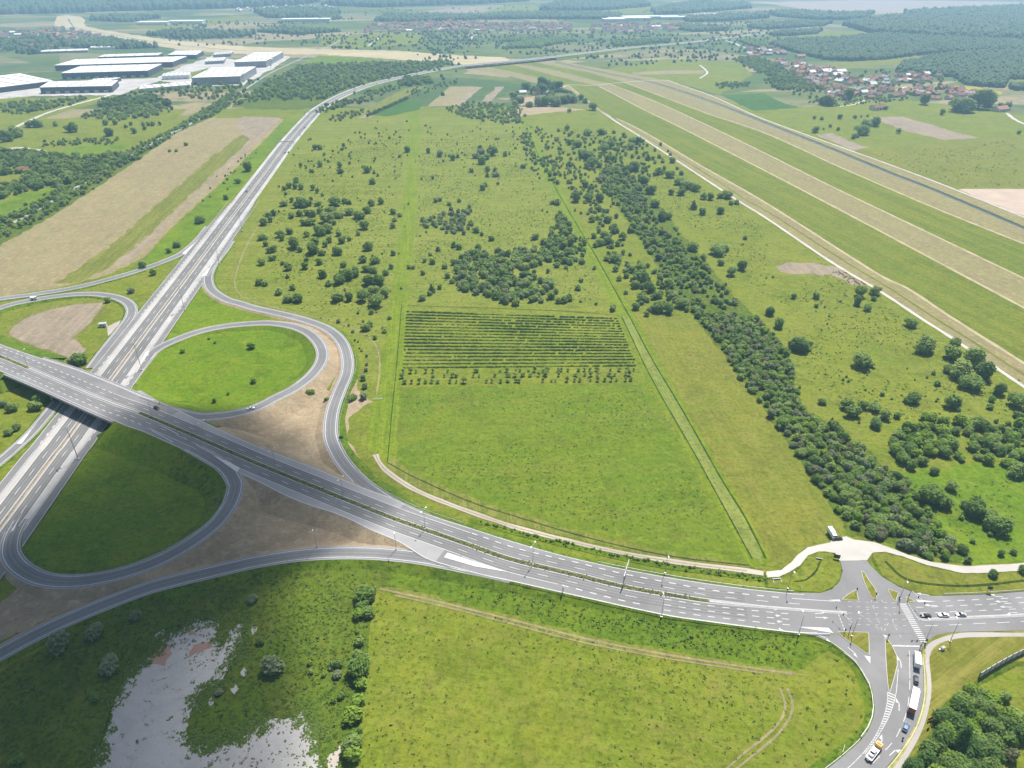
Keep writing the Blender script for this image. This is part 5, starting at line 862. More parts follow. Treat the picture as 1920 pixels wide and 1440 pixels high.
for i, (pg, r0) in enumerate([([(1440, 26), (1480, 22), (1560, 28), (1640, 24), (1620, 36), (1540, 38), (1460, 32)], 8), ([(1280, 36), (1360, 30), (1440, 26), (1440, 34), (1360, 40), (1290, 42)], 8), ([(1010, 20), (1040, 8), (1120, 2), (1200, 2), (1220, 12), (1130, 20)], 10), ([(1220, 20), (1300, 6), (1400, 8), (1410, 16), (1330, 22), (1280, 26), (1230, 28)], 9), ([(860, 32), (960, 26), (1080, 26), (1165, 28), (1160, 36), (1040, 36), (900, 36)], 7.5), ([(700, 40), (730, 30), (860, 30), (900, 32), (890, 38), (780, 41)], 7.5), ([(1400, 52), (1500, 42), (1560, 44), (1540, 50), (1430, 56)], 7), ([(1440, 66), (1470, 60), (1540, 58), (1530, 64), (1470, 68)], 6), ([(1270, 56), (1310, 48), (1326, 56), (1300, 60)], 6), ([(0, 28), (200, 22), (420, 16), (560, 10), (600, 4), (200, -4), (-60, 0), (-60, 24)], 16), ([(600, 10), (800, 2), (1000, 2), (900, 8), (700, 14)], 14), ([(270, 66), (300, 60), (400, 60), (480, 62), (470, 70), (340, 74)], 7), ([(120, 82), (200, 74), (260, 84), (300, 90), (220, 92), (140, 90)], 7), ([(160, 38), (230, 32), (300, 34), (240, 42)], 9), ([(480, 24), (560, 18), (640, 24), (600, 34), (500, 34)], 10), ([(480, 60), (560, 56), (640, 60), (560, 66)], 7), ([(600, 34), (630, 30), (640, 36), (600, 40)], 7), ([(960, 84), (1010, 76), (1060, 72), (1080, 76), (1010, 90), (940, 92)], 4.5), ([(1145, 88), (1165, 74), (1185, 78), (1250, 74), (1260, 78), (1190, 86)], 4.5), ([(940, 78), (960, 74), (1000, 72), (1000, 78)], 4.5), ([(1385, 78), (1400, 76), (1440, 84), (1440, 92), (1410, 88)], 4.5), ([(1265, 50), (1330, 52), (1360, 58), (1300, 60)], 6), ([(0, 96), (0, 80), (60, 72), (110, 76), (130, 86), (60, 104)], 8)]):
    forest(f'hazy distant wood, number {i + 1} counted from the top right forest' if False else ['thin grey-blue wood below the pinkish plain', 'hazy strip wood beside the sandy strip', 'hazy round wood on the far plain in the middle', 'hazy wood below the far right ridge', 'dark tree line behind the far town in the middle', 'dark tree line behind the left half of the far town', 'hazy hedge wood before the forest tongue', 'small wood beside the green clearing', 'small clump of wood beyond the pale winding road', 'wide blue forest along the top left horizon', 'hazy blue forest on the top horizon', 'scrub wood below the far left fields', 'tree belt behind the warehouses', 'hazy copse beside the floodway bend', 'hazy wood left of the far factory', 'thin tree line left of the far town', 'small dark copse left of the far town', 'scattered copse before the far town', 'copse beside the far motorway', 'little copse in the far plots', 'dark pines beside the winding village road', 'hazy hedges right of the far town', 'trees among the far left town'][i], pg, r0, M_far if i not in (17, 18, 19, 20) else M_leafd, 1.5 if i not in (22, 11, 18) else 2.6, 3000, 1.6)
fill_far = []
for pg, sp in (([(800, 200), (800, 60), (1250, 60), (1350, 110), (1150, 125), (960, 100), (900, 80)], 60), ([(600, 60), (900, 60), (900, 100), (600, 90)], 60), ([(1300, 40), (1480, 40), (1440, 100), (1300, 110)], 60), ([(300, 40), (600, 40), (600, 90), (330, 85)], 80), ([(600, 12), (1400, 8), (1300, 40), (650, 45)], 160)):
    for x, y in scatter(pg, sp, R2):
        k = R2.randint(1, 5)
        for _ in range(k): fill_far.append((x + R2.gauss(0, 30), y + R2.gauss(0, 8), R2.uniform(2.5, 5)))
n = len(fill_far); c = np.array(fill_far); V = DOMEV[None] * np.stack([c[:, 2], c[:, 2], c[:, 2] * 1.6], 1)[:, None] + np.stack([c[:, 0], c[:, 1], np.zeros(n)], 1)[:, None]
tag(link('hedgerows', mesh('hedgerows', V.reshape(-1, 3), (DOMEF[None] + (np.arange(n) * len(DOMEV))[:, None, None]).reshape(-1, 3), M_far, tint=np.repeat(RNG.uniform(0, 1, n), len(DOMEV)))), 'scattered hedges and field trees across the distant plain', 'hedgerows', None, 'stuff')
# orchard rows
ORD = ['first', 'second', 'third', 'fourth', 'fifth', 'sixth', 'seventh', 'eighth', 'ninth', 'tenth', 'eleventh', 'twelfth', 'thirteenth', 'fourteenth', 'fifteenth', 'sixteenth', 'seventeenth', 'eighteenth', 'nineteenth', 'twentieth', 'twenty-first']
A0, A1, B0, B1 = (np.array(P(*q)) for q in ((764, 585), (1158, 598), (757, 690), (1194, 686)))
YL = LOW['young'][0]
for r in range(18):
    t = r / 17; a, b = A0 + (B0 - A0) * t, A1 + (B1 - A1) * t; L = np.linalg.norm(b - a); Vs, Fs, Ts, k = [], [], [], 0; s = 0; rng = np.random.default_rng(40 + r); skip = 0
    while s < L:
        if rng.uniform() < (.02 if 4 < r else .05): s += 2.0; continue
        p = a + (b - a) * s / L; V, f = YL[rng.integers(4)]; sc_ = rng.uniform(.75, 1.15) * (1.0 + .25 * vn(s * .05, r * .4))
        # keep the plants on the ground
        W = V * np.array([1.0, .8, .72]) * sc_ + [p[0] + rng.normal(0, .12), p[1] + rng.normal(0, .15), -.15]; Vs.append(W); Fs.append(f + k); k += len(W); Ts.append(np.full(len(W), rng.uniform())); s += rng.uniform(1.0, 1.5)
    o = link('orchard_row', mesh('orchard_row', np.vstack(Vs), np.vstack(Fs), M_leafy if r % 3 else M_leaf, tint=np.concatenate(Ts)))
    tag(o, f'{ORD[r]} dense row of young green orchard trees counted from the far end', 'tree row', 'rows of the young orchard')
for r, (y0, y1, cnt) in enumerate(((699, 695, 34), (708, 704, 30), (719, 714, 32))):
    for i in range(cnt):
        t = (i + R2.uniform(-.4, .4)) / cnt
        if R2.random() < .16: continue
        X, Y, _ = P(757 + (1200 - 757) * t, y0 + (y1 - y0) * t); plant((X, Y, R2.uniform(1.0, 1.9), 'young', None), 'scattered young trees at the foot of the orchard', f'small young tree in the {["upper", "middle", "lower"][r]} sparse row below the orchard')
# weeds
def weeds(name, label, pgs, spacing, s0, s1, mat, drop=.4, z=0.0, pred=None):
    P_, N_, sz = [], [], []; rng = random.Random(3)
    for pg in pgs:
        for x, y in scatter(pg, spacing, rng, 9000):
            if rng.random() < drop or vn(x * .035, y * .04, 6) < rng.uniform(-.9, .5): continue
            s = rng.uniform(s0, s1)
            for _ in range(4): P_.append((x + rng.gauss(0, s * .6), y + rng.gauss(0, s * .6), z + .05 + s * .35)); N_.append((rng.gauss(0, .7), rng.gauss(-.2, .7), .8)); sz.append(s * .55)
    V, f = quads_at(np.array(P_), np.array(N_), np.array(sz), np.random.default_rng(1))
    tag(link(name, mesh(name, V, f, mat, tint=np.repeat(np.random.default_rng(2).uniform(0, 1, len(P_)), 4))), label, 'weeds', None, 'stuff')
weeds('weeds', 'dark weed tufts dotted over the square and lower meadows', [[(760, 740), (1200, 730), (1370, 1030), (1100, 990), (800, 890)], [(705, 1120), (900, 1150), (1260, 1240), (1480, 1270), (1560, 1330), (1500, 1440), (660, 1440), (690, 1250)]], 2.3, .22, .6, M_weed, .35)
weeds('weeds', 'tufts of rough weeds around the gravel pit', [[(0, 1270), (300, 1120), (560, 1070), (690, 1080), (690, 1250), (650, 1440), (600, 1440), (590, 1350), (480, 1340), (380, 1390), (370, 1310), (450, 1200), (350, 1150), (240, 1250), (180, 1440), (0, 1440)]], 1.7, .25, .75, M_weed, .3, .02)
weeds('weeds', 'brownish weed tufts breaking up the gravel pit edges', [[(225, 1280), (350, 1160), (460, 1165), (400, 1300), (350, 1370), (420, 1400), (590, 1340), (600, 1440), (400, 1440), (380, 1400), (330, 1400), (340, 1330), (380, 1280), (300, 1210), (240, 1280)]], 1.4, .2, .55, M_leafb, .55, .1)
weeds('weeds', 'leafy weeds on the avenue bank and the olive meadow', [[(830, 1075), (960, 1095), (1237, 1158), (1500, 1195), (1490, 1250), (1260, 1215), (900, 1135)], [(1565, 1215), (1618, 1270), (1630, 1330), (1590, 1400), (1500, 1440), (1540, 1320)]], 1.5, .3, .7, M_weed, .62, .3)
weeds('weeds', 'small dark tussocks over the scrub meadows', [[(500, 420), (560, 290), (760, 240), (740, 500), (700, 640), (520, 560)], [(790, 260), (960, 250), (1140, 570), (775, 560)], [(1450, 560), (1560, 500), (1900, 740), (1900, 800), (1600, 790), (1500, 700)], [(1040, 240), (1150, 250), (1440, 430), (1440, 560), (1300, 430)], [(1700, 900), (1900, 900), (1900, 1040), (1800, 1030)]], 3.6, .35, .9, M_weed, .35)
weeds('weeds', 'dotted young plants over the mottled field beyond the canal', [[(1640, 290), (1900, 262), (1920, 350), (1800, 350)]], 7, .6, 1.2, M_weed, .3)
pl = MB(); Vp, Np, Sp = [], [], []
for i in range(0, n_, 1):
    x = ax[i]
    if (262 < x < 1290 or x < 50):
        for _ in range(3): Vp.append((aW[i][0] + R2.gauss(0, .8), aW[i][1] + R2.gauss(0, .5), aW[i][2] + .3)); Np.append((R2.gauss(0, .6), R2.gauss(0, .6), 1)); Sp.append(R2.uniform(.2, .45))
V, f = quads_at(np.array(Vp), np.array(Np), np.array(Sp), np.random.default_rng(4)); tag(link('planting', mesh('planting', V, f, M_leafb), avenue), kind='stuff')

pp, nn2, ss = [], [], []
for x, y in dens(pit, 1.2):
    if y > 1445: continue
    X, Y, _ = P(x, y)
    for _ in range(3):
        if vn(X * .16, Y * .19, 8) < R2.uniform(-1, .8): continue
        g = abs(R2.gauss(0, 1)) ; cx, cy, s0 = X + R2.gauss(0, 2.2), Y + R2.gauss(0, 2.2), R2.uniform(.25, .75)
        for _ in range(7): pp.append((cx + R2.gauss(0, s0), cy + R2.gauss(0, s0), .14 + s0 * .15)); nn2.append((R2.gauss(0, .4), R2.gauss(-.1, .4), 1)); ss.append(s0 * .55)
V, f = quads_at(np.array(pp), np.array(nn2), np.array(ss), np.random.default_rng(6))
tag(link('weeds', mesh('weeds', V, f, M_weed, tint=np.repeat(np.random.default_rng(3).uniform(0, 1, len(pp)), 4))), 'low weeds creeping over the ragged rim of the gravel pit', 'weeds', None, 'stuff')
# ------------------------------------------------------------------ bridge
def hdg(a, b, z=0.0): A, B = P(*a, z), P(*b, z); return math.atan2(B[1] - A[1], B[0] - A[0])
br = thing('road_bridge', 'wide grey concrete overpass carrying the avenue across the motorway', 'bridge', tuple(P(140, 750)))
def inv(o): return -np.array(o.location)
bo = np.array(br.location)
m = between(44, 254); C = aW[m]; EN, ES = off(C, oN[m] + 1.3), off(C, oS[m] - 1.3); nb = len(C)
Vb = np.vstack([ES, EN, ES - [0, 0, 1.7], EN - [0, 0, 1.7]]); Vb[:2 * nb, 2] -= .04; i = np.arange(nb - 1)
Fb = np.vstack([np.stack([i, i + 1, nb + i + 1, nb + i], 1), np.stack([2 * nb + i + 1, 2 * nb + i, 3 * nb + i, 3 * nb + i + 1], 1), np.stack([2 * nb + i, 2 * nb + i + 1, i + 1, i], 1), np.stack([nb + i, nb + i + 1, 3 * nb + i + 1, 3 * nb + i], 1)])
link('deck', mesh('deck', Vb - bo, Fb, M_fascia), br)
for E_, sd in ((EN, -1), (ES, 1)):            # edge beam, parapet rail with posts
    b = MB(); r = MB()
    for k in range(0, nb - 4, 4):
        p, q = E_[k] - bo, E_[k + 4] - bo; c = (p + q) / 2; l = np.linalg.norm(q - p); a = math.atan2(q[1] - p[1], q[0] - p[0])
        b.box((c[0], c[1], c[2] + .05), (l, .5, .35), a); r.tube(p + [0, 0, 1.1], q + [0, 0, 1.1], .06, n=5); r.tube(p + [0, 0, .65], q + [0, 0, .65], .045, n=5)
    b.build('edge_beam', M_fascia, br); rl = r.build('parapet_rail', M_steel, br)
    pm = MB().tube((0, 0, 0), (0, 0, 1.1), .05, n=5).mesh('parapet_post', M_steel)
    for k in range(0, nb, 5): link('parapet_post', pm, br, tuple(E_[k] - bo))
md2 = np.array([math.cos(MW), math.sin(MW)])
pier = MB().tube((0, 0, -.2), (0, 0, 6.4), .55, .55, 12).mesh('pier', M_conc)
for px, py in ((97, 752), (147, 770), (203, 795)):
    X, Y, _ = P(px, py, 0)
    for k in range(4): link('pier', pier, br, (X + md2[0] * (k * 7.2 + .8) - bo[0], Y + md2[1] * (k * 7.2 + .8) - bo[1], 0))
    MB().box((X + md2[0] * 11.6 - bo[0], Y + md2[1] * 11.6 - bo[1], 5.95), (25, 1.5, .9), MW).build('pier_cap', M_fascia, br)
for k0, sg in ((0, 1), (nb - 1, -1)):          # abutment walls and the earth slopes in front of them
    a, b = ES[k0], EN[k0]; d = (C[min(k0 + 3, nb - 1)] - C[max(k0 - 3, 0)]); d = d / np.linalg.norm(d) * sg; d[2] = 0
    c = (a + b) / 2; MB().box((c[0] - d[0] * .7 - bo[0], c[1] - d[1] * .7 - bo[1], 3.1), (np.linalg.norm((b - a)[:2]), 1.4, 6.5), math.atan2((b - a)[1], (b - a)[0])).build('abutment', M_conc, br)
    t = (b - a) / np.linalg.norm(b - a); A0_, B0_ = a - t * 4, b + t * 4; A0_[2] = B0_[2] = 5.2
    A1_, B1_ = A0_ + d * 9 - t * 4, B0_ + d * 9 + t * 4; A1_[2] = B1_[2] = -.1; A2_, B2_ = A0_ - d * 10 - t * 12, B0_ - d * 10 + t * 12; A2_[2] = B2_[2] = -.1
    e = link('abutment_slope', mesh('abutment_slope', [A0_ - bo, B0_ - bo, B1_ - bo, A1_ - bo, A2_ - bo, B2_ - bo], [(0, 1, 2, 3), (0, 3, 4), (1, 5, 2)], M_slope), br)
# motorway viaduct far away
vd = thing('viaduct', 'distant motorway viaduct on slim columns over the floodway', 'bridge', tuple(cut(mwW, (vi0 + vi1) / 2, (vi0 + vi1) / 2 + 1)[0] * [1, 1, 0])); vo = np.array(vd.location)
Cv = cut(mwW, vi0 - 4, vi1 + 4, 12); k = len(Cv); A_, B_ = off(Cv, -13.4, -.05), off(Cv, 13.4, -.05); Vv = np.vstack([A_, B_, A_ - [0, 0, 1.8], B_ - [0, 0, 1.8]]); i = np.arange(k - 1)
link('deck', mesh('deck', Vv - vo, np.vstack([np.stack([i, i + 1, k + i + 1, k + i], 1), np.stack([2 * k + i + 1, 2 * k + i, 3 * k + i, 3 * k + i + 1], 1), np.stack([2 * k + i, 2 * k + i + 1, i + 1, i], 1), np.stack([k + i, k + i + 1, 3 * k + i + 1, 3 * k + i], 1)]), M_conc), vd)
vp = MB().tube((0, 0, -.2), (0, 0, 5.4), .9, .9, 8).mesh('column', M_conc)
for j in range(0, k, 2):
    for o_ in (-9, -3, 3, 9): q = off(Cv, o_)[j] - vo; link('column', vp, vd, (q[0], q[1], 0))
# ------------------------------------------------------------------ street furniture
def lamp_parts(o, h, arms, mast=False):
    p = MB(); p.tube((0, 0, 0), (0, 0, h), .16 if not mast else .26, .07 if not mast else .11, 8)
    p.build('pole', M_steel, o); MB().box((0, 0, .2), (.7, .7, .5) if not mast else (1.9, 1.9, .9)).build('base', M_conc if mast else M_steel, o)
    for a in arms:
        C, Sn = math.cos(a), math.sin(a); L = 1.5 if not mast else 1.1
        ar = MB().tube((0, 0, h - .2), (C * L, Sn * L, h + .15), .06, .05, 6).build('arm', M_steel, o)
        MB().box((C * (L + .45), Sn * (L + .45), h + .17), (1.1, .5, .16) if not mast else (1.2, .9, .25), a).build('luminaire', M_signw if not mast else M_steel, ar)
LPS = [((52, 688), 8, 'double street lamp at the left end of the bridge median'), ((286, 782), 8, 'double street lamp at the right end of the bridge median'), ((386, 825), 7.1, 'double street lamp on the avenue median above the dark loop'), ((517, 878), 5.5, 'double street lamp on the avenue median by the hay triangle'), ((644, 933), 4.1, 'double street lamp on the avenue median beside the upper white gore'), ((797, 993), 2.8, 'double street lamp on the avenue median where the slip road merges'), ((999, 1059), 1.9, 'double street lamp on the avenue median below the square meadow')]
for (x, y), z, lb in LPS:
    o = thing('street_lamp', lb, 'street lamp', P(x, y, z), 0, 'street lamps along the avenue'); a = hdg((x - 20, y - 8), (x + 20, y + 8)) + math.pi / 2; lamp_parts(o, 12.5, (a, a + math.pi))
for (x, y), z, a, lb in [((594, 1025), 2.3, -1.5, 'single street lamp beside the lower slip road below the hay bank'), ((743, 1030), 2.4, -1.4, 'single street lamp at the tip of the lower hay bank'), ((1247, 1075), 1.4, -1.6, 'street lamp on the far avenue edge by the dirt track'), ((1240, 1157), 1.2, 1.6, 'street lamp on the near avenue bank beside the painted arrows'), ((1477, 1104), 1.0, -1.6, 'street lamp on the far avenue edge by the lawn island'), ((1497, 1190), 1.0, 1.6, 'street lamp on the near avenue edge before the south slip lane'), ((1597, 1193), 1.1, 1.2, 'street lamp on the triangular island south-west of the crossroads'), ((1687, 1123), 1.1, -2, 'street lamp at the far end of the zebra crossing'), ((1734, 1205), 1.0, 2, 'street lamp at the near end of the zebra crossing'), ((1781, 1203), .95, 1.5, 'street lamp on the dry lawn by the cycle path')]:
    o = thing('street_lamp', lb, 'street lamp', P(x, y, z), 0, 'street lamps along the avenue'); lamp_parts(o, 12.0, (a,))
for (x, y), lb in [((147, 861), 'tall motorway light mast below the bridge'), ((266, 694), 'tall motorway light mast just above the bridge by the loop'), ((346, 581), 'tall motorway light mast beside the wedge meadow'), ((411, 494), 'tall motorway light mast where the slip road leaves'), ((454, 433), 'farthest tall light mast beside the motorway')]:
    o = thing('light_mast', lb, 'light mast', P(x, y, .4), 0, 'light masts along the motorway'); lamp_parts(o, 21, (MW + 1.57, MW + 2.6, MW + .5), True)
def sign(px, py, z, label, h, w_, hh, face, mat, legs=2, name='road_sign', cat='sign'):
    o = thing(name, label, cat, P(px, py, z), face)
    lm = MB().tube((0, 0, -.2), (0, 0, h + hh * .9), .06, n=6).mesh('leg', M_steel)
    for s_ in ([-1, 1] if legs == 2 else [0]): link('leg', lm, o, (0, s_ * w_ * .32, 0))
    MB().box((.08, 0, h + hh / 2), (.08, w_, hh)).build('panel', mat, o); return o
M_sblue = plain('blue_grey_sign', (.09, .14, .22), .5); M_sgreen = plain('green_sign', (.02, .2, .11), .5); M_sdark = plain('dark_sign', (.05, .06, .07), .6); M_orange = plain('orange_panel', (.62, .2, .02), .6); M_sback = plain('grey_sign_back', (.35, .36, .38), .5, metal=.4)
sign(1055, 1112, 1.9, 'tall narrow direction sign on the near avenue edge', 1.2, 1.6, 3.0, .1, M_sback); sign(409, 944, 5.0, 'blue-grey sign on the inner edge of the dark loop', 1.2, 2.6, 1.8, .9, M_sblue); sign(640, 826, 1.8, 'green direction sign beside the S-shaped slip road', 1.0, 2.6, 2.0, 1.9, M_sgreen)
sign(35, 985, .8, 'small pale sign on the left bend of the dark loop', 1.2, 1.0, 1.0, .5, M_sback, 1); sign(1568, 1048, .9, 'dark board on two legs beside the gravel turning area', .6, 2.8, 2.2, -1.9, M_sdark, name='notice_board'); sign(1853, 1111, 1.0, 'dark direction sign on the lawn right of the crossroads', 1.8, 2.0, 1.9, 1.2, M_sdark)
sign(1579, 1410, .3, 'tilted pale board with dark legs on the bank by the south road', .5, 3.4, 1.8, -.6, M_sback, name='notice_board'); sign(1500, 1108, 1.0, 'pale sign post on the avenue kerb near the lawn island', 1.6, .9, .9, -.1, M_sback, 1); sign(1416, 1180, 1.0, 'thin sign post on the near avenue bank', 1.4, .8, .8, .1, M_sback, 1)
sign(1744, 1350, .9, 'orange billboard at the edge of the grove', .4, 3.4, 1.6, -1.2, M_orange, name='billboard'); sign(300, 757, 7.6, 'red and grey exit sign where the loop leaves the bridge', .9, 2.2, 1.5, .3, M_orange)
sign(1739, 1368, .9, 'small dark red bin shelter by the cycle path', .1, 1.2, 1.3, -1.2, plain('dark_red_panel', (.16, .03, .03), .6), name='information_panel', cat='panel')
# cantilever sign gantry over the avenue
gx = P(1168, 1101, 1.7); o = thing('sign_gantry', 'grey cantilever sign gantry standing on the avenue median', 'gantry', gx); a = hdg((1168, 1101), (1178, 1068))
MB().tube((0, 0, 0), (0, 0, 7.2), .28, .22, 10).build('post', M_steel, o); C, Sn = math.cos(a), math.sin(a); L = 10.5
g = MB()
for dz_ in (6.2, 7.2): g.tube((0, 0, dz_), (C * L, Sn * L, dz_), .13, n=6)
for k in range(9): t = k / 9 * L; g.tube((C * t, Sn * t, 6.2), (C * (t + L / 9), Sn * (t + L / 9), 7.2), .07, n=5)
g.build('truss_arm', M_signw, o); MB().box((C * 6.5, Sn * 6.5, 6.6), (6.4, .14, 2.6), a).build('sign_panel', M_sback, o)
for (px, py, mzz), lb in (((534, 274, .6), 'nearer overhead sign gantry on the motorway'), ((586, 217, .6), 'farther overhead sign gantry on the motorway')):
    X = np.array(P(px, py, .6)); o = thing('sign_gantry', lb, 'gantry', tuple(X), 0, 'motorway gantries'); nrm = MW - math.pi / 2
    for s_ in (-13.5, 13.5): MB().tube((math.cos(nrm) * s_, math.sin(nrm) * s_, -.4), (math.cos(nrm) * s_, math.sin(nrm) * s_, 6.8), .3, n=6).build('post', M_steel, o)
    MB().box((0, 0, 6.6), (27, .6, .9), nrm).build('beam', M_steel, o)
# traffic lights
M_black = plain('black_housing', (.015, .015, .015), .5)
def tlight(px, py, h, arm, alen, label, heads=(1.0, .55)):
    o = thing('traffic_light', label, 'traffic light', P(px, py, 1.05)); MB().tube((0, 0, 0), (0, 0, h), .11, .08, 8).build('pole', M_dsteel, o); C, Sn = math.cos(arm), math.sin(arm)
    if alen: MB().tube((0, 0, h - .3), (C * alen, Sn * alen, h), .08, .06, 6).build('arm', M_signw if alen > 5 else M_dsteel, o)
    for t in heads:
        q = (C * alen * t, Sn * alen * t, h - .35) if alen else (0, 0, h - .5); hd = MB().box((q[0], q[1], q[2]), (.34, .3, 1.05)).build('signal_head', M_black, o)
    MB().box((0, .15, 2.6), (.34, .3, 1.0)).build('signal_head', M_black, o)
tlight(1724, 1219, 5.8, math.pi, 4.6, 'traffic light with arm over the stop line of the south road'); tlight(1592, 1186, 6.0, 1.95, 9.0, 'traffic light with white arm over the western lanes'); tlight(1702, 1124, 6.0, -1.25, 7.5, 'traffic light with white arm at the far end of the zebra crossing'); tlight(1583, 1189, 3.2, 0, 0, 'short traffic light on the south-west island', (0,)); tlight(1664, 1199, 3.2, 0, 0, 'short traffic light on the tip of the south lens island', (0,)); tlight(1605, 1112, 3.0, 0, 0, 'short signal post on the north-west island', (0,)); tlight(1641, 1121, 3.0, 0, 0, 'short signal post on the access road island', (0,)); tlight(1735, 1209, 3.4, 0, 0, 'short traffic light by the cycle path', (0,)); tlight(1684, 1129, 3.4, 0, 0, 'short traffic light where the zebra crossing starts', (0,))
# small roadside structures
M_wall = plain('off_white_render', (.66, .64, .6), .85); M_boxw = plain('white_metal_box', (.75, .75, .74), .5)
o = thing('utility_cabinet', 'white utility cabinet on the dry lawn by the crossroads', 'cabinet', P(1767, 1218, .92), .4); MB().box((0, 0, .75), (1.5, .9, 1.5)).build('body', M_boxw, o); MB().box((0, 0, 1.55), (1.7, 1.1, .12)).build('cap', M_shldP, o); MB().box((-1.3, .3, .3), (.7, .6, .6)).build('side_box', M_boxw, o)
o = thing('kiosk', 'small pale kiosk by the lay-by at the motorway', 'kiosk', P(194, 612, 0), .2); MB().box((0, 0, 1.3), (5, 3, 2.6)).build('wall', M_wall, o); MB().box((0, 0, 2.75), (5.6, 3.6, .3)).build('roof', M_conc, o); MB().box((.6, -1.53, 1.0), (1, .06, 2)).build('door', M_sback, o); MB().box((-1.3, -1.53, 1.5), (1.2, .06, .8)).build('window', M_black, o)
o = thing('culvert', 'concrete culvert mouth beside the dirt track bend', 'culvert', P(1456, 1091, .0), .1); MB().box((0, .6, .7), (4, .5, 1.6)).build('headwall', M_conc, o); MB().box((-1.8, -.4, .5), (.4, 2, 1.2)).build('wing_wall', M_conc, o); MB().box((1.8, -.4, .5), (.4, 2, 1.2)).build('wing_wall', M_conc, o); MB().box((0, .32, .6), (1.6, .06, 1.1)).build('pipe_mouth', M_black, o)
o = thing('culvert', 'dark concrete drain mouth in the lawn island', 'culvert', P(1536, 1050, .85), -.3); MB().box((0, .4, .3), (3, .4, .9)).build('headwall', M_conc, o); MB().box((0, .18, .25), (1.4, .06, .7)).build('pipe_mouth', M_black, o)
gt = P(700, 750); ge = P(718, 749); o = thing('field_gate', 'white bar gate across the mown strip', 'gate', gt, hdg((700, 750), (718, 749))); gl = math.dist(gt, ge)
for x in (0, gl): MB().box((x, 0, .7), (.2, .2, 1.5)).build('post', M_signw, o)
for zz in (.45, .85, 1.25): MB().box((gl / 2, 0, zz), (gl, .08, .1)).build('rail', M_signw, o)
rb = MB()
for k in range(60):
    t = R2.random(); X, Y, _ = P(1570 + 45 * t + R2.gauss(0, 3), 508 + 26 * t + R2.gauss(0, 2)); q = R2.uniform(.4, 1.3); rb.box((X, Y, q * .35), (q * 1.6, q * 1.2, q), R2.uniform(0, 3), R2.uniform(.3, .8))
tag(rb.build('rubble', MATS['reddish_earth']), 'reddish brown heaps of dumped rubble beside the floodway track', 'rubble', None, 'stuff')
# noise barrier: posts and one panel per bay
nbp = [P(1834, 1272, .9), P(1860, 1256, .9), P(1890, 1239, .9), P(1925, 1222, .9), P(1990, 1196, .9)]; o = thing('noise_barrier', 'grey panelled noise barrier at the edge of the dry lawn', 'barrier', nbp[0]); L0 = np.array(nbp[0]); Wn = resamp(np.array(nbp), 16) - L0
pm = MB().box((0, 0, 1.7), (.3, .3, 3.6)).mesh('post', M_dsteel)
for k in range(16):
    link('post', pm, o, tuple(Wn[k]))
    if k < 15: p, q = Wn[k], Wn[k + 1]; MB().box(((p + q) / 2) + [0, 0, 1.65], (np.linalg.norm(q - p) - .3, .16, 3.2), math.atan2(q[1] - p[1], q[0] - p[0])).build('panel', plain('pale_barrier_panel', (.62, .6, .62), .7) if k == 0 else MATS['pale_barrier_panel'], o)
# guardrails
rp = MB().box((0, 0, .3), (.1, .12, .8)).mesh('post', M_rail)
def guard(label, W, step=5.0):
    o = thing('guardrail', label, 'guardrail', tuple(W[0]), 0, 'guardrails of the interchange'); w0 = W[0]; Q = cut(W, 0, arc(W)[-1], step) - w0; r = MB()
    for k in range(len(Q) - 1):
        p, q = Q[k], Q[k + 1]; c = (p + q) / 2; r.box((c[0], c[1], c[2] + .65), (np.linalg.norm(q - p), .09, .3), math.atan2(q[1] - p[1], q[0] - p[0]))
    r.build('rail', M_rail, o)
    for q in Q: link('post', rp, o, tuple(q))
def sub(W, a, b): n = len(W); return W[int(n * a): int(n * b)]
m = between(1110, 1500); guard('guardrail on the far edge of the avenue by the dirt track', off(aW[m], oN[m] + .6, 0)); m = between(850, 1540); guard('guardrail along the near edge of the avenue bank', off(aW[m], oS[m] - .5, 0)); guard('guardrail round the slip lane into the south road', off(sL, -.6)[:70]); m = between(1800, 2000); guard('guardrail on the lawn side right of the crossroads', off(aW[m], oN[m] + .6))
rl_ = list(RAMPS.values())
for nm, W in RAMPS.items(): pass
q, W = rpath([(262, 745, 7.9), (297, 757, 7.9), (362, 772, 7.5), (400, 774, 7.3), (440, 770, 7.0), (480, 758, 6.6), (517, 741, 6.0), (555, 720, 5.3)], 3); guard('guardrail on the inner edge of the upper loop ramp', W)
q, W = rpath([(425, 905, 6.0), (431, 920, 5.9), (420, 945, 5.3), (391, 980, 4.6), (342, 1015, 4), (280, 1047, 3.4), (210, 1070, 2.7), (145, 1081, 2), (90, 1078, 1.6), (56, 1062, 1.2)], 3); guard('guardrail on the inner edge of the dark loop ramp', W)
q, W = rpath([(665, 655, 1.3), (668, 690, 1.4), (655, 730, 1.5), (643, 765, 1.7), (636, 800, 1.9), (640, 835, 2.2), (655, 862, 2.7), (688, 900, 3.2), (735, 929, 3.1), (790, 955, 2.7), (870, 982, 2.3)], 3); guard('guardrail on the outer edge of the S-shaped slip road', W)
mg = cut(mwW, 0, s_at(mwW, 520, 293), 6); guard('low guardrail along the motorway median', off(mg, .2, .1), 9)
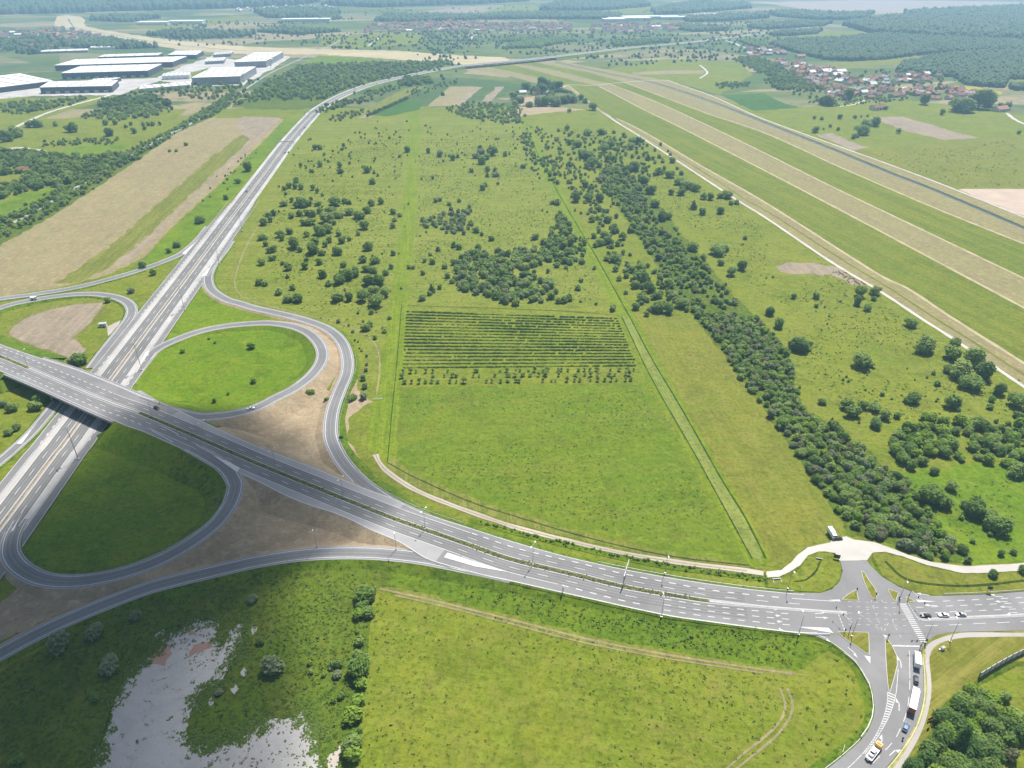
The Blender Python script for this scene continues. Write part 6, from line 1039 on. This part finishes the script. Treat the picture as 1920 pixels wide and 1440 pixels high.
# ------------------------------------------------------------------ vehicles
M_glass = plain('dark_car_glass', (.02, .025, .03), .1, .6); M_tyre = plain('black_tyre', (.02, .02, .02), .9); M_red = plain('red_lens', (.4, .02, .02), .4); M_lens = plain('clear_lens', (.7, .7, .7), .2)
def paint(n, c, r=.3): return plain('car_paint_' + n, c, r, .6, var=.03)
CP_ = {'black': paint('black', (.012, .013, .016)), 'white': paint('white', (.74, .74, .73)), 'silver': paint('silver', (.42, .43, .44)), 'blue': paint('blue', (.09, .17, .28)), 'dark': paint('dark', (.035, .045, .05)), 'orange': paint('orange', (.7, .36, .03)), 'red': paint('red', (.35, .05, .03))}
def wheels(o, xs, y, r=.33, w_=.22):
    wm = MB().tube((0, -w_ / 2, 0), (0, w_ / 2, 0), r, n=12).mesh('wheel', M_tyre); rm = MB().tube((0, -w_ / 2 - .01, 0), (0, w_ / 2 + .01, 0), r * .58, n=8).mesh('rim', M_steel)
    for x in xs:
        for s_ in (-1, 1): wo = link('wheel', wm, o, (x, s_ * y, r)); link('rim', rm, wo)
def car(px, py, z, a, col, label, group=None, L=4.4, hatch=False, loc=None, h=1.45):
    o = thing('car', label, 'car', loc or P(px, py, z), a, group); k = L / 4.4; hl = 2.2 * k
    bm = bmesh.new(); secs = [(-hl, .62, .42, .88), (-hl + .25, .86, .3, .98), (-1.1 * k, .9, .28, .98), (.8 * k, .9, .28, .94), (hl - .45, .86, .3, .8), (hl - .1, .72, .36, .68), (hl, .6, .42, .62)]; rings = []
    for x, hy, z0, z1 in secs: rings.append([bm.verts.new((x, y, zz)) for y, zz in ((-hy, z0), (hy, z0), (hy, z0 + (z1 - z0) * .6), (hy * .88, z1), (-hy * .88, z1), (-hy, z0 + (z1 - z0) * .6))])
    for A, B in zip(rings, rings[1:]):
        for i in range(6): bm.faces.new((A[i], A[(i + 1) % 6], B[(i + 1) % 6], B[i]))
    bm.faces.new(rings[0][::-1]); bm.faces.new(rings[-1]); bmesh.ops.recalc_face_normals(bm, faces=bm.faces); me = bpy.data.meshes.new('body'); bm.to_mesh(me); bm.free(); me.materials.append(CP_[col]); link('body', me, o)
    x0, x1 = (-hl + (.25 if hatch else .75), .95 * k); t0, t1 = x0 + (.35 if hatch else .65), x1 - .75
    gl = MB().add([(x0, -.78, .94), (x1, -.78, .92), (x1, .78, .92), (x0, .78, .94), (t0, -.62, h - .04), (t1, -.62, h - .04), (t1, .62, h - .04), (t0, .62, h - .04)], [(0, 1, 5, 4), (1, 2, 6, 5), (2, 3, 7, 6), (3, 0, 4, 7), (4, 5, 6, 7)]); gl.build('window', M_glass, o)
    MB().box(((t0 + t1) / 2, 0, h), (t1 - t0 + .1, 1.3, .07), top=.92).build('roof', CP_[col], o); wheels(o, (-1.3 * k, 1.35 * k), .82)
    for s_ in (-1, 1): MB().box((hl - .12, s_ * .58, .62), (.16, .36, .14)).build('headlight', M_lens, o); MB().box((-hl + .06, s_ * .6, .76), (.14, .3, .16)).build('taillight', M_red, o)
    return o
def truck(px, py, z, a, label, boxL, boxW, boxH, cabc, boxc, rear=None, name='box_truck', cat='truck', cabL=1.9):
    o = thing(name, label, cat, P(px, py, z), a); x0 = -boxL / 2
    MB().box((0, 0, 1.05 + boxH / 2), (boxL, boxW, boxH)).build('cargo_box', boxc, o)
    if rear: MB().box((x0 - .04, 0, 1.05 + boxH / 2), (.06, boxW - .15, boxH - .2)).build('rear_door', rear, o)
    MB().box((cabL / 2, 0, .8), (boxL + cabL, .9, .3)).build('chassis', M_dsteel, o)
    cx = boxL / 2 + .15 + cabL / 2; MB().box((cx, 0, 1.65), (cabL, boxW - .1, 2.1), top=.94, topx=.88).build('cab', CP_[cabc], o); MB().box((cx + cabL * .47, 0, 2.05), (.1, boxW - .3, .8)).build('windscreen', M_glass, o)
    wheels(o, (x0 + 1.2, x0 + 2.3 if boxL > 6 else x0 + 1.25, cx - .1) if boxL > 6 else (x0 + 1.2, cx - .1), boxW / 2 - .18, .48, .3)
    for s_ in (-1, 1): MB().box((cx + cabL / 2 + .02, s_ * .8, .9), (.08, .3, .2)).build('headlight', M_lens, o); MB().box((x0 - .05, s_ * 1.0, .85), (.08, .25, .15)).build('taillight', M_red, o)
    return o
M_box = plain('white_truck_box', (.82, .82, .82), .45, var=.03)
hq = hdg((1712, 1262), (1713, 1220), 1)
truck(1718, 1246, JZ, hq + .05, 'white box truck first in the queue at the stop line', 5.2, 2.3, 2.4, 'white', M_box); car(1717, 1276, JZ, hq + .03, 'dark', 'dark car between the two white trucks in the queue', 'cars at the crossroads', hatch=True)
truck(1710, 1322, JZ, hdg((1703, 1345), (1716, 1285), 1) , 'long white truck with reddish rear door in the queue', 9.6, 2.5, 2.7, 'white', M_box, plain('reddish_truck_door', (.3, .09, .07), .6))
car(1698, 1365, JZ, hdg((1690, 1385), (1707, 1343), 1), 'blue', 'blue-silver car waiting behind the long white truck', 'cars at the crossroads', hatch=True)
qa = hdg((1660, 1392), (1640, 1418), 1) + math.pi; o = thing('tow_truck', 'recovery truck with orange cab and white flatbed', 'truck', P(1638, 1412, JZ), qa)
MB().box((-1.2, 0, 1.1), (6.4, 2.4, .25)).build('flatbed', M_box, o); MB().box((-.8, 0, .8), (8.2, .9, .35)).build('chassis', M_dsteel, o); MB().box((3.0, 0, 1.6), (1.9, 2.3, 2.0), top=.92, topx=.85).build('cab', CP_['orange'], o); MB().box((3.85, 0, 2.0), (.1, 1.9, .75)).build('windscreen', M_glass, o); MB().box((2.9, 0, 2.68), (.5, 1.5, .14)).build('light_bar', M_orange, o); wheels(o, (-3.0, -1.9, 2.9), 1.0, .45, .3)
for s_ in (-1, 1): MB().box((-1.2, s_ * 1.17, 1.35), (6.4, .08, .3)).build('side_rail', M_box, o)
zc = P(1638, 1412, JZ); car(0, 0, 0, qa, 'white', 'white car loaded on the flatbed of the recovery truck', 'cars at the crossroads', L=4.0, loc=(zc[0] - 1.3 * math.cos(qa), zc[1] - 1.3 * math.sin(qa), JZ + 1.22))
for x, y, c, lb in ((1735, 1156, 'black', 'black car first in line at the zebra crossing'), (1768.5, 1155, 'white', 'white car second in line at the zebra crossing'), (1801, 1154, 'silver', 'silver car third in line at the zebra crossing')): car(x, y, JZ, math.pi - .03, c, lb, 'cars at the crossroads')
truck(1557, 1001, .9, hdg((1552, 993), (1562, 1008), 1), 'white van-bodied truck parked on the gravel turning area', 4.4, 2.2, 2.0, 'white', M_box); car(1571, 1011, .95, .05, 'black', 'black car parked on the gravel turning area', 'cars around the interchange')
car(294, 766, 8.0, hdg((280, 758), (305, 770), 8), 'black', 'black car leaving the bridge for the loop ramp', 'cars around the interchange'); car(471, 767, 6.7, .45, 'white', 'white car driving round the upper loop ramp', 'cars around the interchange'); truck(62, 562, 1.65, .1, 'white delivery van on the loop ramp at the left edge', 3.4, 1.9, 1.4, 'white', M_box, name='delivery_van', cat='van', cabL=1.5)
for x, y, c, lb, f_ in ((452, 398, 'white', 'white car on the motorway beside the farthest light mast', 0), (462, 360, 'dark', 'dark car on the far motorway lanes near the hay field', 1), (535, 287, 'dark', 'dark car just below the nearer motorway gantry', 0), (541, 286, 'black', 'black car beside the dark car near the motorway gantry', 0), (563, 254, 'white', 'white car between the two motorway gantries', 0), (572, 240, 'dark', 'dark car closer to the farther motorway gantry', 0), (706, 158, 'dark', 'dark car in the distant motorway bend', 0)): car(x, y, .62, MW + (math.pi if f_ else 0) - (.9 if x > 600 else .05), c, lb, 'cars on the motorway')
# motorcycle and rider
mx_ = P(1692, 1387, JZ); ma = hdg((1688, 1395), (1697, 1370), 1); o = thing('motorcycle', 'dark motorcycle behind the blue-silver car', 'motorcycle', mx_, ma)
for x in (-.68, .7): wo = MB().tube((x, -.06, .31), (x, .06, .31), .31, n=14).build('wheel', M_tyre, o)
MB().box((-.05, 0, .62), (1.0, .3, .4), top=.8).build('body', CP_['black'], o); MB().box((-.4, 0, .86), (.6, .28, .12)).build('seat', M_black, o); MB().tube((.68, 0, .31), (.45, 0, 1.0), .05, n=6).build('fork', M_steel, o); MB().tube((.42, -.36, 1.02), (.42, .36, 1.02), .025, n=6).build('handlebar', M_dsteel, o)
def person(label, loc, rz, J, E_, R_, mat, helm):
    me = bpy.data.meshes.new('person'); me.from_pydata(J, E_, []); ob = link('person', me); tag(ob, label, 'person'); ob.location = loc; ob.rotation_euler = (0, 0, rz)
    sk = ob.modifiers.new('skin', 'SKIN'); sd = me.skin_vertices[0].data
    for i, r in enumerate(R_): sd[i].radius = (r, r); sd[i].use_root = (i == 0)
    sb = ob.modifiers.new('sub', 'SUBSURF'); sb.levels = 2; sb.render_levels = 2; me.materials.append(mat)
    hm = bmesh.new(); bmesh.ops.create_icosphere(hm, subdivisions=2, radius=.155); me2 = bpy.data.meshes.new('helmet'); hm.to_mesh(me2); hm.free(); me2.materials.append(helm); h_ = link('helmet', me2, ob, J[3]); h_.scale = (1.1, .95, 1.05); return ob
J = [(-.35, 0, .95), (-.3, 0, 1.15), (-.18, 0, 1.42), (-.05, 0, 1.68), (-.17, .2, 1.4), (.1, .3, 1.2), (.4, .32, 1.06), (-.17, -.2, 1.4), (.1, -.3, 1.2), (.4, -.32, 1.06), (-.32, .14, .92), (.1, .24, .82), (-.1, .22, .42), (.04, .22, .36), (-.32, -.14, .92), (.1, -.24, .82), (-.1, -.22, .42), (.04, -.22, .36)]
person('motorcycle rider in dark clothes and pale helmet', mx_, ma, J, [(0, 1), (1, 2), (2, 3), (2, 4), (4, 5), (5, 6), (2, 7), (7, 8), (8, 9), (0, 10), (10, 11), (11, 12), (12, 13), (0, 14), (14, 15), (15, 16), (16, 17)], [.15, .15, .14, .08, .07, .055, .04, .07, .055, .04, .1, .08, .06, .05, .1, .08, .06, .05], plain('dark_riding_suit', (.03, .03, .04), .8), CP_['silver'])
# ------------------------------------------------------------------ buildings
def corr(name, col): return plain(name, col, .6, .3, var=.06, vs=.05)
M_wdark = corr('dark_blue_grey_cladding', (.075, .085, .12)); M_wgrey = corr('mid_grey_cladding', (.28, .29, .31)); M_rwhite = corr('white_membrane_roof', (.72, .72, .7)); M_dock = plain('pale_dock_door', (.55, .55, .55), .6)
def warehouse(label, FL, FR, BR, h, wall, docks=0):
    a, b, c = (np.array(P(*q)) for q in (FL, FR, BR)); d = a + (c - b); o = thing('warehouse', label, 'warehouse', tuple(a), 0, 'warehouses of the logistics park'); pts = [p - a for p in (a, b, c, d)]
    up = np.array([0, 0, h]); V = pts + [p + up for p in pts]; wl = mesh('wall', V, [(0, 1, 5, 4), (1, 2, 6, 5), (2, 3, 7, 6), (3, 0, 4, 7)], wall); link('wall', wl, o)
    ctr = sum(pts) / 4; ov = [ctr + (p - ctr) * 1.006 + up for p in pts]; MB().add(ov + [p + [0, 0, .8] for p in ov], [(0, 1, 5, 4), (1, 2, 6, 5), (2, 3, 7, 6), (3, 0, 4, 7), (4, 5, 6, 7)]).build('roof', M_rwhite, o)
    ex = (pts[1] - pts[0]); L = np.linalg.norm(ex); ey = pts[3] - pts[0]; an = math.atan2(ex[1], ex[0])
    for k in range(6): q = pts[0] + ex * (k + .5) / 6 + ey * .5 + up; MB().box((q[0], q[1], q[2] + 1.2), (3, np.linalg.norm(ey) * .8, .7), an).build('skylight', M_shldP, o)
    out = np.array([ex[1], -ex[0], 0]) / L
    for k in range(docks): q = pts[0] + ex * (k + .7) / (docks + .4) + out * .25; MB().box((q[0], q[1], 2.2), (L / docks * .45, .4, 4.2), an).build('dock_door', M_dock, o)
warehouse('long dark warehouse with ribbed white roof in the middle of the park', (118, 149), (279, 144), (306, 131), 13, M_wdark, 9); warehouse('longest dark warehouse with white roof in the second row', (105, 133), (325, 126), (352, 115), 12, M_wdark, 0); warehouse('narrow dark warehouse at the back left of the park', (186, 114), (297, 110.5), (306, 106), 9, M_wdark); warehouse('small dark warehouse with bright roof at the back right', (316, 110.5), (369, 110.5), (383, 102.5), 10, M_wdark); warehouse('low dark warehouse nearest the white road', (78, 176), (212, 173), (224, 162), 12, M_wdark, 7); warehouse('huge white roofed hall cut off by the left edge', (-75, 184), (102, 161), (40, 147), 10, M_wdark); warehouse('big grey walled hall at the right end of the park', (362, 160), (452, 157), (482, 138), 15, M_wgrey); warehouse('tall pale hall behind the grey hall by the railway', (441, 128), (500, 126), (532, 108), 14, M_wgrey); warehouse('long low white shed along the park fence', (262, 173), (358, 165), (360, 159), 6, M_boxw); warehouse('small white office block in the park', (305, 150), (356, 148), (359, 143), 8, M_boxw, 4); warehouse('far low greenhouse shed behind the park', (70, 101), (165, 98), (166, 95), 5, M_wgrey); warehouse('far thin white shed behind the park', (170, 93), (246, 91.5), (247, 89), 5, M_boxw); warehouse('small dark shed between the park roads', (160, 160), (205, 158), (228, 152), 7, M_wdark)
for k, (a, b, c, h, lb) in enumerate([((385, 121), (420, 119), (424, 113), 7, 'cluster office with grey walls beside the railway woods'), ((400, 108), (432, 106), (438, 102), 7, 'small grey unit farthest along the park road')]): warehouse(lb, a, b, c, h, M_wgrey)
poly('paved_yard', 'pale paved yards around the warehouses', [(-60, 190), (60, 180), (225, 178), (262, 162), (300, 151), (360, 162), (455, 160), (490, 140), (548, 108), (530, 104), (440, 112), (400, 104), (360, 118), (330, 130), (290, 146), (110, 154), (60, 148), (0, 150), (-60, 150)], asphalt('pale_yard_paving', (.42, .4, .38), .2), 2, 1.5)
poly('park_lawn', 'green plots between the warehouse roads', [(340, 140), (390, 128), (440, 130), (420, 145), (370, 150)], M_mead, 3, 1)
M_tile = [plain('red_roof_tiles', (.27, .125, .085), .85, vs=.3), plain('brown_roof_tiles', (.2, .105, .075), .85, vs=.3), plain('grey_roof_sheets', (.3, .29, .3), .8), plain('orange_roof_tiles', (.34, .18, .11), .85, vs=.3), plain('white_roof_sheets', (.7, .69, .67), .7)]; TN = ['red tiled', 'brown tiled', 'grey', 'orange tiled', 'white']
M_hw = [plain('cream_house_wall', (.6, .55, .46), .9), plain('white_house_wall', (.72, .7, .67), .9), plain('brick_house_wall', (.35, .2, .15), .9)]
HW = MB().add([(-1, -1, 0), (1, -1, 0), (1, 1, 0), (-1, 1, 0), (-1, -1, 1), (1, -1, 1), (1, 1, 1), (-1, 1, 1), (-1, 0, 1.75), (1, 0, 1.75)], [(0, 1, 5, 4), (1, 2, 6, 9, 5), (2, 3, 7, 6), (3, 0, 4, 8, 7)])
HR = MB().add([(-1.1, -1.18, .9), (1.1, -1.18, .9), (1.1, 0, 1.82), (-1.1, 0, 1.82), (1.1, 1.18, .9), (-1.1, 1.18, .9), (-1.1, -1.18, .82), (1.1, -1.18, .82), (1.1, 0, 1.74), (-1.1, 0, 1.74), (1.1, 1.18, .82), (-1.1, 1.18, .82)], [(0, 1, 2, 3), (3, 2, 4, 5), (7, 6, 9, 8), (8, 9, 11, 10), (0, 6, 7, 1), (5, 4, 10, 11)])
hwm = [mesh('wall', HW.v, HW.f, m_) for m_ in M_hw]; hrm = [mesh('roof', HR.v, HR.f, m_) for m_ in M_tile]; chm = MB().box((.3, .3, 1.75), (.16, .2, .6)).mesh('chimney', M_hw[2]); wnm = MB().box((0, 0, 0), (.28, .02, .34)).mesh('window', M_glass); drm = MB().box((0, 0, 0), (.2, .02, .62)).mesh('door', M_bark)
def house(x, y, rz, L, W_, h, ri, wi, label, group, detail=True):
    o = thing('house', label, 'house', (x, y, 0), rz, group); o.scale = (L / 2, W_ / 2, h); link('wall', hwm[wi], o); r = link('roof', hrm[ri], o)
    if detail:
        link('chimney', chm, r)
        for sx_ in (-.55, .5): link('window', wnm, o, (sx_, -1.01, .55))
        link('door', drm, o, (0, -1.01, .31))
rh = random.Random(21)
def village(pgs, sp, cnt, where, group, dims, detail, ang):
    pts = []
    for pg in pgs: pts += scatter(pg, sp, rh)
    rh.shuffle(pts)
    for x, y in pts[:cnt]:
        ri = rh.choices(range(5), (5, 5, 2, 3, 2))[0]; L = rh.uniform(*dims[0]); W_ = rh.uniform(*dims[1]); house(x, y, ang + rh.choice((0, 1.57)) + rh.gauss(0, .15), L, W_, rh.uniform(3, 5.5), ri, rh.randrange(3), f'house with {TN[ri]} roof {where}', f'{TN[ri]} roofs {where}', detail)
village([[(1395, 93), (1450, 88), (1475, 104), (1400, 108)], [(1440, 110), (1500, 118), (1560, 128), (1600, 140), (1640, 160), (1700, 165), (1690, 182), (1600, 190), (1545, 184), (1520, 165), (1480, 135)], [(1620, 148), (1700, 138), (1760, 136), (1765, 150), (1640, 162)], [(1700, 166), (1790, 166), (1870, 184), (1850, 196), (1770, 190), (1700, 184)]], 19, 190, 'in the village below the forest', 'village', ((12, 20), (9, 13)), True, .5)
for x, y, ri, lb in ((1568, 143, 4, 'large white roofed barn above the village street'), (1548, 136, 4, 'long white roofed hall in the middle of the village'), (1645, 205, 1, 'lone brown roofed house standing in the field before the village'), (1875, 208, 3, 'orange roofed farmhouse beside the big dark trees'), (1575, 137, 4, 'white roofed workshop beside the long hall'), (1500, 108, 3, 'orange roofed farm building at the forest corner')):
    X, Y, _ = P(x, y); house(X, Y, .4, 26, 14, 5, ri, 1, lb, None)
for x, y, ri, lb in ((980, 176, 4, 'white farmhouse among the trees by the floodway'), (1022, 176, 2, 'small grey farm shed beside the pines'), (45, 323, 0, 'white house with reddish roof in the woods at the left'), (1005, 178, 1, 'brown roofed barn of the lone farm')):
    X, Y, _ = P(x, y); house(X, Y, .2, 14, 9, 4, ri, 1, lb, None)
village([[(685, 60), (700, 47), (860, 43), (960, 46), (960, 57), (850, 60)], [(960, 46), (1060, 47), (1075, 58), (960, 57)], [(1110, 60), (1125, 46), (1270, 46), (1285, 58), (1180, 61)]], 55, 66, 'in the far town across the plain', 'far town', ((18, 34), (14, 20)), False, .1)
village([[(0, 96), (0, 62), (60, 60), (130, 56), (185, 70), (175, 82), (100, 90)]], 60, 38, 'in the hazy town at the far left', 'left town', ((18, 32), (14, 20)), False, .3)
for k, (x, y, L) in enumerate(((1180, 38, 180), (1220, 35, 260), (1270, 36, 160), (1150, 40, 90), (575, 40, 200), (290, 46, 120), (350, 44, 140))):
    X, Y, _ = P(x, y); o = thing('factory', ['white roofed factory at the left of the far works', 'largest white roofed factory of the far works', 'white factory hall at the right of the far works', 'small white hall before the far works', 'white factory left of the far town', 'left white shed beyond the far floodway', 'right white shed beyond the far floodway'][k], 'factory', (X, Y, 0), .1); MB().box((0, 0, 5), (L, 60, 10)).build('wall', M_boxw, o); MB().box((0, 0, 10.6), (L + 2, 62, 1)).build('roof', M_rwhite, o)

for k, (pgs, lb) in enumerate((([[(660, 62), (700, 45), (860, 41), (960, 44), (1075, 46), (1080, 60), (960, 59), (850, 61)], [(1095, 61), (1120, 45), (1290, 44), (1300, 58), (1180, 62)]], 'mass of small roofs of the far town across the plain'), ([[(-40, 100), (-40, 60), (60, 58), (130, 54), (190, 70), (175, 84), (100, 92)]], 'mass of small roofs of the hazy far left town'), ([[(420, 18), (560, 12), (640, 14), (600, 22), (440, 24)]], 'pale dots of the farthest settlement'))):
    wv, rv = MB(), MB()
    for pg in pgs:
        for x, y in scatter(pg, 46 if k < 2 else 70, rh, 230):
            a = rh.uniform(0, 3.14); L, W_, h = rh.uniform(12, 24), rh.uniform(9, 14), rh.uniform(5, 8); wv.box((x, y, h / 2), (L, W_, h), a); C, Sn = math.cos(a), math.sin(a)
            T_ = lambda p: (x + p[0] * C - p[1] * Sn, y + p[0] * Sn + p[1] * C, p[2]); rv.add([T_(q) for q in ((-L * .53, -W_ * .56, h), (L * .53, -W_ * .56, h), (L * .53, 0, h * 1.6), (-L * .53, 0, h * 1.6), (L * .53, W_ * .56, h), (-L * .53, W_ * .56, h))], [(0, 1, 2, 3), (3, 2, 4, 5)])
    t_ = link('distant_town', None); tag(t_, lb, 'town', None, 'stuff'); tag(wv.build('walls', M_hw[1], t_), kind='stuff'); tag(rv.build('roofs', M_tile[1 if k < 2 else 4], t_), kind='stuff')
